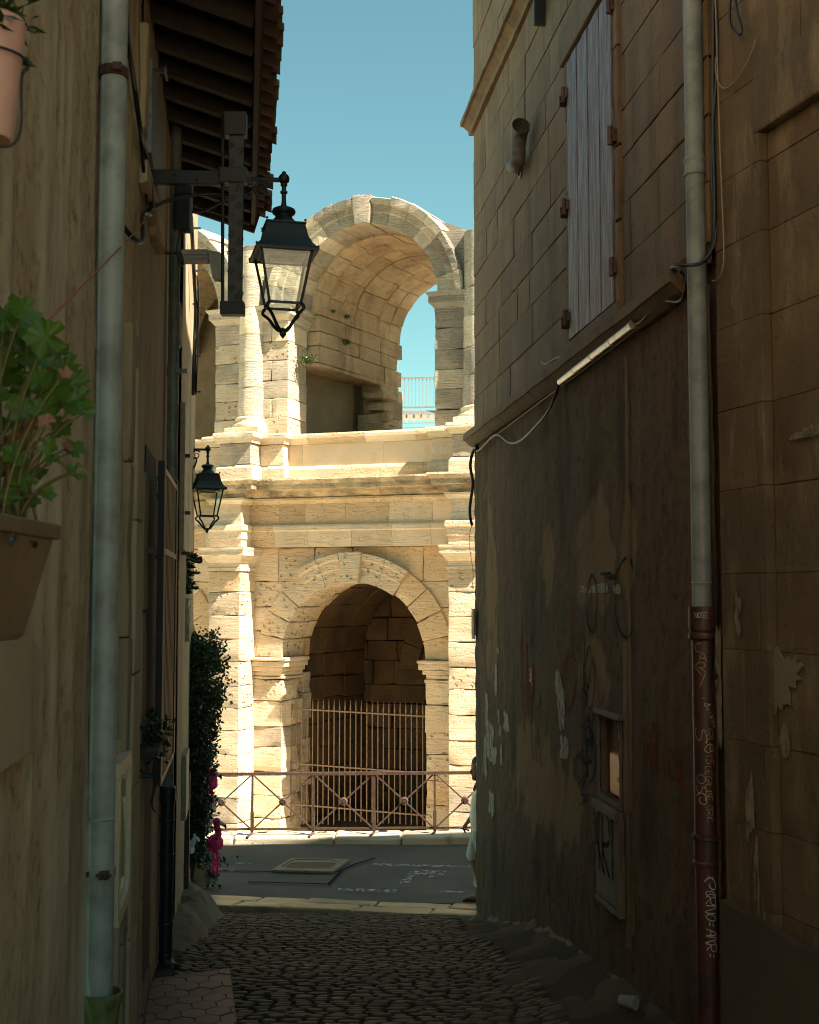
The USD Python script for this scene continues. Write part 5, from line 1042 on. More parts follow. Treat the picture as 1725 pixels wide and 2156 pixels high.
# ---- window with blue grey shutter, high on the eave house
metal('blue_paint', (.20, .225, .25), (.12, .115, .11), .35, .6)
wz0 = lw(326, 440)[1]
hsA, hsB = lw(300, 200)[0], lw(328, 200)[0]
ws = thing('upper_window', parent=eave)
for k in range(5):
    a = hsA + (hsB - hsA) * k / 5; b = hsA + (hsB - hsA) * (k + 1) / 5; obj('shutter_board', rbox(a + .004, b - .004, .0, .055, wz0, 6.8, .005, (1, 1, 4), .002, 4, k, P=FL.P), 'blue_paint', ws)
for z in (wz0 + .15, wz0 + 1.1, wz0 + 1.9): obj('shutter_hinge', rbox(hsB - .14, hsB + .03, .05, .065, z, z + .05, .003, (1, 1, 1), P=FL.P), 'black_iron', ws)
for a, b, z0, z1, hh in ((hsB + .03, hsB + .22, wz0 - .1, 6.9, .045), (hsA - .22, hsA - .03, wz0 + .05, 6.9, .045), (hsA - .2, hsB + .25, wz0 - .26, wz0 - .1, .065)):
    obj('surround_stone', rbox(a, b, -.02, hh, z0, z1, .015, (2, 1, 5), .012, 3, sd(), P=FL.P, chip=.06), 'wall_tan', ws, smooth=True)
obj('shutter_catch', cat([bar(FL.P(hsA, .06, lw(312, 205)[1]), FL.P(hsA, .14, lw(312, 205)[1]), .02), bar(FL.P(hsA - .05, .13, lw(312, 205)[1]), FL.P(hsA + .12, .13, lw(312, 205)[1]), .016)]), 'black_iron', ws)
# stone corbels and blocks left proud of the wall
for u, v0, v1, w, hh in ((338, 400, 512, .26, .06), (383, 640, 735, .22, .08), (300, 975, 1090, .32, .045)):
    s, z1 = lw(u, v0, hh); z0 = lw(u, v1, hh)[1]; obj('proud_stone', rbox(s - w / 2, s + w / 2, -.05, hh, z0, z1, .03, (3, 2, 4), .02, 4, sd(), P=FL.P, chip=.1), 'wall_pale', eave if u < 380 else far, smooth=True)
# ---- door and window surrounds on the eave house
for u0, u1, z0, z1, hh, m in ((272, 284, 1.2, 5.05, .05, 'wall_pale'), (287, 300, 1.2, 4.85, .07, 'wall_tan'), (303, 311, 1.2, 4.4, .045, 'wall_pale'), (262, 270, .9, 3.0, .03, 'wall_tan')):
    a, b = lw(u0, 1250, hh)[0], lw(u1, 1250, hh)[0]; zs = courses(z0, z1, .75, .1)
    for q0, q1 in zip(zs[:-1], zs[1:]): obj('jamb_stone', rbox(a, b, -.02, hh, q0 + .002, q1 - .002, .014, (2, 1, 6), .008, 3, sd(), P=FL.P, chip=.04), m, eave, smooth=True)
a, b = lw(300, 1200)[0], lw(322, 1200)[0]; obj('doorway', rbox(a, b, -.02, .012, 1.0, 4.6, .004, (1, 1, 1), P=FL.P), 'old_board', eave)
# grille over the window of the eave house
gr = thing('window_grille', 'black iron window grille standing off the left wall below the slender pipe', 'grille')
g0, g1 = lw(341, 1040, .13)[0], lw(368, 1040, .13)[0]; gz0_, gz1_ = 2.62, 4.42
def gP(s, z, h=.13): return FL.P(s, h, z)
for z in (gz0_, 3.95, gz1_): obj('rail', bar(gP(g0, z), gP(g1, z), .035, .035), 'black_iron', gr)
ngr = 10
for k in range(ngr + 1): s = g0 + (g1 - g0) * k / ngr; obj('bar', bar(gP(s, gz0_), gP(s, gz1_ + (.05 if k in (0, ngr) else 0)), .022 if 0 < k < ngr else .04), 'black_iron', gr)
for s in (g0, g1):
    for z in (gz0_ + .05, 3.95, gz1_ - .05): obj('tie', bar(gP(s, z, -.02), gP(s, z), .028), 'black_iron', gr)
obj('lower_window', rbox(g0 - .05, g1 + .05, -.02, .010, 2.5, 4.5, .004, (1, 1, 1), P=FL.P), 'old_board', eave)
obj('window_ledge', rbox(g0 - .45, g0 + .25, .0, .16, lw(325, 1563, .1)[1] - .02, lw(325, 1563, .1)[1] + .02, .006, (1, 1, 1), P=FL.P), 'old_timber', eave)
# ---- drainpipes on the left
pl_ = lp(222, 1200, .055); LPX, LPY = pl_[0], pl_[1]; LR = .0535
metal('zinc_blue', (.36, .37, .335), (.24, .24, .21), .42, .5, 0.0, 4.0); metal('green_iron', (.16, .17, .055), (.07, .06, .03), .4, .6)
ld = thing('drainpipe', 'thick blue grey zinc drainpipe close on the left ending in a green iron cup', 'drainpipe')
zb = at(205, 2105, LPY)[2]
zj = [at(215, v, LPY)[2] for v in (1722, 1835, 155)]
obj('zinc_pipe', tube([(LPX, LPY, z) for z in np.linspace(zb + .0, 6.6, 40)], [LR * (1.03 if zj[1] - 0.02 > z else 1) for z in np.linspace(zb, 6.6, 40)], 24), 'zinc_blue', ld, smooth=True)
obj('joint_bead', fix(*lathe([(LR, zj[0] - .008), (LR + .005, zj[0]), (LR, zj[0] + .008)], 24, (LPX, LPY, 0))), 'zinc_blue', ld, smooth=40)
for z in zj[1:]:
    obj('clamp', fix(*lathe([(LR, z - .022), (LR + .007, z - .02), (LR + .007, z + .02), (LR, z + .022)], 24, (LPX, LPY, 0))), 'rust_hinge' if z > 4 else 'zinc_blue', ld, smooth=30)
    obj('clamp_bolt', cat([bar((LPX + LR * .6, LPY - LR, z), (LPX + LR * .6, LPY - LR - .03, z), .035, .03), tube([(LPX + LR * .6 - .03, LPY - LR - .02, z), (LPX + LR * .6 + .03, LPY - LR - .02, z)], .006)]), 'rust_hinge', ld)
obj('clamp_bracket', bar((LPX - .08, LPY + .03, zj[1]), (LPX - LR * .6, LPY - LR, zj[1]), .03, .02), 'rust_hinge', ld)
obj('iron_cup', fix(*lathe([(.05, zb - .13), (.062, zb - .12), (.074, zb - .02), (.084, zb + .0), (.084, zb + .03), (.074, zb + .03), (.066, zb - .02), (.04, zb - .1)], 28, (LPX + .012, LPY, 0))), 'green_iron', ld, smooth=35)
obj('ground_pipe', tube([(LPX + .012, LPY, zb - .1), (LPX + .012, LPY, zb - 1.2)], .055, 16), 'green_iron', ld, smooth=True)
pl2 = lp(366, 700, .06); SX, SY = pl2[0], pl2[1]; zc = at(347, 1655, SY)[2]; zt = at(347, 2010, SY)[2]
sd_ = thing('drainpipe', 'slender grey drainpipe with black cast iron foot farther along the left wall', 'drainpipe')
obj('zinc_pipe', tube([(SX, SY, z) for z in np.linspace(zc, slope(.05) - .0, 20)], .043, 16), 'zinc', sd_, smooth=True)
for v in (175, 215 - 35, 783):
    z = at(366, v, SY)[2]; obj('collar', fix(*lathe([(.043, z - .04), (.05, z - .035), (.05, z + .035), (.043, z + .04)], 16, (SX, SY, 0))), 'zinc', sd_, smooth=30)
z = at(366, 783, SY)[2]; obj('clip', bar((SX + .03, SY - .04, z), (SX + .11, SY - .03, z), .04, .03), 'zinc', sd_)
obj('cast_iron_foot', fix(*lathe([(.045, zt), (.05, zt), (.052, zc - .12), (.062, zc - .10), (.062, zc - .01), (.05, zc)], 16, (SX, SY, 0))), 'black_iron', sd_, smooth=35)
for dz in (.5, 1.0, .25): obj('band', fix(*lathe([(.05, zc - dz - .015), (.058, zc - dz), (.05, zc - dz + .015)], 16, (SX, SY, 0))), 'black_iron', sd_, smooth=35)
obj('elbow', tube(curve([(SX, SY, zt + .02), (SX + .01, SY - .01, zt - .06), (SX + .09, SY - .05, zt - .10)], 8), .052, 14), 'black_iron', sd_, smooth=True)
# ---- cream cupboard door with moulded frame
cp = thing('meter_cupboard', 'cream moulded cupboard door fixed to the left wall beside the thick drainpipe', 'cupboard')
c0, c1 = lw(243, 1750, .05)[0], lw(268, 1750, .05)[0]; cz1 = lw(262, 1590, .05)[1]; cz0 = lw(240, 1960, .05)[1]
cut = .05
octa = lambda d: Polygon([(c0 + d + cut, cz0 + d), (c1 - d - cut, cz0 + d), (c1 - d, cz0 + d + cut), (c1 - d, cz1 - d - cut), (c1 - d - cut, cz1 - d), (c0 + d + cut, cz1 - d), (c0 + d, cz1 - d - cut), (c0 + d, cz0 + d + cut)])
plain('cream_paint', (.62, .50, .32), .5, bump=.1, var=.12)
for name, d0, d1, h0, h1 in (('frame', 0, .06, 0, .055), ('moulding', .055, .085, 0, .038), ('panel', .08, .5, 0, .022)):
    pg = octa(d0).difference(octa(d1)) if d1 < .3 else octa(d0)
    q = trimesh.creation.extrude_polygon(pg, h1 - h0, engine='earcut'); obj(name, fix(FL.P(q.vertices[:, 0], q.vertices[:, 2] + h0 + .012, q.vertices[:, 1]), q.faces), 'cream_paint', cp)
# iron rod with hook beside it
hk = thing('iron_hook', 'black iron rod and hook standing off the left wall above the hexagon tiles', 'hook')
a = lp(266, 1636, .0); b = a + FL.n * .0 + FL.n * .145
obj('rod', tube([a, b], .010), 'black_iron', hk); obj('hook', tube(curve([b + [0, 0, .10] + FL.n * .02, b + [0, 0, .02], b - [0, 0, .06], b - [0, 0, .16] + FL.n * -.008, b - [0, 0, .19] + FL.n * .012], 16), np.linspace(.014, .004, 16)), 'black_iron', hk)
# ---- cables on the left
cable('cable', [lp(258, -20, .03), lp(266, 60, .03), lp(283, 180, .03), lp(297, 280, .04), lp(312, 350, .04), lp(319, 420, .05), lp(312, 450, .06), lp(300, 470, .08), lp(270, 490, .06), lp(254, 470, .03)], .013, 'black_cable', 'thick black cable looping down the left wall beside the thick drainpipe', 60)
cable('cable', [lp(264, -20, .03), lp(270, 90, .03), lp(290, 230, .03), lp(300, 330, .03), lp(312, 430, .03)], .010, 'black_cable', 'black cable running beside the thick looping cable on the left wall', 40)
cable('cable', [lp(372, -20, .08), lp(376, 60, .09), lp(380, 150, .09), lp(384, 250, .09), lp(392, 340, .08), lp(398, 360, .07)], .018, 'tan_cable', 'twisted tan cable bundle under the eave beside the slender pipe', 50)
cb = [lp(402, 455, .07), lp(406, 520, .08), lp(409, 580, .08), lp(412, 640, .09), lp(411, 700, .08), lp(409, 760, .08), lp(407, 830, .07)]
cable('cable', cb, .020, 'black_cable', 'black cable bundle hanging on the far left corner house', 40)
cable('cable', [p + [.03, 0, 0] for p in cb[2:]], .010, 'black_cable', 'thin black cable hanging next to the bundle on the far left corner house', 40)
for k, v in enumerate((480, 570, 640, 750, 825)):
    p = lp(405, v, .03); obj('cable_clip', bar(p, p + FL.n * .09, .02), 'black_iron', far)
plain('red_thread', (.34, .10, .05), .7)
cable('string', [lp(60, 720, .14), lp(150, 625, .12), lp(230, 545, .10), lp(300, 470, .09), lp(330, 425, .06)], .0035, 'red_thread', 'thin reddish string stretched slanting across the thick drainpipe', 30, 6, 'string')
# ---- doorstep of hexagonal tiles, and the narrow tiled ledge behind it
step = thing('hexagon_step', kind='structure')
zs_ = 1.20
c = [ghit(u, v, zs_) for u, v in ((322, 2060), (486, 2038), (503, 2165), (275, 2165))]
pgs = Polygon([(p[0], p[1]) for p in c]); q = trimesh.creation.extrude_polygon(pgs.buffer(-.002), .28, engine='earcut'); obj('slab', fix(q.vertices + [0, 0, zs_ - .30], q.faces), 'rubble_render', step)
hr = .085
def hexes(pg, z, parent, ang):
    x0, y0, x1, y1 = pg.buffer(.6).bounds; ca, sa = math.cos(ang), math.sin(ang); cx, cy = pg.centroid.coords[0]
    for i in range(-14, 15):
        for j in range(-14, 15):
            hx, hy = (i + (j % 2) * .5) * hr * math.sqrt(3), j * hr * 1.5
            px_, py_ = cx + hx * ca - hy * sa, cy + hx * sa + hy * ca
            hx_ = Polygon([(px_ + (hr - .004) * math.cos(ang + math.pi / 6 + k * math.pi / 3), py_ + (hr - .004) * math.sin(ang + math.pi / 6 + k * math.pi / 3)) for k in range(6)]).intersection(pg)
            if hx_.is_empty or hx_.area < .0008 or hx_.geom_type != 'Polygon': continue
            q = trimesh.creation.extrude_polygon(hx_, .012 + rng.uniform(0, .004), engine='earcut'); obj('hexagon_tile', fix(q.vertices + [0, 0, z], q.faces), 'hex_tile', parent)
hexes(pgs.buffer(-.01), zs_ - .012, step, .25)
c2 = [ghit(u, v, 1.30) for u, v in ((288, 2035), (318, 2030), (300, 2165), (262, 2165))]
pg2 = Polygon([(p[0], p[1]) for p in c2]).buffer(0); q = trimesh.creation.extrude_polygon(pg2, .4, engine='earcut'); obj('slab', fix(q.vertices + [0, 0, .885], q.faces), 'rubble_render', step); hexes(pg2.buffer(-.006), 1.288, step, .25)
# ---- worn mound of render at the wall foot
ss, tt = np.meshgrid(np.linspace(ls(9.9), ls(13.7), 70), np.linspace(0, 1, 26), indexing='ij'); D_ = 4.66 + ss * FL.t[1]
k = (D_ - 9.9) / 3.8; H_ = np.interp(k, [0, .2, .6, .85, 1], [.03, .14, .33, .36, .20]); Wd = np.interp(k, [0, .3, .7, .9, 1], [.28, .34, .42, .46, .30])
fz = np.where(tt < .45, 1 - .16 * (tt / .45) ** 2, .84 * (1 - np.clip((tt - .45) / .55, 0, 1)) ** 1.4); hh = tt * Wd + np.sin(tt * 3) * .04
p3 = np.stack([ss, tt * .5, 0 * ss], -1); hh = hh + (fbm(p3, 3, 4, 3) - .5) * .12 * tt
base = FL.P(ss, hh, 0 * ss); Zm = gnd(base[..., 0], base[..., 1]) - .03 + H_ * fz + (fbm(p3, 4, 4, 8) - .5) * .20 * np.clip(H_ * 3, 0, 1)
base[..., 2] = Zm
obj('worn_render_mound', (base.reshape(-1, 3), grid_faces(70, 26)[:, ::-1]), 'rubble_render', None, 'worn rounded mound of render at the foot of the left wall before the planter', 'buttress', smooth=True)
# ---- far corner house: shutters edge-on, small frame, window box brackets
fw = thing('shutter', parent=far)
a, b = lw(383, 1000, .05)[0], lw(391, 1000, .05)[0]; z1, z0 = lw(386, 850, .05)[1], lw(386, 1160, .05)[1]
plain('grey_shutter', (.30, .24, .16), .6, sc=20)
for k in range(4): obj('board', rbox(a + (b - a) * k / 4 + .003, a + (b - a) * (k + 1) / 4 - .003, .03, .075, z0, z1, .004, (1, 1, 1), P=FL.P), 'grey_shutter', fw)
for v in (960, 1080, 1165): p = lp(389, v, .07); obj('hinge', bar(p - FL.n * .03, p + FL.n * .05, .05, .03), 'rust_hinge', fw)
a, b = lw(394, 1300, .05)[0], lw(398, 1300, .05)[0]; obj('notice_board', rbox(a, b, .03, .07, lw(395, 1350, .05)[1], lw(395, 1260, .05)[1], .004, (1, 1, 1), P=FL.P), 'torn_white', far)
p = lp(392, 1182, .03); obj('shutter_catch', tube(curve([p, p + FL.n * .10, p + FL.n * .14 + [0, 0, -.01], p + FL.n * .14 + [0, 0, .05]], 10), .014), 'rust_hinge', far)
a, b = lw(386, 1700, .05)[0], lw(392, 1700, .05)[0]; obj('shop_shutter', rbox(a, b, .03, .075, lw(388, 1720, .05)[1], lw(388, 1590, .05)[1], .004, (1, 1, 1), P=FL.P), 'grey_shutter', far); obj('door_post', rbox(b + .1, b + .25, .03, .08, .1, lw(390, 1640, .05)[1], .004, (1, 1, 1), P=FL.P), 'rust_hinge', far)
# ------------------------------------------------------------------ lanterns
n = {'t': ('transparent_bsdf', dict(color=(.93, .95, .92))), 'g': ('glossy_bsdf', dict(roughness=.12)), 'm': ('mix_closure', dict(fac=.05))}
mat('lamp_glass', n, [('t.BSDF', 'm.closure1'), ('g.BSDF', 'm.closure2')], 'm.closure')
metal('lamp_black', (.006, .008, .008), (.011, .012, .011), .2, .5)
plain('reflector', (.42, .36, .26), .45)
def scroll(c, r0, turns, a0, sgn, thick, plane=(0, 2)):
    t = np.linspace(0, 1, 34); r = r0 * (1 - .82 * t); a = a0 + sgn * turns * 2 * math.pi * t; p = np.zeros((34, 3)); p[:, plane[0]] = r * np.cos(a); p[:, plane[1]] = r * np.sin(a)
    return tube(p + np.asarray(c), np.linspace(thick, thick * .6, 34), 7)
def lantern(loc, rot, L, label, brot):
    t = thing('street_lamp', label, 'street lamp', loc, 0, 'wall lanterns of the alley')
    R = math.radians(rot); cr, sr = math.cos(R), math.sin(R)
    def rt(v): v = np.asarray(v, float); return np.stack([v[..., 0] * cr - v[..., 1] * sr, v[..., 0] * sr + v[..., 1] * cr, v[..., 2]], -1)
    def sq(rings):
        v = np.array([[sx * w, sy * w, z] for w, z in rings for sx, sy in ((-1, -1), (1, -1), (1, 1), (-1, 1))]); f = grid_faces(len(rings), 4, True); k = (len(rings) - 1) * 4
        return fix(rt(v), np.vstack([f, [[0, 2, 1], [0, 3, 2], [k, k + 1, k + 2], [k, k + 2, k + 3]]]))
    obj('roof', sq([(.150, .0), (.182, -.008), (.184, .006), (.150, .045), (.128, .09), (.112, .165), (.118, .168), (.118, .176), (.085, .185)]), 'lamp_black', t)
    v, f = lathe([(.085, .18), (.07, .205), (.052, .225), (.05, .24), (.066, .25), (.071, .262), (.066, .276), (.05, .285), (.02, .29), (.016, .31), (.013, .33), (.013, .37), (.022, .375), (.022, .385), (.013, .39), (.013, .415), (.02, .42), (.02, .43), (.012, .435), (.012, .47)], 20); obj('chimney', fix(v, f), 'lamp_black', t, smooth=40)
    obj('knob', cat([ball((sx * .112, sy * .112, .187), .008, sub=1) for sx in (-1, 1) for sy in (-1, 1)] + [ball((sx * .178, sy * .178, .016), .008, sub=1) for sx in (-1, 1) for sy in (-1, 1)]), 'lamp_black', t)
    st = [c for c in stage.GetPrimAtPath(t.GetPath()).GetChildren() if c.GetName() == 'knob'][0]
    m_ = UsdGeom.Mesh(st); pts = np.array(m_.GetPointsAttr().Get()); m_.GetPointsAttr().Set(Vt.Vec3fArray.FromNumpy(rt(pts).astype(np.float32)))
    co = [(-1, -1), (1, -1), (1, 1), (-1, 1)]; top, bot, zb = .148, .092, -.30
    for a, b in co: obj('frame_bar', bar(rt([a * top, b * top, .0]), rt([a * bot, b * bot, zb]), .015), 'lamp_black', t)
    for i in range(4):
        (a, b), (c, d) = co[i], co[(i + 1) % 4]
        obj('bottom_bar', bar(rt([a * bot, b * bot, zb]), rt([c * bot, d * bot, zb]), .014), 'lamp_black', t)
        q = np.array([[a * top, b * top, -.005], [c * top, d * top, -.005], [c * bot, d * bot, zb], [a * bot, b * bot, zb]]) * [.985, .985, 1]; q2 = q * [.97, .97, 1]
        obj('pane', (rt(np.vstack([q, q2])), np.array([[0, 1, 2], [0, 2, 3], [6, 5, 4], [7, 6, 4]])), 'lamp_glass', t)
        obj('bottom_arm', tube(curve([rt([a * bot, b * bot, zb]), rt([a * .105, b * .105, zb - .035]), rt([a * .085, b * .085, zb - .055]), rt([a * .055, b * .055, zb - .10]), rt([a * .02, b * .02, zb - .145]), rt([0, 0, zb - .15])], 18), .010, 7), 'lamp_black', t, smooth=True)
    obj('reflector', rbox(-.125, .125, -.10, .10, -.022, -.004, .006, (1, 1, 1), P=lambda x, y, z: rt(np.stack([x, y, z], -1))), 'reflector', t)
    obj('bulb_holder', cat([rbox(-.09, .09, -.03, .03, -.04, -.023, .006, (1, 1, 1), P=lambda x, y, z: rt(np.stack([x, y, z], -1)))]), 'reflector', t)
    obj('finial', fix(*lathe([(0, zb - .20), (.006, zb - .19), (.018, zb - .175), (.020, zb - .165), (.014, zb - .152), (.018, zb - .145), (.012, zb - .135), (0, zb - .13)], 14)), 'lamp_black', t, smooth=40)
    B = math.radians(brot); d = np.array([math.cos(B), math.sin(B), 0])
    def bp(x, z): return d * x + np.array([0, 0, z])
    br = obj('bracket', cat([tube([bp(.03, .455), bp(-L, .455)], .014, 10), ball(bp(0, .462), .033), ball(bp(0, .495), .014, sub=1), bar(bp(-L, .30), bp(-L, .62), .04, .02)]), 'lamp_black', t)
    P2 = (0, 2)
    def dirc(m): v, f = m; return np.stack([v[:, 0] * d[0], v[:, 0] * d[1], v[:, 2]], -1) + np.stack([-v[:, 1] * d[1], v[:, 1] * d[0], 0 * v[:, 1]], -1), f
    obj('scroll', cat([dirc(scroll((-.13, 0, .39), .055, 1.6, .6, 1, .008)), dirc(scroll((-.215, 0, .40), .04, 1.5, 2.6, -1, .007)), dirc(tube(curve([(-.18, 0, .34), (-min(L * .55, .4), 0, .36), (-L + .1, 0, .28), (-L, 0, .20)], 16), .011, 7))]), 'lamp_black', t, smooth=True)
    if L > .6: obj('beam', cat([rbox(-L, -.19, -.022, .022, .415, .50, .006, (1, 1, 1), P=lambda x, y, z: np.stack([x * d[0] - y * d[1], x * d[1] + y * d[0], z], -1))] + [dirc(ball((-.25 - k * .13, -.024, .44 + (k % 2) * .03), .008, sub=1)) for k in range(5)]), 'lamp_black', t)
    return t
a = at(597, 538, 7.0); lantern(a, 14, .86, 'large black four sided street lantern hanging near, against the sky and great arch', 3)
a = at(437, 1031, 13.6); lantern(a, 22, .24, 'small distant black street lantern hanging at the far left corner above the hedge', 8)
# narrow patterned sign panel on the bracket
stone('pattern_metal', (.085, .082, .08), (.055, .053, .052), bump=.3, bed=1, fine=40, dist=.004)
bn = thing('hanging_sign', 'narrow dark vertical sign panel with raised arabesque pattern left of the large lantern', 'sign')
DB = 6.82
def bq(u, v, dy=0): return at(u, v, DB + dy)
def bxx(u0, u1, v0, v1, y0, y1, r=.004):
    a = at(u0, v1, DB); b = at(u1, v0, DB); return rbox(a[0], b[0], DB + y0, DB + y1, a[2], b[2], r, (1, 1, 1))
obj('panel', bxx(479, 513, 262, 650, 0, .035), 'pattern_metal', bn); obj('top_cap', bxx(472, 519, 236, 285, -.02, .06), 'lamp_black', bn); obj('bottom_cap', bxx(464, 514, 635, 662, -.02, .06), 'lamp_black', bn)
obj('rod', tube([bq(469, 240, .03), bq(469, 655, .03)], .010), 'lamp_black', bn); obj('clamp', bxx(462, 520, 352, 384, -.012, .06), 'lamp_black', bn)
pa = at(496, 640, DB - .0); k = 0
metal('pattern_ink', (.030, .030, .032), (.02, .02, .02), .2, .45)
out = []
for v in np.arange(300, 632, 19):
    if 345 < v < 390: continue
    c = at(496 + (6 if k % 2 else -6), v, DB - .001)
    for sg, dx in ((1, 0), (-1, .012 if k % 2 else -.012)):
        t_ = np.linspace(0, 1, 22); r_ = .021 * (1 - .75 * t_); a_ = k + sg * t_ * 8.5; p = np.stack([c[0] + dx + r_ * np.cos(a_), np.full(22, c[1]), c[2] + dx + r_ * np.sin(a_)], 1)
        out.append(tube(p, .0026, 5))
    k += 1
obj('arabesque', cat(out), 'pattern_ink', bn, kind='stuff')
# floodlight, junction box and their wires
plain('pale_plastic', (.40, .39, .36), .5, var=.1)
fl = thing('floodlight', 'pale grey floodlight with drooping head on the slender left drainpipe', 'floodlight')
def qx(D, u0, u1, v0, v1, dy, r=.008): a = at(u0, v1, D); b = at(u1, v0, D); return rbox(a[0], b[0], D - dy / 2, D + dy / 2, a[2], b[2], r, (1, 1, 1))
obj('body', qx(7.6, 384, 440, 528, 553, .09), 'pale_plastic', fl, smooth=40); obj('side_rib', cat([qx(7.54, 388, 436, 533, 536, .01, .002), qx(7.54, 388, 436, 541, 543, .01, .002)]), 'pale_plastic', fl)
m0 = [at(u, v, 7.6) for u, v in ((441, 531), (466, 535), (471, 548), (466, 590), (450, 588), (443, 548))]
pg = Polygon([(p[0], p[2]) for p in m0]); q = trimesh.creation.extrude_polygon(pg, .10, engine='earcut'); v = q.vertices; obj('head', fix(np.stack([v[:, 0], 7.55 + v[:, 2], v[:, 1]], 1), q.faces), 'pale_plastic', fl)
obj('arm', tube([lp(350, 533, .0), at(386, 533, 7.62)], .010), 'black_iron', fl)
jb = thing('junction_box', 'black junction box with trailing wires under the lantern bracket on the left wall', 'junction box')
obj('box', qx(7.4, 366, 404, 412, 488, .10, .012), 'lamp_black', jb, smooth=40); obj('lid', qx(7.33, 370, 400, 418, 482, .02, .004), 'lamp_black', jb); obj('stub', qx(7.4, 370, 406, 372, 412, .07, .01), 'lamp_black', jb)
cable('cable', [at(u, v, 7.3) for u, v in ((404, 446), (425, 444), (445, 436), (465, 425), (485, 408), (505, 388))], .009, 'black_cable', 'black conduit curving from the junction box up to the lantern beam')
cable('cable', [at(u, v, 7.3) for u, v in ((412, 425), (418, 436), (432, 446), (448, 444), (456, 432))], .003, 'black_cable', 'thin wire drooping below the lantern beam')
cable('cable', [at(u, v, 7.45) for u, v in ((384, 486), (376, 505), (372, 530), (378, 552), (384, 560), (382, 535), (378, 555), (374, 528))], .006, 'black_cable', 'coil of black wire beside the floodlight')
# ------------------------------------------------------------------ plants
def leafmat(name, a, b, c, tr=.3, rough=.4):
    n = {'gi': ('geometry', {}), 'oi': ('object_info', {}), 'nn': ('noise_texture', dict(scale=40.0, detail=4.0)), 'ad': ('math', dict(math_type='multiply_add', value2=.35)), 'r': ('rgb_ramp', dict(ramp=[(0.15, a), (0.6, b), (1.2 if False else 1.0, c)])), 'p': ('principled_bsdf', dict(roughness=rough)), 't': ('translucent_bsdf', {}), 'm': ('mix_closure', dict(fac=tr))}
    mat(name, n, [('gi.position', 'nn.vector'), ('nn.fac', 'ad.value1'), ('gi.random_per_island', 'ad.value3'), ('ad.value', 'r.fac'), ('r.color', 'p.base_color'), ('r.color', 't.color'), ('p.BSDF', 'm.closure1'), ('t.BSDF', 'm.closure2')], 'm.closure')
leafmat('hedge_leaf', (.030, .055, .012), (.050, .085, .018), (.085, .125, .030))
leafmat('dark_leaf', (.022, .038, .012), (.035, .055, .018), (.055, .075, .026), .2)
leafmat('geranium_leaf', (.085, .17, .02), (.14, .27, .028), (.30, .30, .05), .45)
leafmat('withered_leaf', (.34, .15, .085), (.46, .22, .13), (.42, .26, .10), .4)
plain('twig', (.07, .05, .03), .8); plain('green_stem', (.14, .11, .035), .6)
def leaves(centres, size, r, droop=.0, asp=.5):
    n = len(centres); C = np.asarray(centres); d = r.normal(size=(n, 3)); d[:, 2] -= droop; d /= np.linalg.norm(d, axis=1, keepdims=True)
    b = np.cross(d, r.normal(size=(n, 3))); b /= np.linalg.norm(b, axis=1, keepdims=True); nn = np.cross(d, b); L = size * r.uniform(.7, 1.3, (n, 1))
    v = np.stack([C, C + d * L * .45 + b * L * asp * .5, C + d * L * .5 + nn * L * .10, C + d * L * .45 - b * L * asp * .5, C + d * L], 1)
    f = np.array([[0, 1, 2], [0, 2, 3], [1, 4, 2], [2, 4, 3]]); F = (f[None] + np.arange(n)[:, None, None] * 5).reshape(-1, 3)
    return v.reshape(-1, 3), F
def clumped(r, n, shape, k=60, spread=.07):
    """points gathered into twig clumps over a shape sampler."""
    cs = np.array([shape(r) for _ in range(k)]); i = r.integers(0, k, n); return cs[i] + r.normal(0, spread, (n, 3)), cs
bush = thing('hedge_shrub', 'tall leafy dark green shrub climbing from a pot at the far left corner', 'shrub')
rr = np.random.default_rng(11); DBu = 13.55
cu = lambda u, v, dy=0: at(u, v, DBu + dy)
profile = [(1335, 385, 440), (1350, 376, 462), (1380, 366, 472), (1420, 364, 468), (1460, 362, 462), (1500, 362, 455), (1560, 362, 446), (1620, 370, 436), (1680, 384, 432), (1740, 388, 426), (1800, 388, 420), (1840, 392, 412)]
pv = np.array(profile, float)
def shp(r):
    v = r.uniform(1338, 1808); l = np.interp(v, pv[:, 0], pv[:, 1]); u_ = np.interp(v, pv[:, 0], pv[:, 2]); w = r.uniform(0, 1) ** .8
    p = at(l + (u_ - l) * w, v, DBu + r.uniform(-.30, .35) * (1 if v < 1600 else .6)); return p
C, cs = clumped(rr, 17000, shp, 420, .055); top_ = C[:, 2] > at(415, 1470, DBu)[2] + rr.normal(0, .12, len(C)); obj('foliage', leaves(C[top_], .046, rr, .1, .6), 'hedge_leaf', bush, kind='stuff'); obj('foliage', leaves(C[~top_], .052, rr, .1, .6), 'dark_leaf', bush, kind='stuff')
trunkp = [at(405, 1850, DBu), at(408, 1750, DBu), at(403, 1650, DBu), at(410, 1550, DBu), at(415, 1450, DBu), at(420, 1390, DBu)]
obj('stem', tube(curve(trunkp, 30), np.linspace(.025, .008, 30)), 'twig', bush, smooth=True)
tw = []
for c in cs[::2]:
    k = int(np.argmin([abs(p[2] - c[2]) for p in trunkp])); tw.append(tube(curve([trunkp[k] - [0, 0, .05], (trunkp[k] + c) / 2 + [0, 0, .03], c], 6), np.linspace(.006, .0025, 6), 4))
obj('twigs', cat(tw), 'twig', bush, kind='stuff')
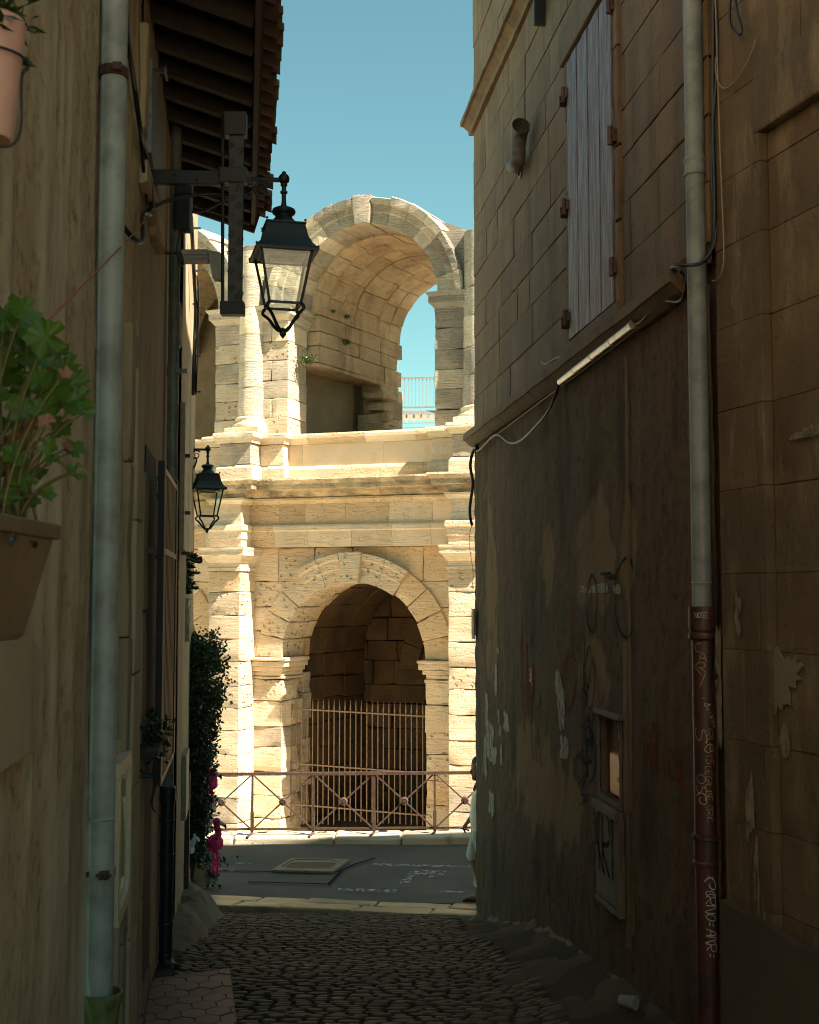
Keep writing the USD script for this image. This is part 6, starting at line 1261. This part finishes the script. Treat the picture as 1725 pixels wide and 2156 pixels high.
# pot
pt = thing('plant_pot', 'pale stone plant pot with ivy standing on the street at the left corner', 'plant pot')
stone('pot_stone', (.33, .28, .20), (.22, .18, .125), bump=.3, bed=1, fine=30, dist=.006)
pb = ghit(421, 1868, .0); pb[2] = 0.0
v, f = lathe([(0, 0), (.115, 0), (.12, .015), (.118, .04), (.13, .05), (.165, .25), (.172, .28), (.19, .295), (.192, .325), (.18, .335), (.165, .33), (.15, .27), (0, .25)], 28, pb); obj('body', fix(v, f), 'pot_stone', pt, smooth=35)
C = pb + np.array([0, 0, .36]) + rr.normal(0, 1, (420, 3)) * [.13, .12, .045]; C2 = pb + np.array([.16, -.05, .22]) + rr.normal(0, 1, (180, 3)) * [.04, .06, .09]; C3 = pb + np.array([-.16, -.08, .16]) + rr.normal(0, 1, (160, 3)) * [.06, .06, .10]
obj('ivy', leaves(np.vstack([C, C2, C3]), .05, rr, .4, .7), 'dark_leaf', pt, kind='stuff')
# succulents in a window box on the far house
sb = thing('succulent_box', 'dark succulents spilling from a small bracketed box on the far left house', 'window box')
D_ = 12.3; p0 = at(384, 1205, D_)
obj('box', rbox(p0[0] - .14, p0[0] + .05, D_ - .25, D_ + .2, p0[2] - .10, p0[2] + .06, .01, (1, 1, 1)), 'old_timber', sb); obj('bracket', cat([bar(p0 + [-.2, -.1, -.17], p0 + [.09, -.1, -.17], .03), bar(p0 + [.09, -.1, -.19], p0 + [.09, -.1, -.10], .02)]), 'black_iron', sb)
ro = []
for u, v in ((385, 1165), (396, 1172), (378, 1180), (392, 1190), (405, 1170), (410, 1178), (402, 1195), (390, 1205), (400, 1212), (412, 1208), (396, 1222), (404, 1230), (388, 1222), (398, 1240), (408, 1240), (394, 1250), (382, 1210), (376, 1195), (415, 1182), (385, 1195)):
    c = at(u, v, D_ + rr.uniform(-.15, .1)); d = rr.normal(size=(16, 3)); d[:, 2] = abs(d[:, 2]) * .5; d /= np.linalg.norm(d, axis=1, keepdims=True)
    for q in d: ro.append(tube([c, c + q * .028, c + q * .058], [.007, .010, .002], 5))
    ro.append(tube(curve([p0 + [0, 0, .03], (p0 + c) / 2 + [.01, 0, .02], c], 6), .007, 5))
obj('rosettes', cat(ro), 'dark_leaf', sb, kind='stuff')
sp = lp(322, 1545, .10); C = sp + rr.normal(0, 1, (220, 3)) * [.035, .14, .06]; w_ = thing('ledge_plant', 'small dark plant on the ledge left of the iron window grille', 'plant'); obj('foliage', leaves(C, .05, rr), 'dark_leaf', w_, kind='stuff')
# geranium trough close on the left
Dg = 2.35
tr = thing('trough_planter', 'brown trough planter hooked on the near left wall under the geranium', 'planter')
metal('brown_plastic', (.19, .125, .065), (.145, .095, .05), .4, .5)
def gw(u, v, D=Dg): return at(u, v, D)
tx1, tz1, tz0 = gw(82, 1120)[0], gw(50, 1120)[2], gw(50, 1350)[2]; tx0 = float(LX(Dg)) + .0; bx1 = gw(38, 1345)[0]
def trP(a, b, c):      # taper downward
    k = (tz1 - c) / (tz1 - tz0); w = 1 - .30 * np.clip(k, 0, 1); xm = tx0 + .02; return np.stack([xm + (a - xm) * w, Dg + (b - Dg) * (1 - .12 * np.clip(k, 0, 1)), c], -1)
obj('tub', rbox(tx0 + .02, tx1, Dg - .45, Dg + .12, tz0, tz1, .015, (2, 6, 6), P=trP), 'brown_plastic', tr, smooth=40); obj('rim', rbox(tx0 + .01, tx1 + .008, Dg - .46, Dg + .13, tz1 - .01, tz1 + .022, .006, (2, 4, 1)), 'brown_plastic', tr, smooth=40)
metal('blue_hook', (.05, .058, .07), (.03, .03, .035), .3, .4)
obj('hook', tube(curve([gw(-30, 1130, Dg - .2), gw(0, 1098, Dg - .16), gw(20, 1100, Dg - .15), gw(26, 1120, Dg - .14), gw(18, 1140, Dg - .15)], 16), .010), 'blue_hook', tr, smooth=True); obj('hook', tube(curve([gw(70, 1105, Dg + .05), gw(90, 1125, Dg + .09), gw(92, 1150, Dg + .10), gw(84, 1165, Dg + .1)], 12), .006), 'black_iron', tr, smooth=True)
obj('soil', rbox(tx0 + .03, tx1 - .01, Dg - .43, Dg + .10, tz1 - .03, tz1 + .012, .01, (6, 12, 1), .015, 20, 3), 'cobble_bed', tr, smooth=True)
ge = thing('geranium', 'lobed green geranium with a few withered pink leaves in the near left trough', 'plant')
def big_leaf(c, r_, nrm, roll, seed):
    rg = np.random.default_rng(seed); m = 56; a = np.linspace(0, 2 * np.pi, m, endpoint=False)
    rim = r_ * (1 + .13 * np.cos(5 * a) + .07 * np.cos(14 * a + 1)) * (1 - .55 * np.exp(-((a - np.pi) / .22) ** 2))
    pts = [np.zeros((1, 3))]
    for k in (.35, .7, 1.0):
        z = .20 * r_ * k ** 2 + .09 * r_ * np.sin(5 * a + seed) * k ** 2 + .03 * r_ * np.sin(11 * a) * k; pts.append(np.stack([rim * k * np.cos(a), rim * k * np.sin(a), z], 1))
    v = np.vstack(pts); f = np.vstack([[[0, 1 + i, 1 + (i + 1) % m] for i in range(m)], grid_faces(3, m, True)[:, ::-1] + 1])
    n_ = np.asarray(nrm, float); n_ /= np.linalg.norm(n_); x = np.cross([0, 0, 1.0], n_); x /= np.linalg.norm(x) + 1e-9; y = np.cross(n_, x); c_, s_ = math.cos(roll), math.sin(roll)
    X = x * c_ + y * s_; Y_ = -x * s_ + y * c_; return v @ np.stack([X, Y_, n_]) + c, f
L_ = [(30, 960, 30, 0), (75, 1000, 26, 0), (100, 1040, 20, 0), (8, 985, 26, 0), (45, 900, 26, 1), (110, 970, 20, 0), (62, 1055, 24, 0), (-5, 900, 34, 0), (48, 655, 40, 0), (120, 745, 34, 0), (5, 760, 36, 0), (178, 868, 26, 0), (130, 850, 36, 0), (40, 860, 30, 0), (85, 800, 30, 0), (10, 668, 50, .0), (62, 690, 48, 0), (98, 712, 46, 0), (30, 730, 50, 0), (76, 760, 52, 0), (135, 775, 38, 0), (150, 805, 42, 0), (112, 818, 44, 0), (160, 846, 40, 0), (60, 822, 40, 0), (20, 790, 45, 0), (92, 862, 34, 0), (138, 786, 16, 1), (70, 895, 24, 1), (98, 888, 20, 1), (128, 900, 26, 0), (54, 925, 22, 1), (12, 925, 14, 1), (158, 948, 26, 0), (144, 942, 14, 1), (50, 1010, 30, 0), (20, 1046, 26, 0), (160, 993, 24, 0), (-15, 840, 40, 0), (-20, 700, 50, 0), (102, 940, 22, 0), (170, 992, 10, 1)]
root = gw(10, 1100, Dg)
for i, (u, v, r_, wi) in enumerate(L_):
    D = Dg + rr.uniform(-.16, .12); c = at(u, v, D); nrm = (rr.uniform(-.1, .6), rr.uniform(-1.0, -.5), rr.uniform(.1, .9)); m = 'withered_leaf' if wi else 'geranium_leaf'
    obj('leaf', big_leaf(c, r_ / FOC * D * (.92 if not wi else .9), nrm, rr.uniform(0, 6), i), m, ge, smooth=True, label='withered pink leaf' if wi else None)
    q = root + np.array([rr.uniform(-.03, .05), rr.uniform(-.15, .05), 0]); obj('stalk', tube(curve([q, q * .5 + c * .5 + [-.02, 0, .01], c], 10), np.linspace(.0035, .0018, 10), 5), 'green_stem', ge, smooth=True)
for pts in ([(12, 1010), (32, 930), (40, 860), (62, 790)], [(20, 1010), (40, 900), (60, 860), (96, 820)], [(20, 1000), (60, 940), (110, 960), (150, 992)]): obj('stalk', tube(curve([gw(*p) for p in pts], 16), .004, 6), 'green_stem', ge, smooth=True)
# pink pot in a wire holder, top left
pk = thing('wall_pot', 'pale pink flower pot hung in a black wire ring at the top left', 'flower pot')
plain('pink_ceramic', (.60, .33, .26), .5, var=.06)
Dp = 2.1; pc = at(-22, 160, Dp); kx = Dp / FOC
prof = [(0, -.115), (.038, -.115), (.044, -.108), (.060, .085), (.062, .10), (.057, .10), (.050, .06), (0, .055)]
v, f = lathe(prof, 32); obj('body', fix(v * 1.0 + pc, f), 'pink_ceramic', pk, smooth=35)
obj('wire_ring', tube([pc + [.066 * math.cos(t), .066 * math.sin(t), .028] for t in np.linspace(0, 2 * math.pi, 33)], .0026, 6, False), 'black_iron', pk, smooth=True)
for t in (-1.2, .3, 1.9): obj('wire', tube(curve([pc + [.066 * math.cos(t), .066 * math.sin(t), .028], pc + [.056 * math.cos(t), .056 * math.sin(t), -.06], pc + [.045 * math.cos(t), .045 * math.sin(t), -.118], pc + [0, 0, -.123]], 14), .0026, 6), 'black_iron', pk, smooth=True)
obj('wall_plate', tube(curve([pc + [-.066, 0, .028], pc + [-.08, 0, -.05], pc + [-.02, -.02, -.15], pc + [.01, -.03, -.135]], 12), .008), 'blue_hook', pk, smooth=True)
C = pc + np.array([.0, 0, .125]) + rr.normal(0, 1, (170, 3)) * [.03, .035, .028]; w_ = thing('pot_plant', 'bushy green plant growing in the pale pink pot', 'plant'); obj('foliage', leaves(C, .045, rr, .1, .3), 'hedge_leaf', w_, kind='stuff')
# ------------------------------------------------------------------ souvenir rack with soft toys
plain('pink_plush', (.75, .04, .17), .9, bump=.6, sc=140, var=.2); plain('white_plush', (.62, .60, .57), .9, bump=.5, sc=140); plain('black_plush', (.02, .02, .022), .8, bump=.4, sc=140); plain('red_ribbon', (.25, .012, .02), .7); metal('wire_steel', (.10, .10, .10), (.06, .06, .06), .2, .4)
Dt = 14.7
rk = thing('display_rack', 'thin wire display rack with prongs carrying soft toys beside the hedge', 'display rack')
obj('pole', tube([at(430, 1590, Dt + .1), at(428, 1845, Dt + .1)], .012), 'wire_steel', rk)
for v in (1613, 1682, 1717):
    for k in range(4): a = at(430, v + k * 1.5, Dt + .1 - k * .03); b = at(452 + 3 * k, v - 3 + k * 1.2, Dt + .05 - k * .05); obj('prong', tube([a, b, b + [.012, 0, .02]], .004, 5), 'wire_steel', rk)
def flamingo(label, c, head, bend, ls_):
    t = thing('plush_flamingo', label, 'soft toy', c, 0, 'pink soft toy flamingos')
    v, f = ball((0, 0, 0), .1, (1.0, .8, .98), 3); v = v * (1 + (fbm(v, 22, 3, 5)[:, None] - .5) * .22); v[:, 2] -= np.clip(-v[:, 0], 0, .1) * .15; obj('body', (v, f), 'pink_plush', t, smooth=True)
    for s in (-1, 1):
        v, f = ball((0, 0, 0), .07, (1.1, .35, .85), 2); v = v * (1 + (fbm(v + s, 26, 3)[:, None] - .5) * .35); obj('wing', (v + [-.02, s * .075, .0], f), 'pink_plush', t, smooth=True)
    hd = np.array([head[0], 0, head[1]]); obj('neck', tube(curve([(.02, 0, .05), bend, hd - [.0, 0, .03], hd], 14), np.linspace(.045, .032, 14), 12), 'pink_plush', t, smooth=True)
    obj('head', ball(hd, .046, (1.05, .9, 1.0)), 'pink_plush', t, smooth=True)
    b1 = hd + [.05, 0, -.015]; b2 = hd + [.085, 0, -.035]; obj('beak', tube(curve([hd + [.03, 0, -.008], b1, b2], 8), np.linspace(.026, .022, 8), 10), 'white_plush', t, smooth=True); obj('beak_tip', tube(curve([b2, hd + [.102, 0, -.055], hd + [.105, 0, -.085]], 8), np.linspace(.0215, .004, 8), 10), 'black_plush', t, smooth=True)
    obj('eye', cat([ball(hd + [.028, s * .036, .012], .009, sub=1) for s in (-1, 1)]), 'black_plush', t); obj('scarf', fix(*lathe([(.030, -.012), (.045, -.01), (.047, .0), (.045, .01), (.030, .012)], 16, np.asarray(bend) * [1, 0, 1] + [0, 0, .01])), 'red_ribbon', t)
    for s, dx, L in ((-1, .03, -.33 * ls_), (1, -.03, -.30 * ls_)):
        obj('leg', tube(curve([(dx, s * .03, -.07), (dx + .012, s * .035, -.07 - .13 * ls_), (dx + .005, s * .03, L)], 10), .016, 8), 'pink_plush', t, smooth=True); obj('foot', ball((dx + .012, s * .03, L - .01), .028, (1.1, .9, .95)), 'pink_plush', t, smooth=True)
    return t
flamingo('lower pink plush flamingo hanging in front of the plant pot with raised neck', at(452, 1775, 13.9), (.02, .235), (.035, .0, .14), 1.0)
flamingo('upper pink plush flamingo half buried in the hedge with lowered head', at(440, 1648, 13.6), (.03, .115), (.05, 0, .085), .55)
def horse(c, label, m):
    t = thing('plush_horse', label, 'soft toy', c, -20)
    obj('body', ball((0, 0, 0), .05, (1.5, .8, .85)), m, t, smooth=True); obj('neck', tube([(.05, 0, .01), (.085, 0, .07)], [.03, .024], 10), m, t, smooth=True); obj('head', tube([(.075, 0, .075), (.11, 0, .065), (.135, 0, .045)], [.024, .022, .014], 10), m, t, smooth=True)
    for x in (-.045, .045):
        for y in (-.02, .02): obj('leg', tube([(x, y, -.02), (x + .008, y, -.09)], [.018, .013], 8), m, t, smooth=True)
    obj('saddle', ball((0, 0, .02), .046, (.7, .95, .75)), 'black_plush', t, smooth=True); obj('tail', tube([(-.07, 0, .01), (-.10, 0, -.02), (-.10, 0, -.07)], [.01, .012, .006], 8), m, t, smooth=True)
    for s in (-1, 1): obj('ear', ball((.078, s * .015, .105), .009, (1, .7, 1.8), 1), m, t)
horse(at(443, 1694, Dt - .1), 'white and black plush horse between the two pink flamingos', 'white_plush'); horse(at(433, 1738, Dt - .1), 'white plush horse hidden in leaves left of the lower flamingo neck', 'white_plush'); horse(at(396, 1778, 13.2), 'pale plush horse hanging deep left in the shrub', 'white_plush')
# ------------------------------------------------------------------ the man at the corner
stone('skin', (.25, .135, .085), (.21, .11, .07), bump=.05, pits=0, bed=1, dist=.002, rough=.55, var=.03); plain('white_cotton', (.70, .60, .48), .85, bump=.3, sc=60, var=.06); plain('pale_denim', (.38, .38, .35), .85, bump=.3, sc=80, var=.12); plain('dark_hair', (.018, .013, .010), .6, bump=.8, sc=120); plain('red_cloth', (.36, .025, .02), .8); plain('beige_cloth', (.46, .39, .29), .85, bump=.3, sc=50); plain('dark_leather', (.05, .028, .02), .5); plain('phone_black', (.015, .015, .017), .25); plain('phone_orange', (.6, .16, .04), .4)
man = thing('person', 'man in white shirt, red scarf and pale shorts standing half behind the house corner', 'person')
MX, MY = .842, 14.5; MZ = .05
def mp(f, y, z): return (MX - f, MY + y, MZ + z)
def hull(*js):
    ms = [m3.Manifold.sphere(r, 20).translate(mp(f, y, z)) for f, y, z, r in js]; return m3.Manifold.batch_hull(ms)
def merge(hs, ln=.012, it=8):
    u = m3.Manifold.batch_boolean(hs, m3.OpType.Add).refine_to_length(ln); m = u.to_mesh(); t = trimesh.Trimesh(m.vert_properties[:, :3], m.tri_verts, process=True)
    trimesh.smoothing.filter_taubin(t, .5, .53, it); return t
bones = [hull((-.005, 0, 1.615, .092), (.03, 0, 1.60, .082)), hull((.02, 0, 1.56, .075), (.045, 0, 1.52, .055)), hull((.045, 0, 1.52, .055), (.075, 0, 1.468, .028), (.03, 0, 1.48, .045)), hull((.096, 0, 1.578, .012), (.118, 0, 1.540, .013), (.095, 0, 1.528, .016)), hull((.092, .018, 1.50, .012), (.092, -.018, 1.50, .012), (.098, 0, 1.505, .011)), hull((.092, .03, 1.59, .012), (.092, -.03, 1.59, .012), (.098, 0, 1.592, .01)),
         hull((-.005, .09, 1.57, .016), (.012, .088, 1.54, .012)), hull((-.005, -.09, 1.57, .016), (.012, -.088, 1.54, .012)),
         hull((-.015, 0, 1.50, .058), (-.025, 0, 1.38, .062)), hull((-.03, .16, 1.36, .055), (-.03, -.16, 1.36, .055), (-.01, .07, 1.22, .10), (-.01, -.07, 1.22, .10)), hull((-.01, .07, 1.22, .10), (-.01, -.07, 1.22, .10), (-.005, .06, 1.0, .105), (-.005, -.06, 1.0, .105)), hull((-.005, .06, 1.0, .105), (-.005, -.06, 1.0, .105), (-.02, .09, .88, .10), (-.02, -.09, .88, .10))]
def arm(s, el, wr):
    return [hull((-.03, s * .175, 1.36, .052), (el[0], el[1], el[2], .040)), hull((el[0], el[1], el[2], .040), (wr[0], wr[1], wr[2], .026))]
elF, wrF = (-.0, .25, 1.10), (.135, .20, .925); elN, wrN = (-.06, -.26, 1.10), (-.02, -.24, .86)
bones += arm(1, elF, wrF) + arm(-1, elN, wrN)
def leg(s, f0): return [hull((-.02, s * .09, .88, .10), (f0 + .035, s * .10, .50, .062)), hull((f0 + .035, s * .10, .50, .060), (f0 - .01, s * .10, .36, .055)), hull((f0 - .01, s * .10, .36, .055), (f0 - .01, s * .10, .10, .036)), hull((f0 - .03, s * .10, .05, .036), (f0 + .06, s * .11, .045, .030), (f0 + .15, s * .12, .025, .022))]
bones += leg(1, .04) + leg(-1, -.10)
def hand(w, d, side, curl=1.0):
    """palm with four fingers and a thumb; w wrist, d direction of the fingers."""
    w = np.asarray(w, float); d = np.asarray(d, float); d /= np.linalg.norm(d); a = np.array([0, 1.0, 0]); c = np.cross(d, a); c /= np.linalg.norm(c); out = []
    k = lambda q: (float(q[0]), float(q[1]), float(q[2]))
    out.append(hull(*[(*k(w + d * x + a * y), r) for x, y, r in ((.0, 0, .024), (.045, -.028, .013), (.045, .028, .013), (.085, -.030, .012), (.085, .030, .012))]))
    for i, (y, L) in enumerate(((-.030, .066), (-.010, .076), (.011, .070), (.031, .054))):
        p = w + d * .085 + a * y; ang = .25
        for j in range(3):
            ang += .42 * curl; q = p + (d * math.cos(ang) + c * math.sin(ang) * side) * L * (.42, .32, .26)[j]; out.append(hull((*k(p), .0092 - j * .0006), (*k(q), .0088 - j * .0006))); p = q
    p = w + d * .025 - a * .026; q = p + d * .03 - a * .022 + c * side * .012; r = q + d * .028 + c * side * .018 + a * .006; out += [hull((*k(p), .012), (*k(q), .010)), hull((*k(q), .010), (*k(r), .0085))]
    return out
bones += hand(wrF, (.7, -.1, -.75), -1, 1.1) + hand(wrN, (.1, 0, -1), 1, .7)
obj('body', merge(bones, .011, 6), 'skin', man, smooth=True)
sh_ = [hull((-.03, .165, 1.365, .066), (-.03, -.165, 1.365, .066), (-.01, .075, 1.22, .116), (-.01, -.075, 1.22, .116)), hull((-.01, .075, 1.22, .116), (-.01, -.075, 1.22, .116), (.0, .07, 1.0, .128), (.0, -.07, 1.0, .128)), hull((.0, .07, 1.0, .128), (.0, -.07, 1.0, .128), (-.01, .08, .90, .125), (-.01, -.08, .90, .125)).trim_by_plane((0, 0, 1), MZ + .855), hull((-.03, .175, 1.36, .064), (-.02, .21, 1.22, .058)), hull((-.03, -.175, 1.36, .064), (-.045, -.22, 1.22, .058))]
def wrinkle(t, amp, sc, seed): v = np.asarray(t.vertices); t.vertices = v + t.vertex_normals * ((fbm(v * [1, 1, .6], sc, 3, seed) - .5) * 2 * amp)[:, None]; return t
obj('shirt', wrinkle(merge(sh_, .016, 5), .010, 11, 3), 'white_cotton', man, smooth=True)
so = [hull((-.015, .08, .90, .122), (-.015, -.08, .90, .122), (-.01, .09, .80, .118), (-.01, -.09, .80, .118))] + [hull((-.0 , s * .09, .82, .112), (f0 + .03, s * .10, .56, .088), (f0 + .03, s * .10, .53, .086)).trim_by_plane((0, 0, 1), MZ + .50) for s, f0 in ((1, .045), (-1, -.08))]
obj('shorts', wrinkle(merge(so, .016, 5), .011, 13, 8), 'pale_denim', man, smooth=True)
ha = [hull((-.02, 0, 1.64, .096), (.02, 0, 1.655, .078), (-.05, 0, 1.58, .075)), hull((.03, .03, 1.69, .04), (.075, .0, 1.668, .026), (.03, -.03, 1.69, .04)), hull((.07, .03, 1.668, .022), (.095, .02, 1.635, .014)), hull((-.05, .04, 1.56, .055), (-.05, -.04, 1.56, .055), (-.045, 0, 1.50, .045))]
obj('hair', wrinkle(merge(ha, .010, 3), .012, 40, 2), 'dark_hair', man, smooth=True)
obj('beard', wrinkle(merge([hull((.03, .035, 1.50, .030), (.066, 0, 1.468, .030), (.03, -.035, 1.50, .030))], .01, 3), .004, 60, 2), 'dark_hair', man, smooth=True)
obj('headband', fix(*(lambda m: (m[0], m[1]))(tube([mp(-.005 + .102 * math.cos(t), .094 * math.sin(t), 1.63 + .02 * math.cos(t)) for t in np.linspace(.9, 2 * math.pi - .9, 24)], .012, 6))), 'white_cotton', man, smooth=True)
obj('eye', cat([ball(mp(.088, s * .032, 1.567), .012, sub=1) for s in (-1, 1)]), 'white_cotton', man); obj('pupil', cat([ball(mp(.097, s * .033, 1.566), .006, sub=1) for s in (-1, 1)]), 'phone_black', man)
obj('scarf', wrinkle(merge([hull((.035, .05, 1.40, .022), (.05, 0, 1.385, .026), (.035, -.05, 1.40, .022)), hull((.05, 0, 1.385, .024), (.075, 0, 1.33, .018)), hull((-.06, .06, 1.42, .024), (.035, .05, 1.40, .022)), hull((-.06, -.06, 1.42, .024), (.035, -.05, 1.40, .022)), hull((-.06, .06, 1.42, .024), (-.06, -.06, 1.42, .024))], .01, 3), .004, 40, 4), 'red_cloth', man, smooth=True)
for s, f0 in ((1, .04), (-1, -.10)): obj('shoe', merge([hull((f0 - .055, s * .10, .018, .022), (f0 + .05, s * .11, .016, .024), (f0 + .16, s * .12, .014, .018)), hull((f0 + .05, s * .085, .04, .02), (f0 + .11, s * .145, .035, .018), (f0 + .13, s * .10, .03, .018))], .012, 3), 'dark_leather', man, smooth=True)
ph_ = thing('phone', 'dark phone with orange edge held in the hand of the man', 'phone')
pc_ = np.array(mp(.195, .18, .845)); obj('body', rbox(-.075, .075, -.036, .036, -.005, .005, .004, (1, 1, 1), P=lambda a, b, c: np.stack([a * .92 + c * .4, b, -a * .25 + c * .9], -1) + pc_), 'phone_black', ph_); obj('cover', rbox(-.078, .078, -.039, .039, -.009, -.0055, .003, (1, 1, 1), P=lambda a, b, c: np.stack([a * .92 + c * .4, b, -a * .25 + c * .9], -1) + pc_), 'phone_orange', ph_)
A_, B_ = np.meshgrid(np.linspace(0, 1, 26), np.linspace(0, 1, 34), indexing='ij')
x = MX - .105 + A_ * .26 + B_ * -.0 + .03 * (1 - B_) * (A_ < .2) + .05 * (1 - B_) * (1 - A_); y = MY - .27 + .03 * np.sin(A_ * 14 + B_ * 2) * (.4 + .6 * B_); z = MZ + .80 - B_ * .52 - .03 * np.sin(A_ * 5)
v = np.stack([x, y, z], -1).reshape(-1, 3); f = grid_faces(26, 34); obj('jacket', cat([(v, f), (v + [0, .012, 0], f[:, ::-1])]), 'beige_cloth', None, 'folded beige jacket hanging from the arm of the man at the corner', 'jacket', smooth=True)
